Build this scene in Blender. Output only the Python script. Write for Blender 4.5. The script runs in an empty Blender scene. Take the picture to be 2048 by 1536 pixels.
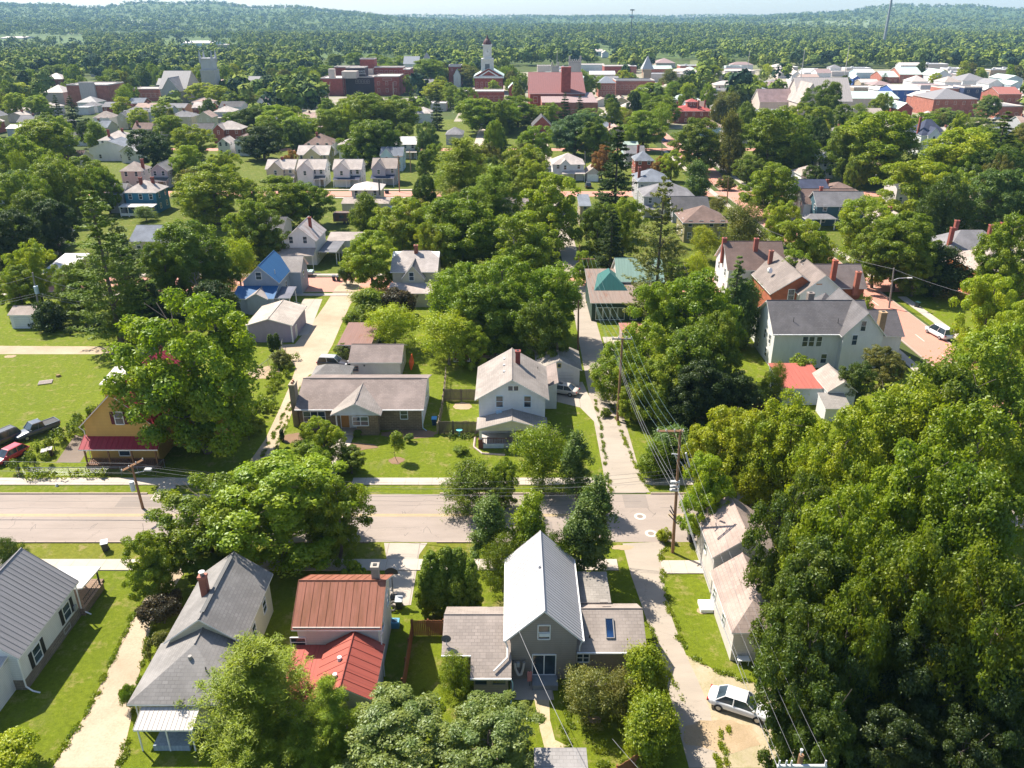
import bpy, math, random
import numpy as np
from mathutils import Vector, Matrix
R = math.radians
scn = bpy.context.scene
C = scn.collection
# ---------------------------------------------------------------- camera
CAMH = 48.0
FPX = 1600.0                       # focal length in pixels of a 2048 wide frame
PITCH = math.atan(730/1600)
SN, CS = math.sin(PITCH), math.cos(PITCH)
cd = bpy.data.cameras.new('camera'); cam = bpy.data.objects.new('camera', cd); C.objects.link(cam)
cam.location = (0, 0, CAMH); cam.rotation_euler = (math.pi/2-PITCH, 0, 0)
cd.sensor_width = 36; cd.lens = 36*FPX/2048; cd.clip_start = .5; cd.clip_end = 40000
scn.camera = cam
# ---------------------------------------------------------------- light
SUN_AZ, SUN_EL = R(-41), R(51)     # shadows fall towards +x, -y
sd = Vector((-math.cos(R(40))*math.cos(SUN_EL), math.sin(R(40))*math.cos(SUN_EL), math.sin(SUN_EL)))  # towards the sun
sl = bpy.data.lights.new('sun', 'SUN'); sl.energy = 5.0; sl.angle = R(.5); sl.color = (1, .92, .79)
so = bpy.data.objects.new('sun', sl); C.objects.link(so); so.location = (-60, 60, 90)
so.rotation_euler = (-sd).to_track_quat('-Z', 'Y').to_euler()
w = bpy.data.worlds.new('World'); scn.world = w; w.use_nodes = True
wn = w.node_tree; wn.nodes.clear()
st = wn.nodes.new('ShaderNodeTexSky'); st.sky_type = 'NISHITA'; st.sun_disc = False
st.sun_elevation = SUN_EL; st.sun_rotation = math.atan2(sd.x, sd.y); st.air_density = 1.0; st.dust_density = .8; st.ozone_density = 1.5
bg = wn.nodes.new('ShaderNodeBackground'); bg.inputs['Strength'].default_value = .094
wo = wn.nodes.new('ShaderNodeOutputWorld')
wn.links.new(st.outputs[0], bg.inputs[0]); wn.links.new(bg.outputs[0], wo.inputs[0])
scn.render.engine = 'CYCLES'
scn.view_settings.view_transform = 'Standard'; scn.view_settings.look = 'None'
scn.view_settings.exposure = 1.12; scn.view_settings.gamma = 1
scn.cycles.max_bounces = 6; scn.cycles.diffuse_bounces = 3; scn.cycles.glossy_bounces = 2
scn.cycles.transmission_bounces = 4; scn.cycles.transparent_max_bounces = 8; scn.cycles.volume_bounces = 0

# ---------------------------------------------------------------- helpers
def P(x, y, z=0.0):
    "world xy of the photograph's pixel (2048 x 1536) at height z"
    u = (x-1024)/FPX; v = (y-768)/FPX; d = SN+v*CS; t = (CAMH-z)/d
    return (t*u, t*(CS-v*SN))
def HH(x, yb, yt):
    Y = P(x, yb)[1]; v = (yt-768)/FPX
    return CAMH-Y*(SN+v*CS)/(CS-v*SN)
def ZAT(Y, yt):
    v = (yt-768)/FPX
    return CAMH-Y*(SN+v*CS)/(CS-v*SN)
def Q(X, Y, Z):
    d = CAMH-Z; fw = Y*CS+d*SN; dn = d*CS-Y*SN
    return (1024+FPX*X/fw, 768+FPX*dn/fw)
def PXM(Y, Z=0): return FPX/(Y*CS+(CAMH-Z)*SN)

class NT:
    def __init__(s, name):
        s.m = bpy.data.materials.new(name); s.m.use_nodes = True; s.t = s.m.node_tree; s.t.nodes.clear()
        s.out = s.t.nodes.new('ShaderNodeOutputMaterial')
    def n(s, ty, **k):
        nd = s.t.nodes.new(ty)
        for a, b in k.items():
            if a in nd.inputs: s.set(nd, a, b)
            else: setattr(nd, a, b)
        return nd
    def set(s, nd, i, v):
        if isinstance(v, bpy.types.NodeSocket): s.t.links.new(v, nd.inputs[i])
        else:
            if isinstance(v, (tuple, list)) and len(v) == 3 and nd.inputs[i].type == 'RGBA': v = (*v, 1)
            nd.inputs[i].default_value = v
    def math(s, op, a, b=0, c=0):
        nd = s.t.nodes.new('ShaderNodeMath'); nd.operation = op
        for i, v in enumerate((a, b, c)):
            if i < len(nd.inputs): s.set(nd, i, v)
        return nd.outputs[0]
    def mix(s, f, a, b, bt='MIX'):
        nd = s.t.nodes.new('ShaderNodeMix'); nd.data_type = 'RGBA'; nd.blend_type = bt
        for i, v in ((0, f), (6, a), (7, b)): s.set(nd, i, v)
        return nd.outputs[2]
    def ramp(s, f, lo, hi, a=(0,0,0,1), b=(1,1,1,1)):
        nd = s.t.nodes.new('ShaderNodeMapRange'); s.set(nd, 0, f); nd.inputs[1].default_value = lo; nd.inputs[2].default_value = hi
        return nd.outputs[0]
    def noise(s, vec, scale, detail=3, rough=.55):
        nd = s.t.nodes.new('ShaderNodeTexNoise'); s.set(nd, 'Vector', vec); nd.inputs['Scale'].default_value = scale
        nd.inputs['Detail'].default_value = detail; nd.inputs['Roughness'].default_value = rough
        return nd.outputs['Fac']
    def uv(s): return s.t.nodes.new('ShaderNodeTexCoord').outputs['UV']
    def pos(s): return s.t.nodes.new('ShaderNodeNewGeometry').outputs['Position']
    def scl(s, vec, sc):
        nd = s.t.nodes.new('ShaderNodeMapping'); s.set(nd, 'Vector', vec); nd.inputs['Scale'].default_value = sc
        return nd.outputs[0]
    def sep(s, vec):
        nd = s.t.nodes.new('ShaderNodeSeparateXYZ'); s.set(nd, 0, vec); return nd.outputs
    def bsdf(s, col, rough=.8, metal=0, spec=.4, bump=None, bs=.3, bd=.02, **k):
        b = s.t.nodes.new('ShaderNodeBsdfPrincipled'); s.set(b, 'Base Color', col); s.set(b, 'Roughness', rough)
        b.inputs['Metallic'].default_value = metal; b.inputs['Specular IOR Level'].default_value = spec
        if bump is not None:
            bn = s.t.nodes.new('ShaderNodeBump'); s.set(bn, 'Height', bump); bn.inputs['Strength'].default_value = bs; bn.inputs['Distance'].default_value = bd
            s.t.links.new(bn.outputs[0], b.inputs['Normal'])
        s.t.links.new(b.outputs[0], s.out.inputs[0]); return s.m

def dk(c, f): return tuple(min(1, q*f) for q in c[:3])
_mc = {}
def cached(fn):
    def g(*a):
        k = (fn.__name__,)+a
        if k not in _mc: _mc[k] = fn(*a)
        return _mc[k]
    return g
@cached
def siding(c, step=.19):
    t = NT('clapboard siding'); uv = t.uv(); s = t.sep(uv)
    fr = t.math('FRACT', t.math('DIVIDE', s[1], step))
    ln = t.ramp(fr, .0, .22)
    st_ = t.noise(t.scl(uv, (.9, .25, 1)), 1.0, 5, .65)
    col = t.mix(t.ramp(st_, .3, .75), c, dk(c, .80))
    col = t.mix(ln, dk(c, .62), col)
    n2 = t.noise(uv, 9, 2); col = t.mix(t.math('MULTIPLY', n2, .14), col, dk(c, .55))
    return t.bsdf(col, .7, bump=fr, bs=.5, bd=.02)
@cached
def plain(c, rough=.7):
    t = NT('painted surface'); n = t.noise(t.pos(), 1.3, 4)
    col = t.mix(t.ramp(n, .35, .7), c, dk(c, .82)); return t.bsdf(col, rough)
@cached
def shingle(c, row=.28):
    t = NT('asphalt shingles'); uv = t.uv()
    b = t.n('ShaderNodeTexBrick', Vector=uv, Scale=1.0, Color1=(*c, 1), Color2=(*dk(c, .76), 1), Mortar=(*dk(c, .52), 1))
    b.inputs['Mortar Size'].default_value = .022; b.inputs['Brick Width'].default_value = row*1.7; b.inputs['Row Height'].default_value = row
    b.inputs['Mortar Smooth'].default_value = .3
    st_ = t.noise(t.scl(uv, (1.1, .14, 1)), .9, 5, .7)
    col = t.mix(t.ramp(st_, .36, .72), b.outputs[0], dk(c, .66))
    bl = t.noise(t.scl(uv, (.35, .35, 1)), .8, 3)
    col = t.mix(t.math('MULTIPLY', t.ramp(bl, .45, .7), .4), col, dk(c, 1.45))
    fine = t.noise(uv, 14, 2); col = t.mix(t.math('MULTIPLY', fine, .35), col, dk(c, .5))
    return t.bsdf(col, .92, spec=.2, bump=b.outputs['Fac'], bs=.25)
@cached
def metalroof(c, rust=0.0, step=.42):
    t = NT('sheet metal roofing'); uv = t.uv(); s = t.sep(uv)
    fr = t.math('FRACT', t.math('DIVIDE', s[0], step)); ln = t.ramp(fr, 0, .1)
    st_ = t.noise(t.scl(uv, (2.2, .16, 1)), 1.1, 5, .7)
    col = t.mix(t.ramp(st_, .35, .75), c, dk(c, .76))
    if rust: 
        rn = t.noise(t.scl(uv, (1.3, .3, 1)), .7, 6, .75)
        col = t.mix(t.ramp(rn, .66-rust*.3, .78-rust*.2), col, (.2, .075, .035))
    col = t.mix(ln, dk(c, .55), col)
    fn = t.noise(uv, 5, 3); col = t.mix(t.math('MULTIPLY', fn, .2), col, dk(c, .6))
    return t.bsdf(col, .65, spec=.3)
@cached
def brick(c, sc=1.0):
    t = NT('brickwork'); uv = t.uv()
    b = t.n('ShaderNodeTexBrick', Vector=uv, Scale=1.0, Color1=(*c, 1), Color2=(*dk(c, .68), 1), Mortar=(*dk(c, 1.5), 1))
    b.inputs['Mortar Size'].default_value = .012*sc; b.inputs['Brick Width'].default_value = .24*sc; b.inputs['Row Height'].default_value = .094*sc
    n = t.noise(uv, .6, 4); col = t.mix(t.ramp(n, .35, .7), b.outputs[0], dk(c, .7))
    return t.bsdf(col, .9)
@cached
def slabs(c, joint=1.5, crack=.5):
    t = NT('concrete slabs'); p = t.pos(); s = t.sep(p)
    n = t.noise(p, .5, 6, .7); n2 = t.noise(p, 6, 4)
    col = t.mix(t.ramp(n, .3, .75), c, dk(c, .74)); col = t.mix(t.math('MULTIPLY', n2, .35), col, dk(c, .7))
    fx = t.math('FRACT', t.math('DIVIDE', s[0], joint)); ln = t.math('LESS_THAN', fx, .03)
    col = t.mix(t.math('MULTIPLY', ln, .6), col, dk(c, .4))
    return t.bsdf(col, .9, bump=n2, bs=.2)
@cached
def ground_mat(kind, c, c2, s1=.35, s2=4.0):
    t = NT(kind); p = t.pos()
    n = t.noise(p, s1, 6, .65); n2 = t.noise(p, s2, 5, .7); n3 = t.noise(p, s1*.22, 3)
    col = t.mix(t.ramp(n, .38, .64), c, c2)
    col = t.mix(t.ramp(n2, .3, .8), dk(c, 1.2), col)
    col = t.mix(t.math('MULTIPLY', t.ramp(n3, .4, .7), .45), col, dk(c2, .8))
    return t.bsdf(col, .95, spec=.15, bump=n2, bs=.6, bd=.06)
@cached
def grass_mat(c, c2, dry):
    t = NT('grass'); p = t.pos()
    n = t.noise(p, .22, 5, .6); n2 = t.noise(p, 2.2, 6, .75); n3 = t.noise(p, 11, 3, .8)
    col = t.mix(t.ramp(n, .36, .66), c, c2); sx = t.sep(p)
    mow = t.math('SINE', t.math('MULTIPLY', t.math('ADD', sx[0], t.math('MULTIPLY', sx[1], .35)), 3.4)); col = t.mix(t.math('MULTIPLY', t.ramp(mow, -.3, .3), .13), col, dk(c, .6))
    col = t.mix(t.ramp(n2, .35, .72), dk(c, .56), col)
    col = t.mix(t.math('MULTIPLY', t.ramp(n3, .4, .75), .5), col, dk(c, 1.5))
    nd = t.noise(p, .55, 5, .75); nd2 = t.noise(t.scl(p, (1, .3, 1)), .8, 4, .7)
    col = t.mix(t.math('MULTIPLY', t.ramp(nd, .54, .66), dry), col, (.30, .235, .10))
    col = t.mix(t.math('MULTIPLY', t.ramp(nd2, .55, .75), dry), col, (.17, .18, .05))
    return t.bsdf(col, .9, spec=.15, bump=t.math('ADD', n2, n3), bs=.9, bd=.12)
@cached
def asphalt(c):
    t = NT('worn asphalt'); p = t.pos()
    n = t.noise(t.scl(p, (.25, 1, 1)), .5, 5, .7); n2 = t.noise(p, 7, 4, .7)
    col = t.mix(t.ramp(n, .35, .7), c, dk(c, .80)); col = t.mix(t.math('MULTIPLY', n2, .3), col, dk(c, .7))
    vo = t.n('ShaderNodeTexVoronoi', feature='DISTANCE_TO_EDGE', Vector=t.mix(.12, t.scl(p, (.12, .35, 1)), t.scl(p, (.12, .35, 1)))); vo.inputs['Scale'].default_value = 1.1
    wob = t.math('ADD', vo.outputs[0], t.math('MULTIPLY', t.math('SUBTRACT', t.noise(p, 1.5, 4), .5), .12))
    ln = t.math('LESS_THAN', t.math('ABSOLUTE', wob), .004)
    col = t.mix(t.math('MULTIPLY', ln, .3), col, dk(c, .45))
    return t.bsdf(col, .9, spec=.2, bump=n2, bs=.2)
@cached
def brickroad(c):
    t = NT('brick paving'); p = t.pos()
    n = t.noise(p, .4, 6, .7); n2 = t.noise(p, 5, 4, .8)
    col = t.mix(t.ramp(n, .3, .7), c, dk(c, .72)); col = t.mix(t.ramp(n2, .35, .75), dk(c, 1.25), col)
    return t.bsdf(col, .9)
@cached
def glass(c=(.02, .03, .04)):
    t = NT('window glass'); n = t.noise(t.pos(), .45, 2)
    return t.bsdf(t.mix(t.ramp(n, .4, .6), c, dk(c, 2.6)), .08, spec=.7)
@cached
def paint(c, rough=.35):
    t = NT('car paint'); m = t.bsdf((*c, 1), rough, spec=.6); m.node_tree.nodes['Principled BSDF'].inputs['Coat Weight'].default_value = .6; return m
@cached
def wood(c):
    t = NT('weathered wood'); p = t.pos(); n = t.noise(t.scl(p, (5, 5, .6)), 1.6, 4, .7); n2 = t.noise(p, .8, 3)
    col = t.mix(t.ramp(n, .3, .7), c, dk(c, .55)); col = t.mix(t.math('MULTIPLY', n2, .4), col, dk(c, .6)); return t.bsdf(col, .85)
@cached
def steel(c=(.35, .36, .37), rough=.45):
    t = NT('galvanised steel'); n = t.noise(t.pos(), 3, 3); return t.bsdf(t.mix(n, c, dk(c, .7)), rough, metal=.6)
def leafmat(name, trans=.42, jit=.6, hue=(1, 1, 1)):
    t = NT(name); oi = t.n('ShaderNodeObjectInfo'); g = t.n('ShaderNodeNewGeometry')
    rpi = g.outputs['Random Per Island']
    tc = t.n('ShaderNodeTexCoord').outputs['Object']
    nz = t.noise(tc, .32, 2); nz2 = t.noise(tc, 1.4, 2)
    base = oi.outputs['Color']
    dark = t.mix(1, base, (.55, .68, .6, 1), 'MULTIPLY'); warm = t.mix(1, base, (1.5, 1.25, .8, 1), 'MULTIPLY')
    col = t.mix(t.ramp(rpi, 0, 1), dark, base); col = t.mix(t.math('MULTIPLY', t.ramp(nz, .4, .68), jit), col, warm)
    col = t.mix(t.math('MULTIPLY', t.ramp(nz2, .5, .7), .35), col, dark)
    d = t.n('ShaderNodeBsdfDiffuse', Color=col); tr = t.n('ShaderNodeBsdfTranslucent', Color=t.mix(1, col, (1.3, 1.4, .42, 1), 'MULTIPLY'))
    gl = t.n('ShaderNodeBsdfGlossy', Color=(.75, .85, .8, 1), Roughness=.42)
    m1 = t.n('ShaderNodeMixShader'); t.set(m1, 0, trans); t.set(m1, 1, d.outputs[0]); t.set(m1, 2, tr.outputs[0])
    m2 = t.n('ShaderNodeMixShader'); t.set(m2, 0, .025); t.set(m2, 1, m1.outputs[0]); t.set(m2, 2, gl.outputs[0])
    t.t.links.new(m2.outputs[0], t.out.inputs[0]); return t.m

class MB:
    "collects faces; build() links them as one mesh object"
    def __init__(s): s.v = []; s.f = []; s.mi = []; s.M = Matrix.Identity(4)
    def face(s, pts, mi=0):
        i = len(s.v); s.v += [tuple(s.M @ Vector(p)) for p in pts]; s.f.append(list(range(i, i+len(pts)))); s.mi.append(mi)
    def box(s, x0, y0, z0, x1, y1, z1, mi=0):
        a = (x0,y0,z0); b = (x1,y0,z0); c = (x1,y1,z0); d = (x0,y1,z0); e = (x0,y0,z1); f = (x1,y0,z1); g = (x1,y1,z1); h = (x0,y1,z1)
        for q in ((a,b,f,e),(b,c,g,f),(c,d,h,g),(d,a,e,h),(e,f,g,h),(d,c,b,a)): s.face(q, mi)
    def prism(s, poly, z0, z1, mi=0, flip=False):
        n = len(poly)
        s.face([(x,y,z1) for x,y in poly], mi)
        for i in range(n):
            a = poly[i]; b = poly[(i+1)%n]; s.face([(a[0],a[1],z0),(b[0],b[1],z0),(b[0],b[1],z1),(a[0],a[1],z1)], mi)
    def tube(s, a, b, r0, r1=None, n=8, mi=0, cap=True):
        r1 = r0 if r1 is None else r1; a = Vector(a); b = Vector(b); d = (b-a).normalized()
        u = d.orthogonal().normalized(); w_ = d.cross(u)
        A = [a+(u*math.cos(k*2*math.pi/n)+w_*math.sin(k*2*math.pi/n))*r0 for k in range(n)]
        B = [b+(u*math.cos(k*2*math.pi/n)+w_*math.sin(k*2*math.pi/n))*r1 for k in range(n)]
        for k in range(n): s.face([A[k], A[(k+1)%n], B[(k+1)%n], B[k]], mi)
        if cap: s.face(B, mi); s.face(A[::-1], mi)
    def path(s, pts, r, n=6, mi=0):
        for a, b in zip(pts, pts[1:]): s.tube(a, b, r, r, n, mi, False)
    def disc(s, c, r, n=20, axis='z', mi=0):
        pts = [(math.cos(k*2*math.pi/n)*r, math.sin(k*2*math.pi/n)*r) for k in range(n)]
        if axis == 'z': s.face([(c[0]+a, c[1]+b, c[2]) for a, b in pts], mi)
        if axis == 'y': s.face([(c[0]+a, c[1], c[2]+b) for a, b in pts], mi)
    def mesh(s, name, mats, smooth=False):
        me = bpy.data.meshes.new(name); me.from_pydata(s.v, [], s.f)
        uvl = me.uv_layers.new(name='UVMap'); dat = np.empty(len(me.loops)*2, 'f'); k = 0
        for f in s.f:
            p = [s.v[i] for i in f]; nx = ny = nz = 0
            for i in range(len(p)):
                a = p[i]; b = p[(i+1)%len(p)]
                nx += (a[1]-b[1])*(a[2]+b[2]); ny += (a[2]-b[2])*(a[0]+b[0]); nz += (a[0]-b[0])*(a[1]+b[1])
            L = math.sqrt(nx*nx+ny*ny+nz*nz) or 1; nx /= L; ny /= L; nz /= L
            if abs(nz) > .995: ux, uy, uz, vx, vy, vz = 1, 0, 0, 0, 1, 0
            else:
                l2 = math.hypot(nx, ny); ux, uy, uz = -ny/l2, nx/l2, 0
                vx, vy, vz = ny*uz-nz*uy, nz*ux-nx*uz, nx*uy-ny*ux
                if vz < 0: vx, vy, vz = -vx, -vy, -vz
            for a in p:
                dat[k] = a[0]*ux+a[1]*uy+a[2]*uz; dat[k+1] = a[0]*vx+a[1]*vy+a[2]*vz; k += 2
        uvl.data.foreach_set('uv', dat)
        for m in (mats if isinstance(mats, (list, tuple)) else [mats]): me.materials.append(m)
        me.polygons.foreach_set('material_index', s.mi)
        if smooth: me.polygons.foreach_set('use_smooth', [True]*len(s.f))
        me.update(); return me
    def build(s, name, mats, parent=None, loc=(0,0,0), rz=0, smooth=False):
        o = bpy.data.objects.new(name, s.mesh(name, mats, smooth)); C.objects.link(o); o.location = loc; o.rotation_euler = (0, 0, rz)
        if parent: o.parent = parent
        return o
def tag(o, label=None, cat=None, group=None, kind=None):
    if label: o['label'] = label
    if cat: o['category'] = cat
    if group: o['group'] = group
    if kind: o['kind'] = kind
    return o
def empty(name, loc, label, cat, group=None, rz=0):
    o = bpy.data.objects.new(name, None); C.objects.link(o); o.location = loc; o.rotation_euler = (0, 0, rz); o.empty_display_size = .5
    return tag(o, label, cat, group)
def dup_tree(o, parent=None):
    c = o.copy(); C.objects.link(c); c.parent = parent
    for ch in o.children: dup_tree(ch, c)
    return c
def struct(name, polys, mat, z, zthick=0):
    "flat ground sheet(s) given as world polygons"
    m = MB()
    for p in polys:
        if zthick: m.prism(p, 0, z)
        else: m.face([(x, y, z) for x, y in p])
    return tag(m.build(name, mat), kind='structure')
def PP(*pts): return [P(*q) for q in pts]
def rect(x0, y0, x1, y1): return [(x0,y0),(x1,y0),(x1,y1),(x0,y1)]
LANDMARKS = []      # (X, Y, phrase) used to word the labels of trees
BOXES = []          # (x0, y0, x1, y1, Y) image boxes of houses that scattered trees must not cover
FOOT = []           # building footprints
# ================================================================ ground, roads, paths
G_ROUGH = ground_mat('rough ground', (.055, .085, .016), (.075, .07, .03), .12, 1.5)
LAWN = grass_mat((.155, .205, .010), (.20, .235, .014), .6)
LAWN_DRY = grass_mat((.19, .215, .018), (.24, .225, .035), .9)
CONC = slabs((.50, .435, .37), 1.52); CONC2 = slabs((.44, .38, .32), 3.1)
ASPH = asphalt((.33, .275, .24)); ALLEY = asphalt((.38, .325, .27))
GRAVEL = ground_mat('gravel', (.40, .32, .235), (.29, .225, .15), .6, 5.0)
BRICKR = brickroad((.42, .20, .15))
DIRT = ground_mat('bare soil', (.19, .12, .075), (.25, .165, .11), 1.2, 6)
PAVE = ground_mat('paved yards', (.42, .36, .31), (.33, .27, .23), .05, .4)
m = MB(); m.face([(-9000,-300,-.05),(9000,-300,-.05),(9000,9500,-.05),(-9000,9500,-.05)]); tag(m.build('ground', G_ROUGH), kind='structure')
AX0, AX1 = 10.6, 14.9                        # the alley
RY0, RY1 = 66.8, 75.7                        # the near road
def mrect(name, mat, z, *rs): return struct(name, [rect(*r) for r in rs], mat, z)
mrect('lawn', LAWN, .0,
      (-110, 76, -20, 152), (-27, 76, 11.4, 152), (-45, 30, 13.3, 66.8), (13.4, 30, 60, 66.8), (13, 76, 60, 152), (-110, 30, -45, 66.8))
LAWN2 = grass_mat((.11, .145, .014), (.16, .185, .022), .6)
mrect('lawn', LAWN2, .0, (-20, 160, 10, 238), (-120, 160, -20, 236), (-170, 250, 8, 330), (14, 160, 62, 330), (76, 160, 160, 330), (-170, 340, 60, 440))
mrect('lawn', LAWN, .001, (72, 60, 140, 160), (-34, 160, -24, 238))
mrect('verge', LAWN_DRY, .004, (-90, 62.3, -3.8, RY0), (14.6, 63.0, 50, RY0))
mrect('verge', LAWN, .006, (-90, RY1, 10.4, 79.2), (15, RY1, 50, 79.2))
mrect('road', ASPH, .008, (-140, RY0, 140, RY1))
mrect('brick_street', BRICKR, .012, (-140, 148.0, 140, 157.5), (-140, 239.5, 140, 247.5), (-140, 330, 140, 337))
mrect('brick_street', BRICKR, .018, (64.0, 60, 71.0, 430))
mrect('brick_street', PAVE, .02, (-16, 248, -12, 420), (9.5, 248, 15, 470))
struct('alley', [[(AX0,76),(AX1,76),(14.6,152),(11.2,152)], [(10.9,158),(14.8,158),(14.8,239),(11.0,239)]], ALLEY, .014)
struct('alley', [PP((1222,985),(1300,985),(1280,955),(1224,955))], ALLEY, .016)
struct('alley', [PP((1245,1087),(1335,1083),(1322,1110),(1330,1180),(1345,1240),(1372,1310),(1400,1370),(1420,1420),(1440,1536),(1378,1536),(1350,1430),(1318,1310),(1290,1230),(1262,1150))], ALLEY, .014)
struct('gravel_lot', [PP((1372,1310),(1440,1345),(1560,1380),(1620,1450),(1660,1536),(1438,1536),(1420,1420),(1398,1370))], ground_mat('gravel lot', (.38, .31, .23), (.22, .21, .08), .7, 4.0), .010)
struct('gravel_drive', [PP((105,1536),(165,1440),(222,1330),(262,1240),(300,1180),(340,1130),(385,1120),(345,1180),(312,1232),(292,1300),(272,1370),(262,1440),(240,1536))], GRAVEL, .012)
struct('gravel_lane', [PP((498,925),(530,880),(562,812),(580,770),(592,735),(568,700),(560,690),(590,688),(625,645),(650,610),(672,575),(690,562),(722,562),(716,585),(700,610),(682,650),(665,690),(648,720),(640,742),(618,750),(600,775),(590,810),(566,870),(545,925))], GRAVEL, .0155)
struct('driveway', [PP((1098,800),(1098,764),(1165,764),(1182,800),(1205,865),(1195,850),(1160,815))], CONC2, .020)
struct('driveway', [PP((768,1086),(855,1086),(838,1110),(822,1210),(764,1215),(775,1130))], CONC2, .016)
struct('driveway', [PP((592,640),(606,598),(645,598),(618,668),(598,672))], CONC2, .020)
mrect('driveway', CONC2, .027, (15, 118, 25, 124))
sw = MB()
for r in ((-90, 77.6, -36.2, 79.1), (-18.2, 77.6, 10.3, 79.1), (15.1, 77.6, 50, 79.1), (-90, 62.2, -4.0, 63.9), (-4.0, 62.2, 10.2, 63.9), (14.4, 61.7, 24, 63.7), (-140, 145.6, -22, 147.0), (-140, 158.7, -26, 160), (-70, 237.0, -22, 238.4), (-70, 249, -22, 250.4), (60.2, 80, 61.8, 145), (73.2, 90, 74.8, 145), (73.2, 158, 74.8, 330), (60.2, 158, 61.8, 330)):
    sw.box(r[0], r[1], -.02, r[2], r[3], .09)
tag(sw.build('sidewalk', CONC), kind='structure')
kb = MB()
for r in ((-90, RY1, -40.5, RY1+.18), (-8, RY1, 9.6, RY1+.18), (15.4, RY1, 50, RY1+.18), (-90, RY0-.18, -14.4, RY0), (-7.6, RY0-.18, 10, RY0), (71, 60, 71.25, 430), (63.75, 76, 64, 430), (-140, 157.5, -24, 157.7), (-140, 147.8, -26, 148)): kb.box(r[0], r[1], -.02, r[2], r[3], .13)
tag(kb.build('kerb', slabs((.42, .33, .28), 3)), kind='structure')
YEL = plain((.45, .33, .14)); WHT = plain((.62, .58, .52))
mrect('road_marking', YEL, .0125, (-140, 71.38, 9.0, 71.52), (-140, 71.68, 9.0, 71.82), (16.6, 71.38, 60, 71.52), (16.6, 71.68, 60, 71.82))
mrect('road_marking', WHT, .024, *[(67.4, y, 67.55, y+3.2) for y in range(95, 145, 9)])
# manhole rings in worn concrete collars
for n_, (px, py) in enumerate(((1280,1033),(1302,1067))):
    x, y = P(px, py); r = empty('manhole', (x, y, .009), 'round manhole cover in pale concrete, the %s of two near the wooden pole' % ('farther' if n_ == 0 else 'nearer'), 'manhole', 'manholes in the junction')
    a = MB(); a.disc((0,0,.006), .62, 28); a.build('collar', plain((.58, .52, .45)), r)
    a = MB(); a.disc((0,0,.012), .33, 24); a.build('cover', plain((.25, .20, .165)), r)
x, y = P(922, 999); r = empty('storm_drain', (x, y, .009), 'rusty storm drain grate at the far kerb of the road', 'drain')
a = MB(); a.box(-.6,-.35,0,.6,.35,.01); a.build('surround', plain((.55,.45,.38)), r)
a = MB(); [a.box(-.4+.2*k,-.25,.011,-.28+.2*k,.25,.03) for k in range(4)]; a.build('grate', plain((.22,.09,.06)), r)
# soil beds and mulch
def blob(name, cx, cy, rx, ry, mat, z, seed=0, n=22):
    rr = random.Random(seed); ph = [rr.uniform(.86, 1.12) for _ in range(n)]
    return struct(name, [[(cx+rx*ph[k]*math.cos(k*2*math.pi/n), cy+ry*ph[k]*math.sin(k*2*math.pi/n)) for k in range(n)]], mat, z)
for px, py, rx, ry, sd_ in ((793,921,.95,.85,1),(590,876,1.7,1.3,2),(820,868,3.6,1.2,3),(700,893,3.6,1.0,4)):
    x, y = P(px, py); blob('soil_bed', x, y, rx, ry, DIRT, .016, sd_)
for px, py, rx, ry, sd_ in ((20,713,.9,.6,5),(1405,1222,.5,.45,6),(1440,1470,3.0,1.5,7),(1190,1440,.5,.4,8),(925,812,1.3,1.2,9),(530,745,2.2,2.4,10),(1245,1095,1.2,.4,11)):
    x, y = P(px, py); blob('bare_patch', x, y, rx, ry, ground_mat('dry soil', (.36,.27,.18), (.28,.21,.12), 1.5, 7), .0155, sd_)
struct('garden_path', [PP((648,915),(672,880),(695,862),(712,862),(700,890),(682,915),(668,965),(648,965))], CONC, .020)
struct('garden_path', [PP((1068,1395),(1098,1395),(1100,1440),(1110,1480),(1150,1500),(1090,1500),(1080,1460))], ground_mat('trodden path', (.42,.34,.24), (.3,.26,.12), 1, 6), .020)
struct('patio', [PP((1022,1350),(1100,1350),(1108,1400),(1020,1400))], CONC2, .024)
struct('garden_path', [PP((330,955),(350,955),(352,975),(318,1000),(300,1000))], CONC, .020)
struct('alley', [[(-95,116.5),(-58,116.5),(-56,119.6),(-95,120.2)]], GRAVEL, .012)
struct('driveway', [PP((112,925),(150,870),(190,880),(160,925))], asphalt((.2,.16,.13)), .014)
# distant ground: paved downtown, pale yards and fields
BIGP = ground_mat('downtown paving', (.30, .26, .22), (.16, .19, .07), .03, .3)
struct('downtown_pavement', [[(60,400),(560,400),(760,900),(90,900),(40,640)], [(-30,430),(40,430),(60,900),(-30,800)], [(-190,460),(-60,440),(-60,560),(-200,600)]], BIGP, .06)
FIELD = grass_mat((.17, .19, .08), (.24, .23, .12), .3)
struct('field', [PP((0,76),(170,74),(170,88),(0,84)), PP((1560,118),(1640,112),(1640,128),(1500,130)), PP((1380,120),(1620,130),(1560,140),(1380,132))], FIELD, .09)

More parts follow.
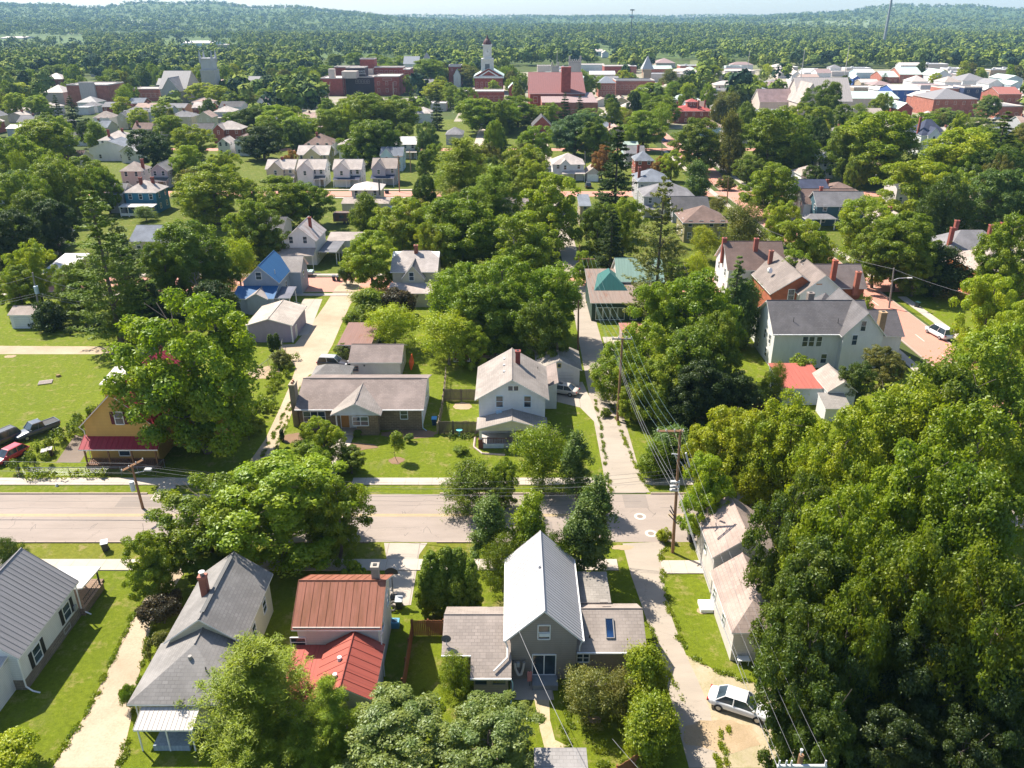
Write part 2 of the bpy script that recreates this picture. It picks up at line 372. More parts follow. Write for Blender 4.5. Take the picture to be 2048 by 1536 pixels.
# tar seams, a trench patch and dark drips on the near road
sm = MB(); rr_ = random.Random(4)
for y_, x0_, x1_, wd in ((74.3,-90,14,.05),(73.5,-30,10,.045),(69.2,-90,-10,.035),(73.0,16,50,.05),(72.9,-90,-36,.05)):
    x = x0_; yy = y_
    while x < x1_:
        dx = rr_.uniform(1.0, 2.4); y2 = y_+rr_.uniform(-.10, .10); sm.face([(x,yy-wd/2,.0102),(x+dx,y2-wd/2,.0102),(x+dx,y2+wd/2,.0102),(x,yy+wd/2,.0102)]); x += dx; yy = y2
for _ in range(26):
    x = rr_.uniform(-58, 22); y = rr_.uniform(67.2, 75); 
    for _k in range(rr_.randint(2, 5)):
        x2 = x+rr_.uniform(-.5, .5); y2 = y+rr_.uniform(.3, .9)*rr_.choice((-1, 1)); d_ = .02; sm.face([(x-d_,y,.0103),(x+d_,y,.0103),(x2+d_,y2,.0103),(x2-d_,y2,.0103)][::(1 if y2 > y else -1)]); x, y = x2, y2
        if not 67 < y < 75.4: break
tag(sm.build('road_seams', plain((.13,.11,.10))), kind='structure')
struct('road_patch', [rect(-43, 73.2, -37.5, 75.2), rect(1.5, 67.2, 4.2, 70.4), rect(12.2, 73.0, 14.8, 75.6), rect(-27, 67.1, -24.8, 68.9)], asphalt((.27,.23,.205)), .0095)
# ================================================================ building kit
WHITE = (.74, .735, .74); CREAM = (.66, .60, .46); GREY = (.40, .40, .41); TRIM = plain((.78, .77, .76), .5)
GL = glass(); _wc = {}
def win_mesh(w, h, sashes, rows, trimcol):
    k = (round(w,2), round(h,2), sashes, rows, trimcol)
    if k not in _wc:
        a = MB(); t = .085
        a.box(-w/2-t,-.05,-h/2-t, -w/2,.02,h/2+t); a.box(w/2,-.05,-h/2-t, w/2+t,.02,h/2+t)
        a.box(-w/2,-.05,h/2, w/2,.02,h/2+t*1.3); a.box(-w/2,-.08,-h/2-t*1.2, w/2,.02,-h/2)
        for s in range(1, sashes): x = -w/2+w*s/sashes; a.box(x-.045,-.045,-h/2,x+.045,.01,h/2)
        for s in range(1, rows): z = -h/2+h*s/rows; a.box(-w/2,-.04,z-.03,w/2,.01,z+.03)
        b = MB(); b.box(-w/2,-.012,-h/2,w/2,.02,h/2)
        _wc[k] = (a.mesh('window_frame', plain(trimcol, .5) if trimcol else TRIM), b.mesh('window_pane', GL))
    return _wc[k]
_simple = {}
SIDES = {'f': (0, 0, -1), 'r': (math.pi/2, 1, 0), 'b': (math.pi, 0, 1), 'l': (-math.pi/2, -1, 0)}
class Bld:
    def __init__(s, name, label, cat, x, y, wmat, lm=None, group=None):
        s.r = empty(name, (x, y, 0), label, cat, group); s.x = x; s.y = y; s.w = MB(); s.wm = [wmat]; s.rects = []
        LANDMARKS.append((x, y, lm or label))
    def _m(s, ridge, x0, y0, x1, y1):
        # maps a "ridge along u" frame to the world axes, relative to the root
        if ridge == 'x': return (lambda u, v, z: (u-s.x, v-s.y, z)), x0, y0, x1, y1
        return (lambda u, v, z: (v-s.x, u-s.y, z)), y0, x0, y1, x1
    def walls(s, x0, y0, x1, y1, z0, z1, mi=0):
        s.w.box(x0-s.x, y0-s.y, z0, x1-s.x, y1-s.y, z1, mi); s.rects.append((x0, y0, x1, y1)); FOOT.append((x0, y0, x1, y1))
    def found(s, x0, y0, x1, y1, h=.5, col=(.26,.23,.2)):
        a = MB(); a.box(x0-.03-s.x, y0-.03-s.y, 0, x1+.03-s.x, y1+.03-s.y, h); a.build('foundation', brick(dk(col, 1), 2.5), s.r)
    def roof(s, x0, y0, x1, y1, h, rise, rmat, kind='gable', ridge='x', ov=.35, z0=0, t=.13, trim=None, mi=0, gab=True, name='roof', hipf=1.0, walls=True, edge=None, ribs=0, asym=.5):
        "x0..y1 is the roof outline (with overhang) unless ov is negative; walls stand ov inside"
        if walls: s.walls(x0+ov, y0+ov, x1-ov, y1-ov, z0, h, mi)
        T = trim or TRIM; f, a0, b0, a1, b1 = s._m(ridge, x0, y0, x1, y1); rb = MB(); bm_ = b0+(b1-b0)*asym; flip = ridge != 'x'
        def F(pts, m=0): rb.face([f(*p) for p in (pts[::-1] if flip else pts)], m)
        if kind in ('gable', 'hip', 'jerkin', 'hip1'):
            run = (b1-b0)*asym; k = rise/run; ze = h; zr = h+rise
            hp = 0 if kind == 'gable' else (run*hipf if kind in ('hip', 'hip1') else run*.35)
            hp = min(hp, (a1-a0)/2-.02) if kind != 'hip1' else hp
            if kind == 'hip1': hp0, hp1 = run*hipf, 0
            else: hp0 = hp1 = hp
            za = zr if kind != 'jerkin' else zr
            # slopes
            if kind == 'jerkin':
                c = .35; bq0 = bm_-run*c; bq1 = bm_+run*c; zq = ze+rise*(1-c)
                F([(a0,b0,ze),(a1,b0,ze),(a1,bq0,zq),(a1-hp,bm_,zr),(a0+hp,bm_,zr),(a0,bq0,zq)])
                F([(a1,b1,ze),(a0,b1,ze),(a0,bq1,zq),(a0+hp,bm_,zr),(a1-hp,bm_,zr),(a1,bq1,zq)])
                F([(a0,bq1,zq),(a0,bq0,zq),(a0+hp,bm_,zr)]); F([(a1,bq0,zq),(a1,bq1,zq),(a1-hp,bm_,zr)])
            else:
                F([(a0,b0,ze),(a1,b0,ze),(a1-hp1,bm_,zr),(a0+hp0,bm_,zr)]); F([(a1,b1,ze),(a0,b1,ze),(a0+hp0,bm_,zr),(a1-hp1,bm_,zr)])
                if hp0: F([(a0,b1,ze),(a0,b0,ze),(a0+hp0,bm_,zr)])
                if hp1: F([(a1,b0,ze),(a1,b1,ze),(a1-hp1,bm_,zr)])
            # fascia and underside
            F([(a0,b0,ze-t),(a1,b0,ze-t),(a1,b0,ze),(a0,b0,ze)], 1); F([(a1,b1,ze-t),(a0,b1,ze-t),(a0,b1,ze),(a1,b1,ze)], 1)
            if kind in ('hip', 'hip1'):
                F([(a0,b1,ze-t),(a0,b0,ze-t),(a0,b0,ze),(a0,b1,ze)], 1); F([(a1,b0,ze-t),(a1,b1,ze-t),(a1,b1,ze),(a1,b0,ze)], 1)
                F([(a0,b0,ze-t),(a0,b1,ze-t),(a1,b1,ze-t),(a1,b0,ze-t)], 1)
            else:
                for a in (a0, a1):
                    q = [(a,b0,ze-t),(a,bm_,zr-t),(a,bm_,zr),(a,b0,ze)]; q2 = [(a,bm_,zr-t),(a,b1,ze-t),(a,b1,ze),(a,bm_,zr)]
                    if kind == 'jerkin': q = [(a,b0,ze-t),(a,bq0,zq-t),(a,bq0,zq),(a,b0,ze)]; q2 = [(a,bq1,zq-t),(a,b1,ze-t),(a,b1,ze),(a,bq1,zq)]
                    if a == a0: q = q[::-1]; q2 = q2[::-1]
                    F(q, 1); F(q2, 1)
                F([(a0,b0,ze-t),(a0,bm_,zr-t),(a1,bm_,zr-t),(a1,b0,ze-t)], 1); F([(a0,bm_,zr-t),(a0,b1,ze-t),(a1,b1,ze-t),(a1,bm_,zr-t)], 1)
                if gab:   # gable walls under the roof
                    zw = h+k*ov-t-.004; g0 = a0+ov; g1 = a1-ov
                    for a, sg in ((g0, -1), (g1, 1)):
                        top = zr-t-.004
                        if kind == 'jerkin': pts = [(a,b0+ov,min(h,zw)),(a,bq0,zq-t),(a,bq1,zq-t),(a,b1-ov,min(h,zw))]
                        else: pts = [(a,b0+ov,min(h,zw)-.02),(a,b0+ov,zw),(a,bm_,top),(a,b1-ov,zw),(a,b1-ov,min(h,zw)-.02)]
                        if (sg > 0) == flip: pts = pts[::-1]
                        s.w.face([f(a+sg*.002, p[1], p[2]) for p in pts], mi)
                if gab and k*ov-t > .02:
                    s.w.face([f(a0+ov,b0+ov,h-.02), f(a1-ov,b0+ov,h-.02), f(a1-ov,b0+ov,zw), f(a0+ov,b0+ov,zw)], mi)
                    s.w.face([f(a1-ov,b1-ov,h-.02), f(a0+ov,b1-ov,h-.02), f(a0+ov,b1-ov,zw), f(a1-ov,b1-ov,zw)], mi)
            rc = MB()
            if kind not in ('hip',) and ribs != -1:
                rc.M = Matrix.Identity(4); e0 = f(a0+hp0, bm_, zr+.02); e1 = f(a1-hp1, bm_, zr+.02); rc.tube(e0, e1, .06, .06, 5)
                rb2 = rc
            if ribs > 0:
                n = int((a1-a0)/ribs)
                for i in range(n+1):
                    a = a0+(a1-a0)*i/n; d_ = min(hp, max(0, min(a-a0, a1-a))) 
                    tt = 1 if not hp else min(1, min(a-a0, a1-a)/hp)
                    if tt < .03: continue
                    rc.tube(f(a,b0,ze+.02), f(a,b0+(bm_-b0)*tt,ze+rise*tt+.02), .022, .022, 4, 0, False); rc.tube(f(a,b1,ze+.02), f(a,b1-(b1-bm_)*tt,ze+rise*tt+.02), .022, .022, 4, 0, False)
            for p, fc, q in [(rc.v, rc.f, rc.mi)]:
                o_ = len(rb.v); rb.v += p; rb.f += [[i+o_ for i in ff] for ff in fc]; rb.mi += [0]*len(fc)
        elif kind == 'shed':       # slopes up towards +b
            zr = h+rise
            F([(a0,b0,h),(a1,b0,h),(a1,b1,zr),(a0,b1,zr)]); F([(a0,b0,h-t),(a1,b0,h-t),(a1,b0,h),(a0,b0,h)], 1); F([(a1,b1,zr-t),(a0,b1,zr-t),(a0,b1,zr),(a1,b1,zr)], 1)
            F([(a0,b1,zr-t),(a0,b0,h-t),(a0,b0,h),(a0,b1,zr)], 1); F([(a1,b0,h-t),(a1,b1,zr-t),(a1,b1,zr),(a1,b0,h)], 1); F([(a0,b0,h-t),(a0,b1,zr-t),(a1,b1,zr-t),(a1,b0,h-t)], 1)
            if walls and rise > 0:
                for a, sg in ((a0+ov, -1), (a1-ov, 1)): s.w.face([f(a+sg*.002, b0+ov, h-t-.01), f(a+sg*.002, b1-ov, h-t-.01), f(a+sg*.002, b1-ov, zr-t-.02)][::(1 if sg > 0 else -1)], mi)
                s.w.face([f(a1-ov,b1-ov,h-.2), f(a0+ov,b1-ov,h-.2), f(a0+ov,b1-ov,zr-t-.02), f(a1-ov,b1-ov,zr-t-.02)], mi)
            if ribs > 0:
                n = int((a1-a0)/ribs)
                for i in range(n+1): a = a0+(a1-a0)*i/n; rb.tube(f(a,b0,h+.015), f(a,b1,zr+.015), .02, .02, 4, 0, False)
        elif kind == 'flat':
            X0, Y0, X1, Y1 = x0-s.x, y0-s.y, x1-s.x, y1-s.y; q = .3
            rb.box(X0, Y0, h, X1, Y1, h+.12)
            for b in ((X0,Y0,X1,Y0+q),(X0,Y1-q,X1,Y1),(X0,Y0+q,X0+q,Y1-q),(X1-q,Y0+q,X1,Y1-q)): rb.box(b[0],b[1],h+.12,b[2],b[3],h+.12+rise,1)
        return rb.build(name, [rmat, edge or T], s.r)
    def win(s, side, u, z, w=.9, h=1.4, sashes=1, rows=2, rect=None, trim=None, pane=True, name='window', off=.012, shutter=None):
        x0, y0, x1, y1 = rect or s.rects[0]
        fx = {'f': (u, y0-off), 'b': (u, y1+off), 'l': (x0-off, u), 'r': (x1+off, u)}[side]
        fm, pm = win_mesh(w, h, sashes, rows, trim)
        o = bpy.data.objects.new(name, fm); C.objects.link(o); o.parent = s.r; o.location = (fx[0]-s.x, fx[1]-s.y, z); o.rotation_euler = (0, 0, SIDES[side][0])
        if pane: p = bpy.data.objects.new('window_pane', pm); C.objects.link(p); p.parent = o
        if shutter:
            for sg in (-1, 1):
                a = MB(); c = sg*(w/2+.33); a.box(c-.2,-.05,-h/2-.05,c+.2,.0,h/2+.05); a.build('shutter', plain(shutter), o)
        return o
    def W(s, side, px, py, w=.9, h=1.4, rect=None, **k):
        "window centred on the photograph's pixel, on that wall of the rectangle"
        x0, y0, x1, y1 = rect or s.rects[0]
        if side in 'fb': Y = y0 if side == 'f' else y1; z = ZAT(Y, py); u = P(px, py, z)[0]
        else:
            X = x0 if side == 'l' else x1; uu = (px-1024)/FPX; v = (py-768)/FPX; t = X/uu; u = t*(CS-v*SN); z = CAMH-t*(SN+v*CS)
        return s.win(side, u, z, w, h, rect=rect, **k)
    def door(s, side, u, w=.95, h=2.1, col=(.5,.45,.4), rect=None, z=0, frame=True, name='door', panels=0):
        x0, y0, x1, y1 = rect or s.rects[0]; off = .014
        fx = {'f': (u, y0-off), 'b': (u, y1+off), 'l': (x0-off, u), 'r': (x1+off, u)}[side]
        a = MB(); a.box(-w/2,-.03,.05,w/2,.01,h)
        for k in range(panels): zz = .12+(h-.15)*k/panels; a.box(-w/2+.08,-.045,zz,w/2-.08,-.03,zz+(h-.3)/panels)
        o = a.build(name, plain(col, .5), s.r, (fx[0]-s.x, fx[1]-s.y, z), SIDES[side][0])
        if frame:
            b = MB(); b.box(-w/2-.1,-.05,0,-w/2,.01,h+.1); b.box(w/2,-.05,0,w/2+.1,.01,h+.1); b.box(-w/2,-.05,h,w/2,.01,h+.1); b.build('door_frame', TRIM, o)
        return o
    def chimney(s, x, y, z0, z1, w=.6, col=(.28,.10,.07), roof=None, cap=True, d=None):
        a = MB(); d = d or w; X, Y = x-s.x, y-s.y; a.box(X-w/2,Y-d/2,z0,X+w/2,Y+d/2,z1); a.box(X-w/2-.05,Y-d/2-.05,z1-.18,X+w/2+.05,Y+d/2+.05,z1+.04, 1 if cap else 0)
        a.box(X-w/4,Y-d/4,z1+.04,X+w/4,Y+d/4,z1+.09,2); return a.build('chimney', [brick(col), plain(dk(col,1.3)), plain((.03,.03,.03))], roof or s.r)
    def vent(s, x, y, z, h=.5, r=.06, roof=None, col=(.5,.5,.5), name='vent_pipe'):
        a = MB(); a.tube((x-s.x,y-s.y,z-.3),(x-s.x,y-s.y,z+h), r); return a.build(name, plain(col), roof or s.r)
    def posts(s, pts, z0, z1, w=.14, mat=None, name='porch_post'):
        for x, y in pts: a = MB(); a.box(x-s.x-w/2,y-s.y-w/2,z0,x-s.x+w/2,y-s.y+w/2,z1); a.build(name, mat or TRIM, s.r)
    def gutter(s, pts, r=.06, name='downspout', mat=None): a = MB(); a.path([(x-s.x,y-s.y,z) for x, y, z in pts], r, 6); return a.build(name, mat or TRIM, s.r)
    def extra(s, name, mat, fn):
        a = MB(); a.M = Matrix.Translation((-s.x, -s.y, 0)); fn(a); return a.build(name, mat, s.r)
    def done(s): s.wo = s.w.build('wall', s.wm, s.r); return s
def fitr(fl, fr, bk, h):
    "world rectangle of a roof outline from three eave pixels at height h"
    a = P(*fl, h); b = P(*fr, h)
    y0 = (a[1]+b[1])/2; y1 = P(*bk, h)[1] if isinstance(bk, tuple) else y0+bk
    return a[0], y0, b[0], y1
def solve_h(fl, base): return HH(fl[0], base, fl[1])
# ================================================================ near houses
SH_GREY = shingle((.27,.255,.245)); SH_BROWN = shingle((.29,.235,.215)); SH_WARM = shingle((.37,.315,.28)); SH_DARK = shingle((.15,.14,.145)); SH_PINK = shingle((.42,.325,.28), .34)
RED_METAL = metalroof((.36,.085,.06), .35, .9); WHITE_METAL = metalroof((.54,.51,.50), 0, .4); GREY_METAL = metalroof((.27,.26,.265), 0, .45)
# --- white house, grey metal roof (bottom left)
b = Bld('house', 'white clapboard house with grey ribbed metal roof and black shutters at lower left', 'house', -41.8, 51.5, siding(WHITE), 'white house with the grey metal roof')
b.roof(-45.9, 46.9, -37.7, 56.2, 3.5, 3.5, GREY_METAL, 'gable', 'y', .4, ribs=.45)
b.found(-45.5, 47.3, -38.1, 55.8, .95, (.22,.18,.14))
for px, py in ((133,1222),(74,1306)): b.W('r', px, py, 1.0, 1.35, sashes=1, shutter=(.02,.02,.02))
b.walls(-45.3, 44.0, -39.0, 47.3, 0, 2.9); b.roof(-45.6, 43.7, -38.8, 47.4, 2.9, .5, WHITE_METAL, 'shed', 'x', .3, walls=False)
b.extra('deck', wood((.16,.2,.25)), lambda a: [a.box(-42.5, 41.2+.3*k, .35, -38.6, 41.47+.3*k, .45) for k in range(9)])
b.roof(-41.4, 56.2, -37.6, 59.6, 2.75, -.3, WHITE_METAL, 'shed', 'x', .2, walls=False, name='porch_roof')
b.posts([(-37.9,59.3),(-41.0,59.3),(-39.5,59.3)], .7, 2.45, .12, plain((.05,.05,.05)))
b.extra('porch_deck', brick((.25,.17,.12), 2), lambda a: [a.box(-41.3,55.9,0,-37.7,59.5,.7), a.box(-39.6,59.5,0,-38.3,60.1,.45), a.box(-39.6,60.1,0,-38.3,60.7,.22)])
b.extra('railing', plain((.04,.04,.04)), lambda a: [a.tube((-37.8,56.2,z),(-37.8,59.3,z),.03) for z in (.95,1.5)]+[a.tube((-37.8,56.3+.3*k,.9),(-37.8,56.3+.3*k,1.5),.015,None,4) for k in range(10)])
b.gutter([(-37.95,47.1,3.3),(-38.0,47.1,.5),(-37.5,47.0,.15),(-36.9,46.9,.08)]); b.gutter([(-37.95,56.0,3.3),(-38.0,56.0,.5),(-37.2,55.9,.12)])
b.extra('meter_box', plain((.35,.35,.35)), lambda a: a.box(-38.0,55.0,1.2,-37.85,55.35,1.7))
for y in (53.6,): b.win('r', y, .55, .9, .35, rows=1, trim=(.4,.38,.34))
b.done()
# --- grey shingle bungalow (second from left)
b = Bld('house', 'cream bungalow with grey shingle roof, brick chimney and white corrugated awning', 'house', -24, 50, siding((.62,.57,.44)), 'grey shingled bungalow')
b.roof(-27.1, 48.2, -20.9, 56.8, 3.85, 2.35, SH_GREY, 'gable', 'y', .35)
b.walls(-27.3, 43.4, -20.6, 48.6, 0, 3.0, 0)
b.roof(-27.8, 42.9, -20.1, 49.1, 3.0, 2.1, SH_GREY, 'hip1', 'y', .4, walls=False, name='rear_roof')
b.chimney(-24.9, 52.1, 5.0, 7.3, .55); b.extra('chimney_pot', steel(), lambda a: [a.tube((-24.9,52.1,7.3),(-24.9,52.1,7.65),.17), a.disc((-24.9,52.1,7.7),.25)])
b.roof(-26.8, 41.3, -22.6, 43.0, 2.25, .45, metalroof((.54,.50,.47), 0, .3), 'shed', 'x', .05, walls=False, name='awning', ribs=.3)
b.posts([(-26.6,41.5),(-24.6,41.5),(-22.8,41.5)], 0, 2.2, .09)
b.extra('porch_deck', wood((.35,.42,.5)), lambda a: a.box(-25.8,41.5,0,-23.2,43.3,.5))
b.vent(-24.0,45.8,4.6,.25,.15,col=(.3,.28,.26),name='roof_vent'); b.vent(-22.6,45.0,4.2,.35,.05,col=(.06,.06,.06))
b.extra('ridge_vent', plain((.1,.1,.1)), lambda a: a.box(-24.16,49.0,6.2,-23.84,56.0,6.27))
b.win('r', 51.5, 2.2, .8, 1.1); b.win('r', 54.5, 2.2, .8, 1.1); b.win('f', -24, 1.7, 1.2, 1.1, rect=b.rects[1]); b.win('l', 50.0, 2.2, .8, 1.2)
b.gutter([(-27.75,42.95,2.9),(-27.4,43.3,2.6),(-27.4,43.3,.1)])
b.done()
# --- rust red metal roofed house
b = Bld('house', 'pale house with rust red standing seam metal roof and a lower red roofed wing', 'house', -13.6, 51.5, siding((.66,.60,.56)), 'house with the rust red metal roof')
RM = metalroof((.33,.125,.08), .75, .62)
b.roof(-17.1, 48.4, -10.1, 55.2, 5.0, 2.05, RM, 'gable', 'x', .35, ribs=.62)
b.roof(-14.6, 42.9, -9.95, 48.6, 3.35, 1.35, metalroof((.36,.085,.06), .35, .75), 'gable', 'y', .3, ribs=.75, name='wing_roof')
b.roof(-17.1, 43.6, -14.5, 48.7, 2.5, .75, metalroof((.42,.09,.065), .2, .75), 'shed', 'x', .3, ribs=.75, name='lean_to_roof')
b.chimney(P(747,1160,7.4)[0], 52.4, 5.8, 8.1, .58, (.30,.26,.22))
for y in (44.2,45.9): b.vent(-12.9, y, 4.2, .45, .17, col=(.7,.7,.72), name='roof_vent')
b.W('f', 597, 1284, 1.1, .8, rect=b.rects[0]); b.win('r', 50.5, 3.9, .8, 1.2); b.win('r', 53.5, 3.9, .8, 1.2); b.win('r', 45.5, 1.6, .8, 1.1, rect=b.rects[1])
b.gutter([(-10.0,48.45,4.85),(-10.2,48.5,4.4),(-10.2,48.5,.2)])
b.extra('snow_guard', plain((.6,.55,.5)), lambda a: a.box(-17.0,48.5,5.04,-10.2,48.56,5.16))
b.done()
# --- central taupe house with white metal roof
b = Bld('house', 'taupe clapboard house with tall white ribbed metal gable and two shingled side wings', 'house', 2.5, 52, siding((.33,.285,.25), .22), 'taupe house with the white metal gable roof')
b.roof(-.55, 47.95, 5.5, 58.4, 4.25, 2.95, metalroof((.50,.485,.49), .12, .33), 'gable', 'y', .45, ribs=.33)
b.roof(-5.5, 47.9, -.1, 53.6, 2.9, 1.25, SH_WARM, 'gable', 'x', .3, name='wing_roof', asym=.57)
b.roof(-3.2, 46.25, -.05, 47.95, 2.18, .75, SH_WARM, 'shed', 'x', .25, name='lean_to_roof')
b.roof(5.1, 48.5, 10.65, 54.3, 2.65, 1.55, SH_WARM, 'gable', 'x', .3, name='wing_roof', asym=.57)
b.roof(5.3, 54.0, 8.4, 57.8, 3.05, .25, shingle((.34,.31,.28)), 'shed', 'x', .2, name='flat_roof')
b.W('f', 1088, 1264, .85, 1.25); b.extra('window_fan', plain((.7,.72,.72)), lambda a: a.box(2.1,48.28,4.42,2.95,48.34,4.75))
w0 = b.W('f', 1088, 1329, 1.75, 1.95, sashes=2, rows=1, name='patio_door')
b.W('f', 1166, 1315, .9, .8, rect=b.rects[3], sashes=2); b.win('f', -2.4, 1.6, .9, .45, rows=1, rect=b.rects[2], trim=(.25,.23,.2)); b.win('f', -1.0, 1.6, 1.0, .45, rows=1, rect=b.rects[2], trim=(.25,.23,.2))
b.extra('skylight', [plain((.25,.24,.24)), glass((.006,.02,.06))], lambda a: (a.face([(7.58,49.55,3.24),(8.1,49.55,3.24),(8.1,50.9,3.9),(7.58,50.9,3.9)], 1), a.tube((7.52,49.5,3.21),(8.16,49.5,3.21),.05), a.tube((7.52,50.95,3.92),(8.16,50.95,3.92),.05), a.tube((7.52,49.5,3.21),(7.52,50.95,3.92),.05), a.tube((8.16,49.5,3.21),(8.16,50.95,3.92),.05)))
b.vent(P(1079,1138,6.9)[0], P(1079,1138,6.9)[1], 6.4, .9, .09, col=(.5,.5,.52)); b.vent(6.2, 49.6, 3.2, .25, .06, col=(.05,.05,.05))
b.extra('roof_hatch', plain((.3,.27,.24)), lambda a: a.box(7.3,52.8,3.95,7.95,53.15,4.05))
b.gutter([(-.5,48.1,4.1),(-.35,48.3,3.4),(-.35,47.6,3.0),(-1.4,46.6,2.55)], .07); b.gutter([(-.1,46.35,2.1),(0.05,46.4,1.6),(0.05,46.4,.5),(-.1,45.8,.1)], .05, mat=plain((.35,.55,.7)))
b.gutter([(5.4,48.1,4.1),(5.3,48.3,3.4),(5.3,48.3,3.0)], .05)
for q_ in ((-5.5,47.82,2.8,-3.2,47.92,2.92),(-3.2,46.15,2.08,-.05,46.27,2.2),(5.1,48.4,2.55,10.65,48.52,2.67),(-.66,48.0,4.15,-.55,58.3,4.27),(5.5,48.0,4.15,5.61,58.3,4.27)): b.extra('gutter', TRIM, lambda a: a.box(*q_))
b.extra('bulkhead', plain((.25,.26,.27)), lambda a: a.prism([(1.6,47.2),(3.6,47.2),(3.6,48.3),(1.6,48.3)],0,.5))
b.extra('meter_box', plain((.45,.46,.47)), lambda a: a.box(.35,48.22,1.4,.6,48.4,1.8))
b.extra('satellite_dish', [plain((.12,.12,.13)), steel()], lambda a: (a.disc((-5.15,48.7,3.85),.38,16,'y'), a.tube((-5.15,48.75,3.2),(-5.15,48.75,3.8),.03,mi=1), a.tube((-5.15,48.3,3.6),(-5.15,48.7,3.8),.02,mi=1)))
b.done()
# --- pink shingle house by the big trees
b = Bld('house', 'white house with mottled pale pink shingles beneath the tall trees on the right', 'house', 21, 58, siding((.66,.60,.56)), 'house with mottled pink shingles')
b.roof(17.9, 58.6, 24, 65.6, 4.2, 2.2, SH_PINK, 'gable', 'y', .3)
x0, y1 = P(1427,1148,3.2); x1, y0 = P(1472,1266,3.2)
b.roof(x1-.35, y0, x1+5.0, y1+.4, 3.2, 2.0, SH_PINK, 'hip1', 'y', .3, name='wing_roof')
b.win('l', 53.3, 1.8, .7, 1.0, rect=b.rects[1]); b.win('l', 56.6, 1.8, .7, 1.0, rect=b.rects[1]); b.win('l', 62, 3.0, .8, 1.2)
b.extra('step', TRIM, lambda a: a.box(x1-1.2, 56.2, 0, x1-.1, 57.6, .35)); b.done()
x, y = P(1485,1328); s = empty('garden_table', (x, y, 0), 'small white table on the grass by the pink shingled house', 'table')
a = MB(); a.box(-.5,-.3,.55,.5,.3,.62); a.build('table_top', TRIM, s)
for q in ((-.4,-.2),(.4,-.2),(-.4,.2),(.4,.2)): a = MB(); a.tube((q[0],q[1],0),(q[0],q[1],.55),.03); a.build('leg', TRIM, s)
# --- ranch house
b = Bld('house', 'low stone fronted ranch house with long brown shingle roof and small front gable', 'house', -19.3, 95, siding(WHITE), 'long brown roofed ranch house')
STONE = t_ = brick((.22,.165,.105), 2.6)
b.wm.append(STONE)
b.roof(-27.5, 90.65, -11.15, 101.6, 3.1, 1.85, SH_BROWN, 'gable', 'x', .4)
b.extra('stone_facing', STONE, lambda a: [a.box(-27.15,90.95,0,-21.9,91.08,2.95), a.box(-16.85,90.95,0,-11.5,91.08,2.95), a.box(-27.2,90.95,0,-27.08,95.5,2.95), a.box(-19.6,89.55,0,-16.85,91.08,2.95)])
b.roof(-22.7, 89.1, -16.35, 96.0, 3.05, 1.6, shingle((.33,.29,.265)), 'gable', 'y', .35, walls=False, gab=False, name='front_gable_roof')
b.extra('gable_panel', plain((.62,.66,.72)), lambda a: (a.face([(-22.4,89.5,3.0),(-16.65,89.5,3.0),(-19.52,89.5,4.42)]), a.box(-22.4,89.45,2.86,-16.65,89.6,3.02)))
b.extra('porch_floor', CONC2, lambda a: a.box(-22.2,89.5,0,-19.6,91.1,.3)); b.posts([(-22.1,89.75)], .3, 2.9, .16)
b.door('f', -21.3, 1.0, 2.1, (.42,.20,.05), z=.3)
b.W('f', 721, 842, 1.9, 1.15, sashes=2, rect=(-19.6,89.55,-16.85,91), off=.03, trim=(.70,.76,.82)); b.W('f', 808, 829, .85, 1.15, rect=(-16,90.95,0,0), off=.03, trim=(.70,.76,.82)); b.W('f', 629, 833, 2.7, 1.4, sashes=3, rect=(-27,90.95,0,0), off=.03)
b.chimney(-27.9, 92.6, 0, 5.9, .7, (.30,.25,.18), d=1.4); b.extra('chimney_pot', plain((.6,.3,.2)), lambda a: [a.tube((-27.9,92.3+.6*k,5.9),(-27.9,92.3+.6*k,6.25),.14) for k in range(2)])
b.win('r', 94, 1.9, 1.0, .9, rows=1); b.win('r', 98, 1.9, 1.0, .9, rows=1)
b.extra('ridge_vent', plain((.09,.08,.08)), lambda a: (a.box(-26.6,96.0,4.97,-12.0,96.25,5.02), a.box(-19.62,90.1,4.62,-19.42,92.4,4.7)))
b.gutter([(-11.3,90.7,2.95),(-11.4,90.9,2.5),(-11.4,90.9,.3),(-10.9,90.6,.1)], .05, mat=plain((.45,.62,.75)))
for q_ in ((-27.5,90.52,2.96,-22.6,90.65,3.08),(-16.4,90.52,2.96,-11.15,90.65,3.08)): b.extra('gutter', TRIM, lambda a: a.box(*q_))
b.done()
# --- white two storey house
b = Bld('house', 'white two storey house with tan gable roof, front porch and red brick chimney', 'house', 0, 93.5, siding((.76,.77,.80)), 'white two storey house with the porch')
SH_TAN = shingle((.36,.315,.285))
b.roof(-4.6, 88.55, 4.6, 98.9, 5.4, 2.75, SH_TAN, 'gable', 'y', .5)
for px in (999,1055): b.W('f', px, 803, .8, 1.45, trim=(.62,.74,.84))
for px in (1021,1032): b.W('f', px, 776.5, .55, .6, rows=1)
b.extra('air_conditioner', plain((.45,.6,.72)), lambda a: a.box(-1.95,88.7,3.3,-1.25,89.05,3.75))
b.roof(-4.35, 85.9, 4.35, 89.1, 2.75, 1.25, SH_TAN, 'gable', 'y', .25, walls=False, gab=False, name='porch_roof')
b.extra('porch_gable', siding((.66,.62,.48)), lambda a: (a.face([(-4.0,86.15,2.7),(4.0,86.15,2.7),(0,86.15,3.8)]), a.box(-4.0,86.1,2.5,4.0,86.3,2.7)))
b.extra('porch_deck', plain((.45,.42,.40)), lambda a: a.box(-4.0,86.2,0,4.0,89.2,.6)); b.posts([(-3.85,86.35),(3.85,86.35)], .5, 2.6, .34)
b.extra('pier', brick((.20,.07,.05)), lambda a: [a.box(x_-.28,86.05,0,x_+.28,86.65,1.25) for x_ in (-3.85,3.85)])
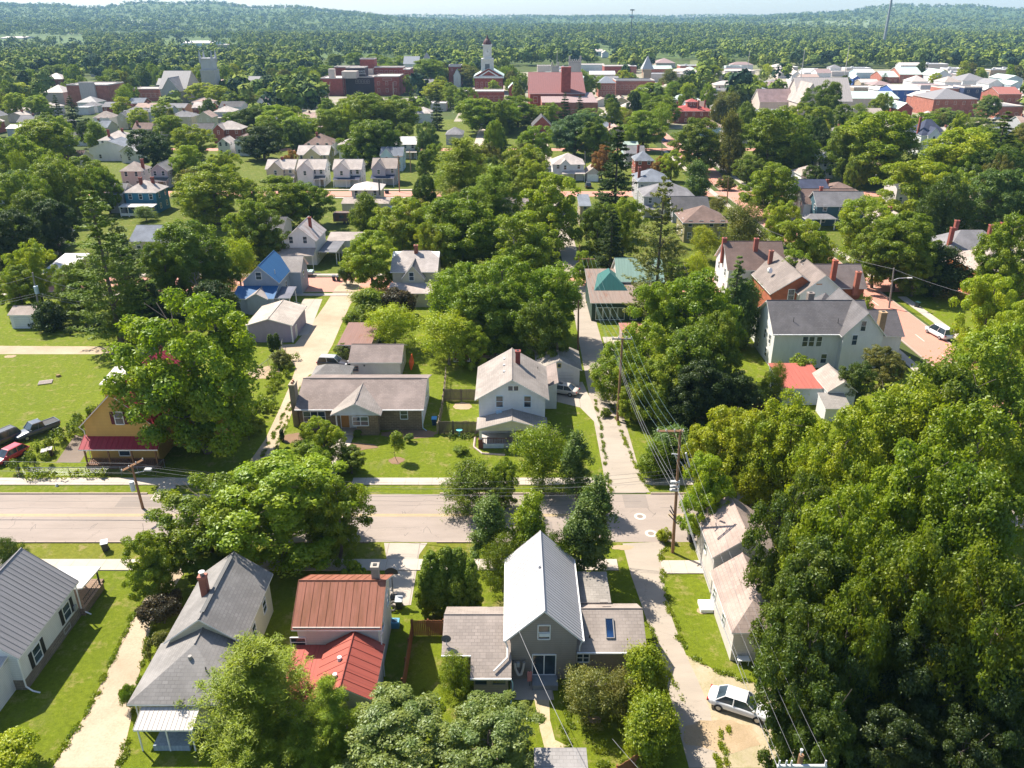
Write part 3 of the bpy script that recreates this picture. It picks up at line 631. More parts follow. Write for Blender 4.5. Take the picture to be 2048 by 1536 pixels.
b.extra('railing', plain((.14,.05,.05)), lambda a: [a.box(-3.6,86.25,1.3,3.6,86.35,1.38)]+[a.box(-3.5+.2*k,86.27,.65,-3.44+.2*k,86.33,1.3) for k in range(36)])
b.extra('porch_skirt', plain((.60,.66,.72)), lambda a: a.box(-3.5,86.1,.05,-1.0,86.19,.62))
b.door('f', 1.0, 1.0, 2.1, (.25,.16,.12), z=.6); b.win('f', -1.8, 1.9, 1.2, 1.2)
b.chimney(.75, 94.8, 6.8, 9.4, .62, (.22,.05,.04))
for y in (92.3,94.4,96.5): b.vent(-1.0, y, 7.5, .2, .16, col=(.6,.6,.6), name='roof_vent')
b.vent(3.4, 96.7, 6.0, .4, .05, col=(.1,.1,.1)); b.roof(3.9, 96.9, 6.2, 103.8, 3.0, 1.0, SH_BROWN, 'shed', 'y', .2, name='breezeway_roof'); b.win('r', 91.5, 3.9, .8, 1.3); b.done()
# --- white garage beside it
b = Bld('garage', 'white two car garage with brown gable roof behind the silver sedan', 'garage', 6.8, 107.5, siding((.74,.73,.76)), 'white two car garage')
b.roof(3.4, 104.2, 10.0, 111.5, 2.6, 1.55, shingle((.35,.31,.27)), 'gable', 'y', .35)
b.extra('garage_door', siding((.70,.68,.71), .55), lambda a: a.box(4.2,104.5,.03,8.8,104.54,2.1)); b.win('f', 6.7, 3.2, .45, .5, rows=1, trim=(.6,.5,.2)); b.win('r', 108, 1.6, .6, .7); b.done()
# --- white garage behind the ranch
b = Bld('garage', 'white garage with brown gable roof and one small window behind the ranch house', 'garage', -20, 110, siding((.66,.60,.61)), 'white garage behind the ranch house')
b.roof(-23.8, 106.85, -16.0, 113.9, 2.65, 1.5, SH_BROWN, 'gable', 'x', .3)
b.W('f', 711, 737, .7, .7, trim=(.35,.2,.16)); b.win('r', 110.5, 1.7, .7, .9, rows=1); b.extra('vent_hood', plain((.1,.1,.1)), lambda a: a.box(-21.6,106.98,2.0,-21.4,107.15,2.2)); b.done()
b = Bld('carport', 'small carport with a low grey hipped roof behind the ranch house chimney end', 'carport', -25.6, 103.5, plain((.5,.48,.46)))
b.roof(-28.3, 101.9, -22.8, 106.4, 2.35, 1.25, SH_GREY, 'hip', 'x', .3, walls=False, hipf=.9); b.posts([(-28,102.2),(-23.1,102.2),(-28,106.1),(-23.1,106.1)], 0, 2.3); b.done()
# --- flat brown roof garage
b = Bld('garage', 'low garage with a flat rusty brown roof beside the gravel lane', 'garage', -25.5, 119, siding((.5,.42,.36)))
x0, y0, x1, y1 = fitr((674,690),(742,690),(685,646),2.5)
b.roof(x0, y0, x1, y1, 2.5, .12, metalroof((.23,.125,.10), .3, .35), 'shed', 'x', .2); b.done()
# --- purple grey garage with pale roof
b = Bld('garage', 'mauve grey garage with pale tan gable roof beside the gravel lane', 'garage', -39.2, 126, siding((.34,.29,.37)), 'mauve grey garage')
b.roof(-43.1, 121.3, -35.4, 131.0, 3.0, 1.15, shingle((.52,.45,.39)), 'gable', 'y', .3)
[b.extra('corner_board', TRIM, lambda a: a.box(x_-.1,121.5,0,x_+.1,121.62,2.9)) for x_ in (-35.72,-42.78)]; b.vent(-39.2,121.8,4.1,.3,.06); b.door('r', 124, .9, 2.0, (.6,.56,.5)); b.done()
# --- blue roofed house
b = Bld('house', 'pale blue grey house with bright blue metal roof and low front addition', 'house', -45.4, 144, siding((.34,.40,.49)), 'bright blue roofed house')
BLUE = metalroof((.03,.125,.29), 0, .45)
b.roof(-48.9, 138.9, -42.0, 149.6, 4.6, 3.2, BLUE, 'gable', 'y', .3)
b.roof(-49.6, 135.2, -42.2, 139.0, 2.9, 1.2, BLUE, 'shed', 'x', .2, name='front_roof')
b.roof(-47.2, 134.8, -43.2, 139.0, 2.9, 1.1, shingle((.42,.36,.33)), 'gable', 'y', .2, name='cross_roof')
b.roof(-43.4, 136.2, -39.6, 141.2, 2.7, .6, shingle((.2,.2,.24)), 'shed', 'x', .1, walls=False, name='porch_roof'); b.posts([(-39.8,136.4),(-41.6,136.4),(-39.8,140.8)], 0, 2.6)
b.roof(-46.5, 146.5, -39.9, 152.5, 4.4, 2.4, shingle((.5,.44,.4)), 'gable', 'x', .3, name='rear_roof')
b.W('f', 517, 552, .95, 1.3); b.W('f', 514, 596, .9, 1.3, rect=b.rects[1]); b.win('r', 149, 3.3, .8, 1.2, rect=b.rects[-1]); b.win('r', 144, 2.8, .8, 1.2)
b.extra('stair_rail', TRIM, lambda a: [a.tube((-39.6,137.5,1.2),(-37.8,137.5,.6),.04), a.tube((-39.6,138.7,1.2),(-37.8,138.7,.6),.04)]+[a.box(-39.6+.3*k,137.5,0,-39.3+.3*k,138.7,.6-.1*k) for k in range(6)]); b.vent(-43.2,141,6,.5,.07); b.done()
# --- white house with rusty roof
b = Bld('house', 'white house with rust streaked metal roof, red chimney and wraparound porch', 'house', -45, 171, siding(WHITE), 'white house with the rust streaked roof')
b.roof(-48.6, 166.4, -41.4, 176.8, 5.2, 3.1, metalroof((.56,.50,.48), .6, .5), 'gable', 'y', .3); b.chimney(-43.6, 171.5, 6, 9.2, .6, (.3,.07,.05))
b.roof(-48.9, 163.6, -41.6, 166.8, 2.9, .9, shingle((.42,.35,.31)), 'shed', 'x', .1, walls=False, name='porch_roof'); b.posts([(-48.6,163.9),(-45.2,163.9),(-41.9,163.9)], 0, 2.8)
b.roof(-41.4, 166.8, -37.4, 176, 2.9, -.1, shingle((.2,.2,.22)), 'shed', 'y', .1, walls=False, name='side_porch_roof'); b.posts([(-37.6,167.2),(-37.6,170),(-37.6,173),(-37.6,175.8)], 0, 2.8)
b.roof(-41.5, 176, -33, 181, 2.9, .8, shingle((.42,.36,.33)), 'shed', 'x', .2, name='rear_roof'); b.roof(-51.8, 168.2, -48.5, 175, 2.7, 1.2, metalroof((.5,.36,.3), .5), 'shed', 'y', .2, name='lean_to_roof')
for px in (582,610): b.W('f', px, 480, .8, 1.4)
b.door('f', -45, 1, 2.1, (.4,.3,.25), z=.3); b.win('f', -47, 1.7, 1, 1.4); b.win('r', 168.5, 1.7, .8, 1.4); b.win('r', 173, 1.7, .8, 1.4); b.done()
# --- cream jerkinhead house
x0, y0, x1, y1 = fitr((779,546),(876,543),(795,512),5.2)
b = Bld('house', 'cream house with clipped pale gable roof and pointed dormer among dark trees', 'house', (x0+x1)/2, (y0+y1)/2, siding((.62,.55,.42)), 'cream house with the clipped pale roof')
b.roof(x0, y0, x1, y1, 5.2, 2.6, shingle((.52,.46,.43)), 'jerkin', 'x', .4); b.chimney((x0+x1)/2, (y0+y1)/2-.5, 7, 9, .7)
b.roof(x0+2.2, y0-1.5, x1-2.3, y0+3.5, 4.3, 2.6, shingle((.2,.19,.19)), 'gable', 'y', .2, name='dormer_roof'); b.W('f', 823, 553, .8, 1.5, rect=b.rects[1])
b.roof(x0+.2, y0-5.0, x1-.3, y0-1.2, 2.7, .9, shingle((.50,.42,.38)), 'shed', 'x', .3, name='porch_roof'); b.done()
# --- dark green garage
b = Bld('garage', 'dark green garage with brown metal roof and a row of white framed doors', 'garage', 19, 127, siding((.025,.06,.045)), 'dark green garage')
x0, y0, x1, y1 = fitr((1181,606),(1290,606),(1178,560),3.4)
b.roof(x0, y0, x1+3, y1, 3.4, 2.2, metalroof((.27,.20,.165), .4, .45), 'shed', 'x', .3)
for k in range(4): b.win('f', x0+1.6+1.28*k, 1.35, 1.05, 2.1, rows=1 if k != 9 else 2, name='garage_door', trim=(.78,.8,.82))
b.win('f', x0+7.6, 1.35, 1.05, 2.1, rows=1, name='garage_door'); b.done()
b = Bld('house', 'house with faded green hipped metal roofs behind the dark green garage', 'house', 22, 143, siding((.55,.53,.5)), 'house with the green metal roofs')
GRN = metalroof((.24,.36,.30), 0, .5); GR2 = metalroof((.025,.13,.12), 0, .5)
b.roof(14.6, 136.0, 20.5, 143.5, 4.2, 2.6, GR2, 'hip', 'y', .3, name='hip_roof', hipf=.8); b.roof(18.8, 138.5, 27.5, 147.5, 5.0, 3.2, GRN, 'gable', 'x', .3); b.win('f', 23, 3.2, .9, 1.3, rect=b.rects[1]); b.done()
b = Bld('shed', 'small shed with pink rusted metal roof in front of the dark green garage', 'shed', 23, 117, plain((.4,.3,.28)))
x0, y0, x1, y1 = fitr((1243,666),(1290,666),(1243,649),2.4); b.roof(x0, y0, x1, y1, 2.4, .3, metalroof((.40,.18,.14), .5), 'shed', 'x', .15); b.done()
# --- yellow house with red roof under the maple
b = Bld('house', 'yellow clapboard house with steep red metal roof and red porch roof under a big maple', 'house', -46, 89, siding((.60,.36,.10)), 'yellow house with the red roof')
RED = metalroof((.33,.028,.045), 0, .45)
b.roof(-50.2, 82.3, -41.4, 97, 5.0, 4.2, RED, 'gable', 'y', .4, ribs=.6); b.roof(-42.5, 86.5, -34.8, 95, 4.2, 3.2, RED, 'gable', 'x', .3, ribs=.6, name='wing_roof')
b.W('f', 238, 836, .9, 1.5, shutter=(.10,.01,.02));
x0, y0, x1, y1 = fitr((156,900),(298,899),(160,868),2.7)
b.roof(x0, y0, -41.0, 82.9, 2.7, .95, RED, 'shed', 'x', .1, walls=False, name='porch_roof', ribs=.6); b.posts([(x0+.3+q, y0+.3) for q in (.2,2.9,5.6,8.4)], 0, 2.6, .16, wood((.30,.15,.07)))
b.extra('porch_deck', wood((.22,.12,.08)), lambda a: a.box(x0+.3,y0+.2,0,-41.2,82.6,.55)); b.extra('railing', wood((.2,.10,.06)), lambda a: [a.box(x0+.4,y0+.3,1.35,-41.2,y0+.38,1.42)]+[a.box(x0+.5+.22*k,y0+.31,.6,x0+.55+.22*k,y0+.36,1.35) for k in range(36)])
b.roof(-55.8, 98.3, -50.0, 103.4, 3.1, .5, metalroof((.55,.50,.47), 0, .5), 'shed', 'x', .3, name='wing_roof'); b.win('f', -53.5, 1.7, 1.8, 1.6, sashes=2, rect=(-56.1,98.6,0,0)); b.chimney(-50.4, 97.6, 3, 6.6, .8, (.33,.10,.07))
b.win('f', -45.8, 1.6, 1.2, 1.2); b.win('l', 88, 1.9, .9, 1.4); b.gutter([(-50.3,82.4,4.9),(-49.9,82.6,4.3),(-49.9,82.6,.1)], .05); b.done()
# --- big white house on the right
b = Bld('house', 'large white house with dark grey gabled roofs beside the curving brick street', 'house', 46, 115, siding((.76,.76,.75)), 'large grey roofed white house')
GR = shingle((.165,.155,.16))
b.roof(38.6, 110.7, 53.5, 120.6, 5.6, 3.6, GR, 'gable', 'x', .45)
b.roof(48.4, 109.6, 55.0, 121.5, 5.6, 3.7, GR, 'gable', 'y', .4, name='cross_roof')
b.roof(52.5, 113.2, 59.5, 121.5, 4.3, 2.8, shingle((.14,.13,.14)), 'gable', 'x', .3, name='wing_roof')
b.roof(47.2, 119.5, 53.2, 125.5, 5.0, 3.2, GR, 'hip', 'y', .3, name='rear_roof'); b.roof(39.2, 120.4, 44.0, 124.5, 4.6, 2.0, GR, 'hip', 'y', .3, name='rear_roof')
for px in (1610,1623,1638): b.W('f', px, 683, .75, 1.5)
for px, py in ((1709,680),(1727,652)): b.W('f', px, py, .7, 1.5, rect=b.rects[1])
b.W('f', 1647, 717, .8, 1.4); b.win('l', 113, 3.9, .7, 1.4); b.win('l', 115.5, 3.9, .7, 1.4); b.win('l', 114, 1.4, .7, 1.3); b.win('l', 118, 1.4, .7, 1.3)
b.chimney(55.2, 112.6, 0, 8.4, .9, (.36,.24,.14)); b.chimney(45.6, 116.8, 8, 10, .9, (.22,.18,.16)); b.vent(42, 112.5, 7, .6, .05, col=(.05,.05,.05)); b.vent(48.6, 112.3, 7, .5, .05, col=(.05,.05,.05))
b.extra('gutter', TRIM, lambda a: a.box(38.6,110.55,5.42,48.4,110.7,5.56)); b.done()
# --- red shed with blue wall
x0, y0, x1, y1 = fitr((1567,777),(1658,777),(1556,733),2.6)
b = Bld('shed', 'low shed with salmon red metal roof and pale blue side wall', 'shed', (x0+x1)/2, (y0+y1)/2, plain((.50,.58,.63)), 'salmon red roofed shed')
b.roof(x0, y0, x1, y1, 2.6, .55, metalroof((.42,.12,.09), .1, .6), 'shed', 'x', .25, ribs=.9); b.win('l', y0+2.5, 1.5, .9, 1.0); b.win('f', x0+1.2, 1.5, .8, .9); b.door('l', y0+5, .9, 2.0, (.12,.3,.42)); b.done()
x0, y0, x1, y1 = fitr((1655,782),(1700,765),(1660,745),3)
b = Bld('shed', 'small white gabled outbuilding right of the salmon red shed roof', 'shed', (x0+x1)/2, (y0+y1)/2, siding(WHITE))
b.roof(x0, y0-1.5, x1, y1, 2.9, 1.5, shingle((.42,.36,.32)), 'gable', 'y', .2); b.win('f', x0+1.2, 1.6, .7, 1.0); b.roof(x0-1.2, y0-4.5, x1-1.8, y0-1.2, 1.9, .8, shingle((.36,.33,.3)), 'shed', 'x', .1, name='porch_roof'); b.done()
# ================================================================ further houses, one call each
RC = dict(pale=(.56,.49,.45), tan=(.42,.35,.31), grey=(.25,.24,.25), dark=(.125,.12,.125), brown=(.24,.165,.14), white=(.66,.63,.62), red=(.42,.10,.09), slate=(.22,.24,.28), green=(.38,.47,.42), pink=(.46,.33,.28), navy=(.07,.08,.13), blue=(.10,.22,.36))
WCOL = dict(white=WHITE, cream=(.62,.55,.42), yellow=(.60,.50,.30), grey=(.42,.42,.44), lilac=(.46,.45,.50), blue=(.04,.20,.33), sky=(.50,.62,.68), brick=(.30,.085,.06), tan=(.42,.34,.25), olive=(.30,.26,.13), teal=(.06,.13,.17), orange=(.40,.16,.06), pinkish=(.62,.54,.52), stone=(.45,.42,.40))
def house(label, fl, fr, dp, h, rise, kind='gable', ridge='x', wc='white', rc='tan', cross=None, porch=None, chim=None, nwin=3, floors=None, name='house', cat='house', lm=None, metal=False, ov=.35, flu=None, wtrim=None, side=True, hipf=1.0):
    a = P(*fl, h); b_ = P(*fr, h); y0 = (a[1]+b_[1])/2; x0, x1 = a[0], b_[0]; y1 = y0+dp
    wm = brick(WCOL[wc]) if wc in ('brick', 'orange') else siding(WCOL[wc])
    b = Bld(name, label, cat, (x0+x1)/2, (y0+y1)/2, wm, lm)
    rm = metalroof(RC[rc], .25 if rc in ('pale', 'white') else 0, .55) if metal else shingle(RC[rc])
    b.roof(x0, y0, x1, y1, h, rise, rm, kind, ridge, ov, hipf=hipf)
    fl_n = floors or (2 if h > 4.4 else 1); wr = b.rects[0]; W_ = wr[2]-wr[0]
    far = y0 > 330
    for f_ in range(fl_n):
        z = 1.7+f_*2.8
        if porch and f_ == 0: continue
        for k in range(nwin): b.win('f', wr[0]+W_*(k+.5)/nwin, z, .85, 1.35, pane=not far, rect=wr, trim=wtrim)
    if side:
        sd_ = 'l' if x0 > 0 else 'r'
        for f_ in range(fl_n):
            for k in range(2): b.win(sd_, wr[1]+dp*(k+.5)*.46, 1.7+f_*2.8, .8, 1.3, pane=not far, rect=wr)
    if cross:      # (x fraction, width, gable height over the eave, projection)
        cx = x0+(x1-x0)*cross[0]; cw = cross[1]/2; cr = cross[2]; pj = cross[3]
        b.roof(cx-cw, y0-pj, cx+cw, y0+dp*.55, h, cr, rm, 'gable', 'y', .2, name='cross_roof'); b.win('f', cx, h-.9 if h > 4 else 1.7, .8, 1.3, rect=b.rects[-1], pane=not far)
    if porch:      # (x fraction from, to, depth, roof colour)
        p0 = x0+(x1-x0)*porch[0]; p1 = x0+(x1-x0)*porch[1]; pd = porch[2]
        b.roof(p0, y0-pd, p1, y0+.45, 2.6, .7, shingle(RC[porch[3]]), 'shed', 'x', .1, walls=False, name='porch_roof')
        b.posts([(p0+.2,y0-pd+.2),((p0+p1)/2,y0-pd+.2),(p1-.2,y0-pd+.2)], 0, 2.55, .18); b.door('f', (p0+p1)/2+.4, .95, 2.1, (.3,.25,.2), rect=wr, z=.1)
    if chim:
        for c_ in (chim if isinstance(chim, list) else [chim]): b.chimney(x0+(x1-x0)*c_[0], y0+dp*c_[1], h, h+rise+c_[2], .75, (.28,.08,.06))
    BOXES.append((fl[0]-4, fl[1]-rise*PXM(y0)*.9-3, fr[0]+4, fl[1]+h*PXM(y0)*.75, y0)); return b
def H_(*a, **k): return house(*a, **k).done()
# left middle
b = house('turquoise blue two storey house with pale hipped roof and white front porch', (246,385), (311,386), 9, 5.6, 2.6, 'hip', 'x', 'blue', 'pale', porch=None, chim=[(.45,.35,.9),(.7,.6,.6)], nwin=3, lm='turquoise blue house')
x0, y0 = P(236,414,2.7); b.roof(x0, y0, x0+9.2, y0+3.2, 2.7, .25, metalroof((.62,.6,.58), 0), 'shed', 'x', .1, walls=False, name='porch_roof'); b.posts([(x0+.3+2.1*k, y0+.25) for k in range(5)], 0, 2.6, .2); b.extra('porch_rail', TRIM, lambda a: a.box(x0+.2,y0+.1,.3,x0+9,y0+.2,1.0)); b.done()
H_('cream house with tan hipped roof behind the turquoise house', (236,343), (284,342), 8, 5.4, 2.4, 'hip', 'x', 'pinkish', 'tan', chim=(.9,.4,.8), nwin=2)
H_('lilac grey house with gabled roof right behind the turquoise house', (299,342), (334,343), 9, 5.2, 2.2, 'gable', 'y', 'lilac', 'grey', nwin=2, porch=(0,1,2.4,'dark'))
H_('small grey house hidden left of the turquoise house', (208,388), (246,388), 8, 5.2, 2.2, 'gable', 'x', 'grey', 'grey', nwin=2)
H_('house with large pale hipped roof and two dark chimneys on the left hillside', (194,281), (260,281), 12, 5.4, 3, 'hip', 'x', 'white', 'pale', chim=[(.3,.2,.8),(.6,.5,.8)], nwin=4)
H_('white house with slate grey roof in front of the large pale hipped roof', (190,293), (248,303), 12, 4.4, 2.8, 'gable', 'y', 'white', 'slate', nwin=2)
H_('white cottage with pale metal roof below the slate grey roof', (238,303), (272,303), 9, 4.2, 2.2, 'gable', 'y', 'white', 'white', metal=True, nwin=1)
H_('cream house with grey gabled roofs left of the dark round tree', (232,236), (275,232), 11, 5.4, 2.6, 'gable', 'x', 'cream', 'grey', cross=(.2,5,2.2,1.5), nwin=3)
H_('brown roofed house just in front of the cream gabled house', (262,259), (304,258), 9, 3.2, 2.4, 'gable', 'x', 'tan', 'brown', chim=(.2,.3,.8))
H_('house with a faded bright red roof between trees on the left', (317,261), (366,261), 10, 4.2, 2.8, 'hip', 'x', 'pinkish', 'red', chim=(.55,.5,.6), nwin=2)
H_('cream house with pinkish gable roof above the red roof', (391,235), (424,235), 9, 5.6, 2.6, 'gable', 'y', 'cream', 'pink', nwin=2)
H_('dark roofed house below the pinkish gable', (382,257), (424,258), 8, 3.0, 2.0, 'gable', 'x', 'white', 'dark', nwin=2)
H_('brick house with big pale hipped roof and pointed bays at upper left centre', (426,259), (482,259), 10, 5.4, 3.0, 'hip', 'x', 'brick', 'pale', cross=(.25,5,2.4,2.5), nwin=3)
H_('white house with pale roof just below the big pale hipped roof', (430,289), (462,287), 9, 4.6, 2, 'gable', 'y', 'white', 'pale', nwin=2)
H_('tall white house behind the thin tree at left centre', (464,284), (500,282), 9, 5.4, 2, 'gable', 'y', 'white', 'pink', nwin=2)
H_('white annex with flat roof on the upper left slope', (147,216), (176,216), 8, 3.6, .3, 'flat', 'x', 'white', 'white', nwin=2)
H_('pale cottage with grey roof beside the white annex', (162,212), (195,212), 9, 3.6, 2, 'hip', 'x', 'white', 'grey', nwin=2)
H_('building with a long bright white roof at the far left', (10,257), (52,257), 9, 3.6, 1.2, 'gable', 'x', 'white', 'white', metal=True, nwin=2)
b = house('cream cottage with dark roof and bay window at the left edge', (52,480), (112,478), 9, 3.0, 3.0, 'gable', 'y', 'cream', 'dark', nwin=1, lm='cream cottage with the bay window'); b.roof(b.x, b.y-7, b.x+4.6, b.y-4.2, 2.8, .9, shingle(RC['navy']), 'shed', 'x', .3, name='bay_roof'); b.win('f', b.x+1.5, 1.6, .9, 1.5, rect=b.rects[-1]); b.win('f', b.x+3.1, 1.6, .9, 1.5, rect=b.rects[-1]); b.done()
H_('house with plain grey roof behind the tall dark spruce', (258,482), (320,484), 11, 3.4, 2.4, 'gable', 'x', 'cream', 'slate', nwin=2)
H_('shed with a wide pale metal roof left of the dark spruce', (82,545), (133,546), 10, 2.8, 1.2, 'shed', 'x', 'tan', 'white', metal=True, nwin=1)
# row across the far street
H_('first house from the left in the row of four, dark gable over cream walls', (530,338), (588,339), 9, 5.0, 2.4, 'gable', 'x', 'cream', 'pale', cross=(.38,5,2.4,1), chim=(.5,.5,.7), nwin=4, porch=(.55,1,2,'tan'))
H_('second house from the left in the row of four, white with a pale roof', (592,339), (650,339), 9, 5.2, 2.5, 'gable', 'x', 'white', 'pale', cross=(.33,5.4,2.5,1.5), nwin=4, porch=(.62,1,2,'dark'))
H_('third house from the left in the row of four, white with wide porch', (664,339), (723,339), 9, 5.2, 2.5, 'gable', 'x', 'white', 'pale', cross=(.34,5.4,2.5,1.5), nwin=4, porch=(.05,.95,2.8,'navy'))
H_('rightmost house in the row of four, lilac grey with porch', (742,337), (794,337), 9, 5.2, 2.6, 'gable', 'x', 'lilac', 'tan', cross=(.3,4.6,2.5,1), nwin=3, porch=(0,.9,2.6,'navy'))
H_('yellow house with tan cross gabled roof behind the row of four', (592,310), (658,310), 10, 5.2, 2.6, 'gable', 'x', 'yellow', 'pale', cross=(.5,6,2.5,1.5), nwin=4)
H_('house with broad brown hipped roof behind the yellow house', (606,290), (664,290), 13, 4.6, 3.4, 'hip', 'x', 'white', 'brown', chim=(.4,.4,.6), nwin=3)
H_('pale blue house with slate roof behind the row of four', (759,312), (806,312), 9, 5.2, 2.4, 'gable', 'x', 'sky', 'slate', cross=(.3,4.6,2.6,.5), nwin=3)
H_('white house with white metal roof at the top of the side lane', (786,289), (834,289), 14, 5.2, 2.0, 'gable', 'x', 'white', 'white', metal=True, nwin=3, porch=(.5,1,2,'pale'))
b = house('grey weathered house with flared rusty metal hipped roof and tall flue', (697,381), (763,380), 9, 5.4, 1.6, 'hip', 'x', 'pinkish', 'pale', metal=True, nwin=3, lm='weathered house with the rusty hipped roof', ov=.6); b.roof(b.x-6, b.y-9, b.x+7, b.y-4.2, 2.7, .8, shingle(RC['tan']), 'shed', 'x', .2, name='porch_roof'); b.vent(b.x+4, b.y-4.8, 4.5, 4, .22, col=(.1,.1,.1), name='flue'); b.done()
H_('small house with pinkish roof and arched gable window beside the dark tree', (626,242), (658,241), 9, 5.0, 2.4, 'gable', 'y', 'pinkish', 'pink', nwin=1, porch=(0,1,3,'pink'))
H_('white garage with pale pink hipped roof in front of the arched gable house', (645,261), (670,261), 6, 2.8, 1.8, 'hip', 'x', 'white', 'pink', nwin=1, name='garage', cat='garage')
H_('white building with pale hipped roof among conifers left of the yellow tree', (826,227), (862,227), 14, 4.6, 2.6, 'hip', 'x', 'white', 'pale', nwin=2)
H_('grey roofed house just left of the centre wood', (890,269), (926,269), 12, 4.2, 2.4, 'hip', 'x', 'lilac', 'grey', nwin=2)
# centre right
H_('white house with pale hipped roof and dormer near the small white garage', (1104,330), (1170,328), 11, 5.2, 2.9, 'hip', 'x', 'white', 'pale', cross=(.4,3.4,1.6,.3), nwin=3, porch=(.3,1,2,'pale'))
b = house('small white garage with a roller door beside the dark spruce', (1172,346), (1200,346), 8, 2.8, 1.6, 'gable', 'y', 'pinkish', 'tan', nwin=0, side=False, name='garage', cat='garage'); b.extra('garage_door', TRIM, lambda a: a.box(b.x-1.7,b.rects[0][1]-.05,.05,b.x+1.7,b.rects[0][1]-.01,2.3)); b.done()
H_('narrow tan house with slate roof among the trees right of centre', (1158,412), (1183,412), 9, 5.4, 1.2, 'shed', 'x', 'tan', 'slate', nwin=1)
H_('red brick house with grey hipped roof behind the orange tree', (1270,322), (1309,321), 9, 5.0, 2.6, 'hip', 'x', 'brick', 'slate', nwin=2, chim=(.3,.8,1.5))
H_('house with dark roof behind the red brick one', (1252,308), (1290,306), 8, 5.0, 2.2, 'gable', 'x', 'grey', 'grey', nwin=2)
H_('shed with pale green roof behind the tall spruce', (1248,293), (1278,292), 10, 3.4, 1.2, 'gable', 'x', 'sky', 'green', nwin=1)
H_('large grey roofed house with white walls right of the tall spruce', (1276,365), (1342,362), 13, 6.0, 2.6, 'hip', 'x', 'grey', 'slate', nwin=4, chim=(.1,.3,.8))
H_('grey house with wide hipped roof below the large grey roofed house', (1290,398), (1386,388), 11, 5.6, 2.6, 'hip', 'x', 'grey', 'grey', nwin=4, porch=(0,.4,2.4,'grey'))
H_('long dark roofed building behind the olive house', (1345,421), (1420,419), 9, 3.4, 2.6, 'gable', 'x', 'grey', 'dark', nwin=2)
H_('olive house with taupe hipped roof and white eaves', (1366,446), (1462,446), 11, 4.8, 3.0, 'hip', 'x', 'olive', 'brown', nwin=4, wtrim=(.6,.6,.58), ov=.6)
b = house('red roofed mansion with white cupola and brick chimneys', (1349,223), (1428,222), 16, 6.0, 2.4, 'hip', 'x', 'brick', 'red', chim=[(.1,.2,1.8),(.62,.2,2.5),(.8,.3,2.5)], nwin=5, lm='red roofed mansion with the cupola'); b.walls(b.x-2.5, b.y-2.5, b.x+2.5, b.y+2.5, 6, 10); b.roof(b.x-3, b.y-3, b.x+3, b.y+3, 10, 1.4, metalroof(RC['red']), 'hip', 'x', .5, walls=False, name='cupola_roof'); [b.win('f', b.x+q, 9, .8, 1.5, rect=b.rects[-1], pane=False) for q in (-.9,.9)]; b.roof(b.x+8, b.y-9, b.x+46, b.y+3, 5.4, .5, plain((.6,.58,.56)), 'flat', 'x', 0, name='flat_roof'); b.done()
H_('dark gabled house with white trim left of the blue green tree', (1064,254), (1104,252), 13, 5.4, 4.2, 'gable', 'y', 'brick', 'dark', nwin=2, porch=(.1,1,3,'brown'))
H_('house with two pinkish hipped roofs below the brick annex', (1399,256), (1450,254), 11, 4.2, 2.6, 'hip', 'x', 'sky', 'pink', nwin=2)
H_('house with pale roof and dark porch right of the pinkish hips', (1452,268), (1496,266), 10, 4.4, 1.8, 'hip', 'x', 'cream', 'grey', nwin=2)
# right
H_('small white two storey barn with pale metal roof by the far street', (1645,324), (1672,323), 11, 5.4, 2.6, 'gable', 'y', 'white', 'white', metal=True, nwin=2, name='barn', cat='barn')
H_('white house with tan hipped roof left of the small barn', (1602,351), (1647,351), 10, 4.2, 2.2, 'hip', 'x', 'white', 'tan', nwin=2)
H_('low house with a broad black roof among trees on the right', (1594,382), (1655,377), 9, 3.6, 2.2, 'gable', 'x', 'white', 'navy', nwin=2)
H_('house with a rusty brown roof right of the broad black roof', (1657,383), (1716,381), 9, 3.2, 1.8, 'hip', 'x', 'white', 'brown', nwin=2, chim=(.1,.4,.8))
H_('white house with taupe roof behind the dark teal house', (1608,410), (1716,408), 9, 4.6, 3.2, 'gable', 'x', 'white', 'brown', nwin=3, chim=(.35,.3,.8))
b = house('dark teal house with grey roof and white gable trim behind leafy trees', (1633,413), (1735,413), 8, 5.0, 3.0, 'gable', 'x', 'teal', 'grey', nwin=3, lm='dark teal house'); x0, y0 = P(1611,438,2.8); b.roof(x0, y0, x0+8, y0+4, 2.8, .9, shingle(RC['grey']), 'hip', 'x', .2, walls=False, name='porch_roof'); b.posts([(x0+.4,y0+.3),(x0+4,y0+.3),(x0+7.6,y0+.3)], 0, 2.7, .2); b.done()
b = house('pale mansion with steep dark blue roof and rounded porch on the right', (1846,272), (1893,270), 14, 7.5, 5.2, 'hip', 'x', 'white', 'navy', nwin=3, chim=(.05,.3,1), cross=(.45,5,3,1), lm='mansion with the steep dark blue roof', hipf=.6)
b.extra('round_porch', [siding(WCOL['grey']), TRIM], lambda a: [a.tube((b.x+3,b.y-9,2.4),(b.x+3,b.y-9,3.0),5.2,4.8,18), a.tube((b.x+3,b.y-9,3.0),(b.x+3,b.y-9,5.2),3.6,3.6,18)]); b.posts([(b.x+3+4.6*math.cos(q), b.y-9+4.6*math.sin(q)) for q in (-2.8,-2.2,-1.57,-.9,-.3)], 0, 2.5, .25); b.done()
H_('white house with salmon hipped roof near the leaning wooden pole', (1934,414), (1985,424), 11, 5.4, 2.4, 'hip', 'x', 'cream', 'pink', nwin=3)
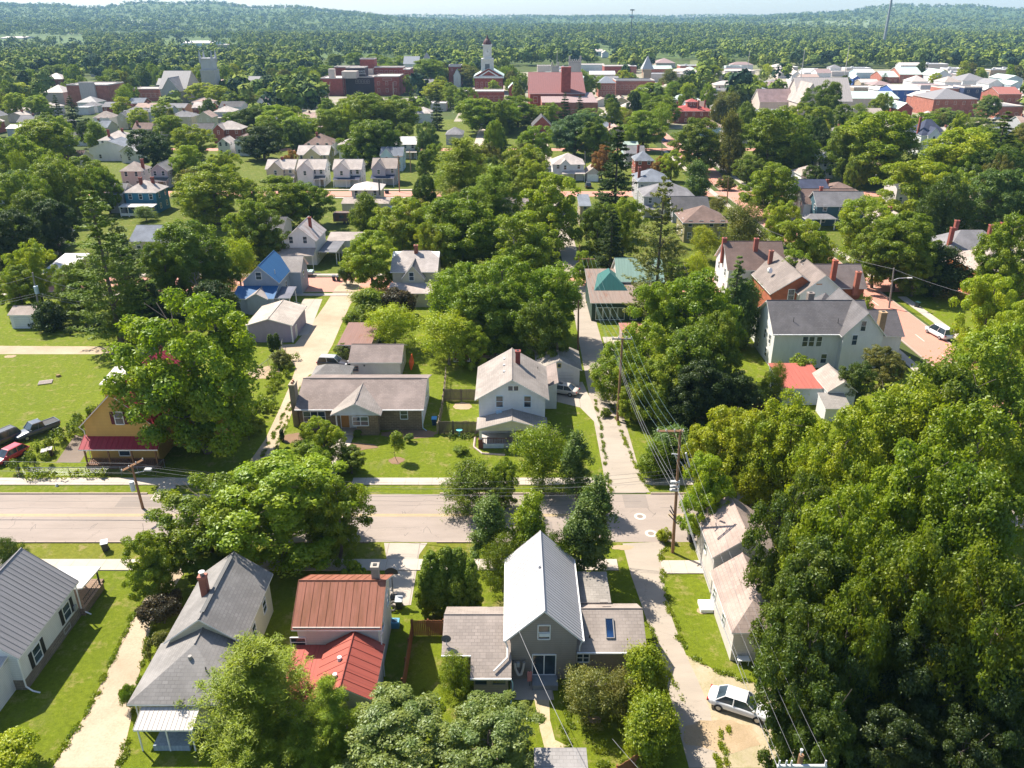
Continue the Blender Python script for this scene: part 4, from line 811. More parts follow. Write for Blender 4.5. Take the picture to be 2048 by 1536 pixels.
b = house('brick house with dark hipped roof and three tall brick chimneys at the right edge', (1893,499), (2032,502), 10, 5.2, 3.0, 'hip', 'x', 'pinkish', 'grey', chim=[(.08,.2,1.2),(.35,.75,1.4),(.72,.35,1.4),(.97,.55,1.4)], nwin=4, lm='dark roof with three tall chimneys', hipf=.9); b.roof(b.x-4.5, b.y-9.6, b.x+8, b.y-4.6, 3.0, .9, metalroof((.30,.27,.29), 0, .5), 'shed', 'x', .1, walls=False, name='porch_roof'); b.posts([(b.x-4,b.y-9.3),(b.x+7.6,b.y-9.3)], 0, 2.9, .2); b.done()
b = house('orange brick house with tan hipped roof at the right edge', (1950,540), (2080,545), 12, 5.2, 3.2, 'hip', 'x', 'orange', 'tan', nwin=2, lm='orange brick house'); b.done()
# brick group by the curving street
b = house('brick house with long brown roof, tall red chimneys and white side gable', (1455,541), (1575,541), 10.5, 5.6, 4.2, 'gable', 'x', 'white', 'brown', chim=[(.02,.5,.6),(.52,.35,.9)], nwin=3, lm='house with the long brown roof')
b.roof(b.x+3.2, b.y-19, b.x+11.5, b.y-4, 5.4, 3.4, shingle((.25,.205,.185)), 'gable', 'y', .4, name='middle_roof'); b.done()
x0, y0, x1, y1 = fitr((1522,585),(1604,582),(1509,530),5.2)
b = Bld('house', 'red brick house with taupe gable facing the camera behind the large white house', 'house', (x0+x1)/2, (y0+y1)/2, brick((.36,.11,.055)), 'red brick gabled house')
b.roof(x0+1.5, y0-.8, x0+11.5, y1, 5.0, 3.3, shingle((.26,.22,.20)), 'gable', 'y', .45); b.roof(x0+9, y0+2.5, x0+19.5, y0+11, 5.0, 3.2, shingle((.22,.18,.17)), 'gable', 'x', .35, name='wing_roof'); b.W('f', 1582, 590, 1.0, 1.9); b.chimney(x0+13.8, y0+4.2, 6, 9.6, .8, (.36,.10,.06)); b.chimney(x0+4.6, y0+11, 7, 9.5, .7); b.chimney(x0+9.2, y0-1.4, 0, 7.2, .9, (.38,.2,.12)); b.chimney(x0+17.2, y0+1.9, 4, 8.2, .8, (.36,.12,.08))
b.extra('satellite_dish', TRIM, lambda a: a.tube((x0+3,y0+6,7.2),(x0+3.2,y0+5.7,7.3),.5,.5,14)); b.done()
# odds and ends behind fences
x0, y0, x1, y1 = fitr((12,630),(66,628),(14,612),2.6)
b = Bld('shed', 'small white double door shed with a pale roof left of the transformer pole', 'shed', (x0+x1)/2, y0+2, plain((.66,.66,.68)), 'small white double door shed'); b.roof(x0, y0, x1, y0+4.5, 2.5, .9, shingle(RC['tan']), 'gable', 'x', .2); b.extra('shed_door', siding((.6,.62,.66), .4), lambda a: a.box(x0+.8,y0+.12,.05,x1-.8,y0+.18,2.1)); b.done()
x0, y0 = P(287,655,0); b = Bld('shed', 'little pale shed with a blue tarp behind the big maple', 'shed', x0+1.5, y0+1.5, plain((.6,.6,.62))); b.roof(x0-.2, y0-.2, x0+3, y0+3, 2.3, .8, shingle(RC['grey']), 'gable', 'y', .15); b.done()
x0, y0 = P(908,725); b = Bld('shed', 'small barn red shed with white crossed doors near the red car', 'shed', x0+1.1, y0+1.4, plain((.20,.02,.03)), 'barn red shed'); b.roof(x0-.2, y0, x0+2.7, y0+3, 2.3, 1.2, shingle(RC['grey']), 'gable', 'y', .15)
b.extra('door_trim', TRIM, lambda a: [a.tube((x0+.1,y0+.1,.15),(x0+2.3,y0+.1,2.2),.07), a.tube((x0+2.3,y0+.1,.15),(x0+.1,y0+.1,2.2),.07), a.tube((x0+1.2,y0+.1,.1),(x0+1.2,y0+.1,2.3),.08), a.tube((x0,y0+.1,.1),(x0,y0+.1,2.3),.08), a.tube((x0+2.4,y0+.1,.1),(x0+2.4,y0+.1,2.3),.08), a.tube((x0,y0+.1,.12),(x0+2.4,y0+.1,.12),.08)]); b.done()
x0, y0, x1, y1 = fitr((1085,1500),(1208,1530),(1090,1497),2.3); b = Bld('shed', 'shed with a plain flat grey roof at the bottom edge', 'shed', 3.7, 39, wood((.3,.26,.22))); b.roof(1.5, 36.0, 5.1, 39.6, 2.2, .3, shingle((.34,.32,.31)), 'shed', 'x', .15); b.done()
x0, y0 = P(1100,385,0)
# ================================================================ downtown and far buildings
RED_B = (.30,.07,.055)
RC['pale2'] = (.66,.59,.54); WCOL.update(red=RED_B, deep=(.05,.03,.045), pale=(.60,.52,.46), ltred=(.38,.14,.10)); RC.update(cream=(.62,.55,.50), mint=(.50,.60,.54), rust=(.22,.085,.08), steelb=(.06,.12,.30), mauve=(.34,.24,.23), black=(.05,.05,.06))
def blk(b, fl, fr, dp, h, wc=None, rc='cream', par=.5, z0=0, kind='flat', rise=None, ridge='x', ov=0, name='roof', y0=None):
    "further flat or pitched mass of a large building, from the pixels of its front roof edge"
    a = P(*fl, h); c = P(*fr, h); y = y0 if y0 is not None else (a[1]+c[1])/2; x0, x1 = a[0]*y/a[1], c[0]*y/c[1]
    mi = 0
    if wc:
        m_ = brick(WCOL[wc]) if wc in ('brick', 'orange', 'red', 'ltred') else siding(WCOL[wc])
        if m_ not in b.wm: b.wm.append(m_)
        mi = b.wm.index(m_)
    b.roof(x0, y, x1, y+dp, h, par if kind == 'flat' else rise, metalroof(RC[rc], 0, 1.2) if kind != 'flat' else plain(RC[rc]), kind, ridge, ov, mi=mi, z0=z0, name=name, edge=plain((.60,.54,.50)) if kind == 'flat' else None)
    return b.rects[-1]
def big(label, fl, fr, dp, h, wc='red', rc='cream', lm=None, name='building', **k):
    a = P(*fl, h); c = P(*fr, h); m_ = brick(WCOL[wc]) if wc in ('brick', 'orange', 'red', 'ltred') else siding(WCOL[wc])
    b = Bld(name, label, 'building', (a[0]+c[0])/2, (a[1]+c[1])/2+dp/2, m_, lm); blk(b, fl, fr, dp, h, wc, rc, **k); BOXES.append((fl[0]-2, fl[1]-4, fr[0]+2, fl[1]+h*PXM(a[1])*.7, a[1])); return b
def rowwin(b, rect, z, n, w=1.6, h=2.2, side='f', trim=(.6,.55,.5), pane=False):
    for k in range(n): 
        u = rect[0]+(rect[2]-rect[0])*(k+.5)/n if side in 'fb' else rect[1]+(rect[3]-rect[1])*(k+.5)/n
        b.win(side, u, z, w, h, rect=rect, trim=trim, pane=pane)
b = big('large red brick hospital block with dark blue entrance front and flat pale roofs', (641,157), (684,158), 24, 11, lm='red brick hospital block')
Yh = b.rects[0][1]; r0 = b.rects[0]; rowwin(b, r0, 8, 3, side='r', w=2, h=4); rowwin(b, r0, 3, 3, side='r', w=2, h=4)
b.walls(r0[0]+14, r0[1]+3, r0[0]+24, r0[1]+14, 11, 15.5, len(b.wm)); b.wm.append(siding(WCOL['pale'])); b.walls(r0[0]+5, r0[1]+3, r0[0]+9, r0[1]+8, 11, 17, len(b.wm)-1)
r1 = blk(b, (692,146), (729,146), 16, 17, 'deep', y0=Yh+14); r2 = blk(b, (684,158), (748,158), 20, 11, 'deep', y0=Yh+12)
rowwin(b, (r2[0]+9,r2[1],r2[2]-3,r2[3]), 8.4, 5, 1.3, 2.2, pane=False)
r3 = blk(b, (748,158), (798,158), 26, 12, 'red', y0=Yh+2); rowwin(b, r3, 8, 3); rowwin(b, r3, 3.5, 3); b.win('f', r3[0]+9, 10.6, 6, 1.2, rect=r3, pane=False, rows=1, trim=(.6,.55,.5), name='sign_panel')
r4 = blk(b, (668,138), (726,138), 14, 16, 'red', y0=Yh+42); r5 = blk(b, (748,139), (806,139), 14, 16, 'red', y0=Yh+38); rowwin(b, r5, 12.6, 6, 2, 3.2); rowwin(b, r5, 7, 6, 2, 3)
r6 = blk(b, (806,141), (819,141), 24, 15, 'red', y0=Yh+30); rowwin(b, r6, 12, 1, 3, 3); rowwin(b, r6, 7, 1, 3, 3); rowwin(b, r6, 3, 1, 3, 3)
r7 = blk(b, (720,129), (749,129), 12, 21.5, 'red', y0=Yh+40); blk(b, (729,143), (746,143), 10, 15, 'pale', y0=Yh+34)
def text(body, size, mat, parent, loc, rz=0):
    cu = bpy.data.curves.new('lettering', 'FONT'); cu.body = body; cu.size = size; cu.align_x = 'CENTER'; cu.align_y = 'CENTER'; cu.extrude = .02
    o = bpy.data.objects.new('tmp', cu); C.objects.link(o); bpy.context.view_layer.update(); me = bpy.data.meshes.new_from_object(o); bpy.data.objects.remove(o)
    q = bpy.data.objects.new('lettering', me); C.objects.link(q); me.materials.clear(); me.materials.append(mat); q.parent = parent; q.location = loc; q.rotation_euler = (math.pi/2, 0, rz); return q
text('KNOX COUNTY\nHEALTH CENTER', 1.5, plain((.75,.75,.75)), b.r, ((r1[0]+r1[2])/2+1.5-b.x, r1[1]-.2-b.y, 14.2)); b.done()
BOXES.append((640,125,825,188,Yh))
# courthouse with clock tower
b = big('red brick courthouse with mint green pediment roof and tall white clock tower', (947,153), (1008,153), 30, 11.5, 'red', kind='gable', rise=5.5, ridge='y', ov=.8, rc='mint', lm='courthouse with the clock tower')
BOXES.append((945,80,1010,172,b.y)); r0 = b.rects[0]; cx = b.x-1.0; y0 = r0[1]
b.extra('pediment', TRIM, lambda a: a.face([(r0[0]+2.5,y0-.5,11.6),(r0[2]-2.5,y0-.5,11.6),((r0[0]+r0[2])/2,y0-.5,15.6)]))
b.extra('tympanum', brick(RED_B), lambda a: a.face([(r0[0]+5,y0-.6,12.0),(r0[2]-5,y0-.6,12.0),((r0[0]+r0[2])/2,y0-.6,14.9)]))
b.extra('cornice', TRIM, lambda a: a.box(r0[0]-.8,y0-1.2,10.4,r0[2]+.8,y0-.1,11.5)); rowwin(b, r0, 6, 6, 1.3, 3.5)
tw = MB(); tw.M = Matrix.Translation((cx-b.x, y0+6-b.y, 0))
for w_, z0, z1 in ((3.9,12,22),(4.3,22,23),(2.9,23,31),(3.4,31,31.9)): tw.box(-w_,-w_,z0,w_,w_,z1)
for sx in (-1, 1):
    for sy in (-1, 1): tw.box(sx*3.9-.45,sy*3.9-.45,13,sx*3.9+.45,sy*3.9+.45,22.3)
tower = tw.build('clock_tower', plain((.66,.65,.62)), b.r)
lo = MB(); lo.M = tw.M; lo.box(-1.6,-3.98,15,1.6,-3.9,19.5); lo.box(3.9,-1.6,15,3.98,1.6,19.5); lo.box(-3.98,-1.6,15,-3.9,1.6,19.5); lo.build('louvre', plain((.16,.17,.18)), tower)
for rz in (0, -math.pi/2, math.pi/2):
    c_ = MB(); c_.disc((0,-3.02,27.2), 1.9, 28, 'y'); c_.f = [f[::-1] for f in c_.f]; fc = c_.build('clock_face', plain((.75,.75,.73)), tower, (cx-b.x, y0+6-b.y, 0), rz)
    h_ = MB(); h_.box(-.12,-3.1,27.2,.12,-3.05,28.8); h_.box(-.12,-3.1,27.1,1.0,-3.05,27.35); [h_.box(1.6*math.sin(q*math.pi/6)-.1,-3.08,27.2+1.6*math.cos(q*math.pi/6)-.1,1.6*math.sin(q*math.pi/6)+.1,-3.04,27.2+1.6*math.cos(q*math.pi/6)+.1) for q in range(12)]; h_.build('clock_hands', plain((.04,.04,.05)), fc)
dm = MB(); dm.M = tw.M
prev = (2.9, 31.9)
for r_, z_ in ((3.0,32.6),(2.7,33.6),(2.1,34.6),(1.2,35.4),(.7,36.2),(.15,38.5)): dm.tube((0,0,prev[1]),(0,0,z_),prev[0],r_,12); prev = (r_, z_)
dm.build('dome', plain((.10,.035,.04)), tower); b.done()
big('small brick bank with mint green pediment roof right of the courthouse', (1016,177), (1034,177), 16, 6.5, 'red', kind='gable', rise=3, ridge='y', ov=.5, rc='mint').done()
b = big('long low red brick building with flat cream roof before the courthouse', (925,184), (1008,184), 16, 6.5); rowwin(b, b.rects[0], 2.6, 8, 2.6, 3, pane=False); b.done()
b = big('big brick hall with broad dull red roof and a tall chimney right of centre', (1058,188), (1172,187), 60, 12, 'red', 'rust', kind='gable', rise=9, ridge='x', ov=.6, lm='brick hall with the dull red roof'); r0 = b.rects[0]
blk(b, (1084,206), (1196,204), 34, 9.5, 'mauve' if 0 else 'ltred', 'mauve', kind='shed', rise=2.2, name='wing_roof'); rowwin(b, b.rects[-1], 5, 8, 2, 2.4); rowwin(b, r0, 9, 5, 2, 3); rowwin(b, r0, 4, 5, 2, 3); b.chimney(r0[2]-10, r0[1]+4, 8, 25, 5, RED_B); b.done()
b = big('pale mint roofed hall behind the dull red roof', (1092,152), (1166,152), 18, 9, 'pale', 'mint', kind='shed', rise=2); b.done()
# castle like church towers
for k, (x0, x1, yt, lab) in enumerate(((1139,1161,119,'broad pale stone church tower with battlements and tall arched windows'), (1104,1117,129,'slim stone church tower with pinnacles left of the broad church tower'))):
    b = big(lab, (x0,yt+6), (x1,yt+6), 8 if k == 0 else 5, 22 if k == 0 else 17, 'stone', 'grey', name='church_tower'); r0 = b.rects[0]
    b.extra('battlement', siding(WCOL['stone']), lambda a: [a.box(r0[0]+(r0[2]-r0[0])*q/5, r0[1], 22.0 if k == 0 else 17, r0[0]+(r0[2]-r0[0])*(q+.5)/5, r0[1]+.8, 24 if k == 0 else 18.5) for q in range(5)]+[a.box(x_-.5,r0[1]-.3,0,x_+.5,r0[1]+.7,26 if k == 0 else 20.5) for x_ in (r0[0],r0[2])])
    for q in ((-1.6,1.6) if k == 0 else (0,)): b.win('f', b.x+q, 14 if k == 0 else 12, 1.6, 9 if k == 0 else 4, rect=r0, rows=1, pane=False, trim=(.35,.42,.44))
    b.done()
b = big('chapel with pale pyramid spire on a dark belfry right of centre', (1288,140), (1303,140), 7, 14, 'tan', 'pale', name='chapel'); r0 = b.rects[0]; b.roof(r0[0]-1.5, r0[1]-1.5, r0[2]+1.5, r0[3]+1.5, 14.7, 9, metalroof((.42,.43,.44)), 'hip', 'x', 0, walls=False, name='spire'); b.done()
b = big('long low brick shop block with grey roof beneath the pyramid spire', (1232,163), (1310,162), 20, 9, 'ltred', 'dark' if 'dark' in RC else 'grey', par=.6); r0 = b.rects[0]; rowwin(b, r0, 5, 9, 2, 3); b.done()
b = big('mauve brick house with grey hip roof left of the low brick shop block', (1196,166), (1233,166), 16, 9, 'ltred', 'slate', kind='hip', rise=4, ov=.5); rowwin(b, b.rects[0], 6, 6, 1.3, 2.4); rowwin(b, b.rects[0], 2.5, 6, 1.3, 2.4); b.done()
b = big('dark red flat roofed shop behind the yellow green tree', (1209,133), (1263,133), 20, 8, 'red', 'pale'); b.done()
# grey stone church on the left with pinnacled tower
b = big('grey stone church with steep pale roof and square tower with four pinnacles at upper left', (318,184), (372,172), 26, 8, 'stone', 'grey', kind='gable', rise=10, ridge='x', ov=.5, lm='grey stone church with the pinnacled tower', name='church'); r0 = b.rects[0]
x0 = P(404,168)[0]; ty = r0[1]+4; f_ = (ty/ P(404,168)[1]); x0 *= f_; x1 = x0+9
b.roof(r0[0]+4, r0[1]-9, r0[0]+16, r0[1]+12, 7, 8, shingle((.40,.36,.36)), 'gable', 'y', .4, name='transept_roof')
b.walls(x0, ty, x1, ty+9, 0, 19); b.extra('belfry', siding((.50,.50,.52)), lambda a: (a.box(x0+.7,ty+.7,19,x1-.7,ty+8.3,25), a.box(x0-.2,ty-.2,18.4,x1+.2,ty+9.2,19.0), a.box(x0+.3,ty+.3,25,x1-.3,ty+8.7,25.7)))
for x_ in (x0+.8,x1-.8):
    for y_ in (ty+.8,ty+8.2): b.extra('pinnacle', siding((.50,.50,.52)), lambda a: (a.box(x_-.6,y_-.6,23,x_+.6,y_+.6,27), a.tube((x_,y_,27),(x_,y_,30.5),.7,.08,4)))
BOXES.append((340,145,440,178,r0[1])); BOXES.append((400,100,436,165,ty)); b.done()
b = big('brick school with pale stone entrance bay and flat roof at upper left', (132,171), (215,171), 22, 12, 'ltred', 'pale', lm='stone bayed brick school'); r0 = b.rects[0]
b.extra('entrance_bay', siding((.55,.48,.46)), lambda a: a.box(b.x-4,r0[1]-1.5,0,b.x+5,r0[1],14)); [b.win('f', b.x-1.6+2.4*q, z_, 1.3, 2, rect=(0,r0[1]-1.5,0,0), pane=False, rows=1, trim=(.6,.55,.55)) for q in range(3) for z_ in (11,7.6)]; b.done()
blk(b2 := Bld('building', 'low brick wing with flat roof between the school and the stone church', 'building', P(290,180,7)[0], P(290,180,7)[1]+8, brick(WCOL['ltred'])), (262,180), (318,178), 16, 7, 'ltred', 'pale'); rowwin(b2, b2.rects[0], 3.5, 6, 2.4, 2.4); b2.done()
# pale limestone church on the right
b = big('huge pale church with very steep grey shingle roof and pointed front gable', (1596,203), (1706,203), 24, 9, 'pale', 'pale', kind='gable', rise=11, ridge='x', ov=.5, lm='huge pale church', name='church'); r0 = b.rects[0]
b.roof(r0[0]-3, r0[1]-9, r0[0]+9, r0[1]+12, 9, 9.5, shingle((.44,.385,.355)), 'gable', 'y', .4, name='front_gable_roof'); b.roof(r0[0]-18, r0[1]+8, r0[0]+2, r0[1]+24, 8, 6, shingle((.34,.24,.24)), 'gable', 'x', .4, name='wing_roof'); b.win('f', r0[0]+3, 9, 3, 8, rect=b.rects[1], pane=False, trim=(.4,.4,.42)); b.done()
# right hand commercial rows: (label, xl, xr, y eave, depth, height, wall, roof, kind, rise)
ROWS = [
 ('long mint green roofed store in the middle of the downtown rows', 1703,1800,197,26,6,'pale','mint','gable',3), ('white building with blue front band', 1785,1842,180,20,8,'steelb2','white','gable',2.5),
 ('low white store left of the blue banded building', 1755,1788,180,16,6,'white','white','gable',1.5), ('store with cream flat roof left of the low white store', 1708,1756,176,16,6,'tan','cream','flat',.5),
 ('brick hall with taupe hip roof at the near edge of downtown', 1868,1958,198,26,9,'ltred','grey','hip',4.5), ('brick annex with pale roof left of the brick hall', 1838,1866,195,16,8,'ltred','pale','hip',2.5),
 ('red brick pediment building with mint roof', 1796,1828,218,18,6,'red','mint','gable',3), ('dark blue fronted shop', 1929,1965,176,14,9,'navy2','cream','flat',.8), ('brick shop left of the dark blue fronted shop', 1892,1928,178,20,8,'ltred','cream','flat',.6),
 ('dark maroon low shop right of the dark blue fronted shop', 1966,1998,184,12,5,'red','black','flat',.4), ('pink roofed gabled building at the right edge', 1998,2046,188,20,6,'ltred','ltred2','gable',3.5),
 ('grey flat roofed building near the right edge', 2000,2048,214,24,6,'ltred','grey','flat',.5), ('pale house with grey hip roof in the far rows', 1890,1925,164,18,6,'white','tan','hip',3.5), ('pale building with broad grey hip roof far right', 1926,1980,161,24,6,'white','grey','hip',4.5),
 ('grey roofed building beside the broad hip roof', 1978,2008,168,18,5,'white','grey','gable',3), ('mint roofed warehouse at the far right edge', 2014,2048,158,26,6,'sky','mint','gable',2.5), ('mint roofed warehouse beyond the right edge shops', 2022,2048,170,20,5,'sky','mint','gable',2.5),
 ('long mint roofed warehouse in the back row', 1764,1811,154,24,5,'ltred','mint','gable',4), ('taller mint roofed warehouse in the back row', 1800,1846,149,26,7,'ltred','mint','gable',5), ('mint roofed hall right of the taller warehouse', 1868,1905,152,24,7,'white','mint','gable',4.5),
 ('pale metal roofed shed in the back row', 1713,1752,145,18,5,'sky','white','gable',2.5), ('house with grey hip roof between warehouses', 1824,1858,163,16,5,'white','pale','hip',4), ('arched brown roofed hall', 1634,1664,146,16,6,'white','mauve','gable',3), ('arched pale roofed hall', 1608,1642,145,18,5,'white','white','gable',3),
 ('white gabled house at the left of the back rows', 1583,1604,151,14,5,'white','pale','gable',3.5), ('pale gabled house farther left', 1556,1582,145,14,5,'pinkish','pale','gable',3.5), ('pinkish low building below the back row', 1602,1640,156,14,5,'pinkish','pink','gable',2.5), ('long cream building along the back street', 1664,1712,144,12,4,'pinkish','cream','flat',.4),
 ('small blue shop with white roof', 1706,1722,157,10,6,'steelb2','white','gable',2), ('row of low tan sheds', 1722,1760,165,14,4,'tan','pale','gable',2), ('brown roofed building in the middle rows', 1746,1790,170,16,5,'tan','mauve','hip',2.5), ('grey building with dark roof', 1842,1896,172,20,6,'lilac','mauve','flat',.5),
 ('white flat building below the dark roof', 1852,1900,184,14,5,'white','white','flat',.5), ('long pale office block with ribbon windows', 1428,1482,150,30,8,'pale','cream','flat',.6), ('lower pale office wing', 1450,1510,143,30,7,'pale','cream','flat',.6), ('building with dark solar roof', 1372,1402,149,24,6,'pale','navy','flat',.4),
 ('pale building left of the dark solar roof', 1300,1368,149,20,6,'pinkish','grey','flat',.4), ('building with peaked mauve tent roofs', 1312,1352,126,26,5,'pale','mauve','hip',4.5), ('pale shop right of the main street', 1266,1300,117,20,5,'pale','pale','gable',2), ('white flat shop with brown side', 1268,1312,120,10,4,'white','pale','flat',.4),
 ('white house on the far main street', 1204,1218,106,14,6,'white','pale','gable',3), ('grey house on the far main street', 1190,1206,103,14,6,'grey','pale','gable',3), ('white block along the main street', 1162,1210,130,20,6,'white','cream','flat',.4), ('pale tall shopfront by the brick hall', 1075,1102,132,12,8,'pale','cream','flat',.4),
 ('brick house with pale roof right of the yellow green tree', 1494,1524,184,14,5,'ltred','pale','flat',.4), ('gabled brick house with white trim', 1518,1552,197,16,6,'ltred','slate','gable',5), ('pale grey house behind the conifer', 1560,1600,175,14,6,'pinkish','pale','hip',3),
 ('grey roofed cottage beneath the leafy trees at upper right', 1690,1724,228,14,5,'cream','grey','gable',2.5), ('long grey roofed cottage right of it', 1722,1768,227,10,4,'cream','tan','gable',2.2),
 ('pale industrial shed far left in the valley', 0,46,76,60,8,'pinkish','pale','gable',3), ('long white industrial shed in the valley', 205,300,71,60,9,'white','white','flat',.4), ('brown roofed industrial shed in the valley', 115,180,70,60,9,'brick','mauve','gable',4), ('wide white warehouse in the valley', 360,425,86,70,9,'sky','white','gable',3),
 ('pale warehouse behind the wide white one', 320,420,68,60,9,'pinkish','pale','flat',.4), ('cream warehouse with dark wall', 430,470,90,50,8,'tan','tan','flat',.4), ('small brick block by the valley edge', 104,130,100,18,7,'red','cream','flat',.4), ('far white factory at centre right', 1070,1132,54,60,9,'pinkish','pale','flat',.4),
 ('far grain silos at centre right', 1090,1108,46,30,26,'pale','pale','flat',.4), ('long thin white shed on the far plain', 975,1022,50,60,6,'white','white','flat',.4), ('far white roof on the right hill', 1826,1870,68,50,8,'white','white','flat',.4), ('far pale building at the right edge', 1966,1996,58,50,8,'white','white','gable',5), ('far pale shed right edge', 2036,2048,60,40,8,'white','pale','flat',.4), ('far white farmhouse on the plain', 1198,1208,68,16,6,'white','pale','gable',3),
 ('pale bungalow amid trees upper left', 180,200,144,14,4,'pinkish','pale','flat',.4), ('brown hipped house upper left', 86,125,158,14,5,'brick','pale','hip',4), ('white hipped house left of the brick school', 86,126,185,16,7,'pinkish','pale','hip',4), ('grey roof house before the brick school', 152,194,205,12,4,'white','grey','hip',3),
 ('house with green painted gable left of the stone church', 312,342,170,12,7,'teal','grey','gable',4), ('white house right of the red tree', 494,520,165,12,6,'white','grey','gable',4), ('white and slate house right of the red tree', 493,516,184,12,6,'white','slate','gable',4), ('pale low building behind the dark spruce group', 520,540,176,12,5,'white','pale','flat',.4),
 ('white terrace end above the row of four', 512,530,206,12,6,'white','pink','gable',3), ('brown roofed house at upper centre left', 590,608,180,12,5,'ltred','pink','gable',3), ('grey roofed hall behind the hospital tower', 806,838,128,20,12,'white','slate','gable',6), ('domed white cupola building', 846,858,116,12,18,'white','grey','hip',4),
 ('dark brick turreted building left of the courthouse', 897,922,134,18,14,'red','black','flat',1.2), ('pale gabled house left of the courthouse', 906,922,152,14,8,'white','slate','gable',5), ('low brick building behind centre trees', 860,892,208,12,4,'pinkish','pale','flat',.4), ('long brick front with flat roof', 826,850,198,10,4,'red','cream','flat',.4),
]
WCOL.update(steelb2=(.05,.12,.38), navy2=(.03,.05,.12)); RC.update(ltred2=(.42,.16,.13))
WCOL['brown'] = RC['brown']
for lab, xl, xr, ye, dp, h, wc, rc, kd, rise in ROWS:
    w_ = (xr-xl)/PXM(P(xl, ye, h)[1])
    b = big(lab, (xl,ye), (xr,ye), dp, h, wc, rc, kind=kd, rise=rise, par=rise, ridge='x' if w_ > dp*.7 or kd == 'flat' else 'y', ov=0 if kd == 'flat' else .4)
    n = max(1, min(8, int(w_/4.5)))
    if b.y < 900:
        rowwin(b, b.rects[0], min(2.4, h-1.6), n, 1.6, 1.5)
        if h > 6.5: rowwin(b, b.rects[0], h-2, n, 1.2, 1.6)
    b.done()
# tall things
def mast(label, cat, name, px, ytop, Y, r0, r1, mat, z1=None):
    X = (px-1024)/FPX*(Y*CS+(CAMH-20)*SN); e = empty(name, (X, Y, 0), label, cat); a = MB(); a.tube((0,0,0),(0,0,ZAT(Y, ytop)), r0*.62, r1*.55, 10); a.build('shaft', mat, e); return e, X, ZAT(Y, ytop)
mast('tall grey smokestack rising out of the picture at upper right', 'chimney', 'smokestack', 1770, -6, 1500, 4.4, 3.0, plain((.28,.29,.33)))
e, X, zt = mast('thin cell tower with antenna rings on the skyline', 'tower', 'cell_tower', 1262, 18, 1800, 2.2, 1.3, steel((.12,.14,.16))); a = MB(); [a.tube((0,0,zt-q),(0,0,zt-q+2.5),4.5,4.5,10) for q in (3,16)]; a.build('antenna', steel((.2,.2,.22)), e)
for px, yt, Y, lab in ((1605,100,560,'left tall pale steel pole at the downtown edge'),(1693,90,600,'right tall pale steel pole at the downtown edge'),(1497,102,620,'slim tall pole behind the centre right trees'),(1114,100,640,'slim pole carrying wires by the stone towers')): mast(lab, 'pole', 'steel_pole', px, yt, Y, .55, .3, plain((.5,.48,.45)))
e, X, zt = mast('thin steeple rod on the roofs beneath the cell tower', 'pole', 'flag_pole', 1297, 108, 640, .3, .2, plain((.5,.5,.5)))
# ================================================================ trees
def cards_mesh(name, c, n, size, asp, mat, rng, along=None, fold=.25):
    "c centres, n normals, size half length per card; along = preferred long axis"
    N = len(c); n = n/np.linalg.norm(n, axis=1, keepdims=True)
    a = rng.normal(size=(N, 3)) if along is None else along
    u = np.cross(n, a); u /= np.linalg.norm(u, axis=1, keepdims=True)+1e-9; v = np.cross(n, u)
    if along is not None: u, v = v, u
    s = size[:, None]
    V = np.empty((N, 4, 3), 'f'); off = n*s*fold
    V[:, 0] = c-u*s; V[:, 1] = c+v*s*asp-off; V[:, 2] = c+u*s; V[:, 3] = c-v*s*asp-off
    me = bpy.data.meshes.new(name); me.vertices.add(4*N); me.vertices.foreach_set('co', V.ravel())
    me.loops.add(6*N); idx = np.arange(N)[:, None]*4
    me.loops.foreach_set('vertex_index', (idx+np.array([0, 1, 2, 0, 2, 3])).ravel().astype('i'))
    me.polygons.add(2*N); me.polygons.foreach_set('loop_start', (np.arange(2*N)*3).astype('i')); me.polygons.foreach_set('loop_total', np.full(2*N, 3, 'i'))
    me.materials.append(mat); me.update(calc_edges=True); return me
def rdir(rng, n, up=0.0):
    d = rng.normal(size=(n, 3)); d[:, 2] += up; return d/np.linalg.norm(d, axis=1, keepdims=True)
LEAF = leafmat('broadleaf foliage'); NEEDLE = leafmat('needle foliage', .2, .35)
BARK = wood((.16,.125,.10)); BARK2 = wood((.24,.20,.165))
def trunk_mesh(name, H0, R0, rng, r=.32, limbs=7, mat=None, z0=.25, straight=False, crown=None):
    a = MB(); p = Vector((0,0,-.2)); rr = r; N = 6
    for i in range(N):
        q = Vector((0 if straight else rng.normal()*.18, 0 if straight else rng.normal()*.18, H0*(.15 if i == 0 else .15)))+p; q2 = rr*(.8 if not straight else .82); a.tube(p, q, rr, q2, 8, 0, False)
        if i >= 1 and limbs:
            for k in range(max(1, limbs//4)):
                an = rng.uniform(0, 6.28); L = R0*rng.uniform(.55, .95)*(1-i*.09); e = q+Vector((math.cos(an)*L, math.sin(an)*L, L*rng.uniform(.3, .8))); m_ = q.lerp(e, .5)+Vector((0,0,-.12*L))
                a.tube(q, m_, q2*.55, q2*.32, 6, 0, False); a.tube(m_, e, q2*.32, .03, 5, 0, False)
                e2 = m_+Vector((rng.normal(), rng.normal(), abs(rng.normal())+.3))*L*.35; a.tube(m_, e2, q2*.25, .02, 5, 0, False)
        p, rr = q, q2
    return a.mesh(name, mat or BARK)
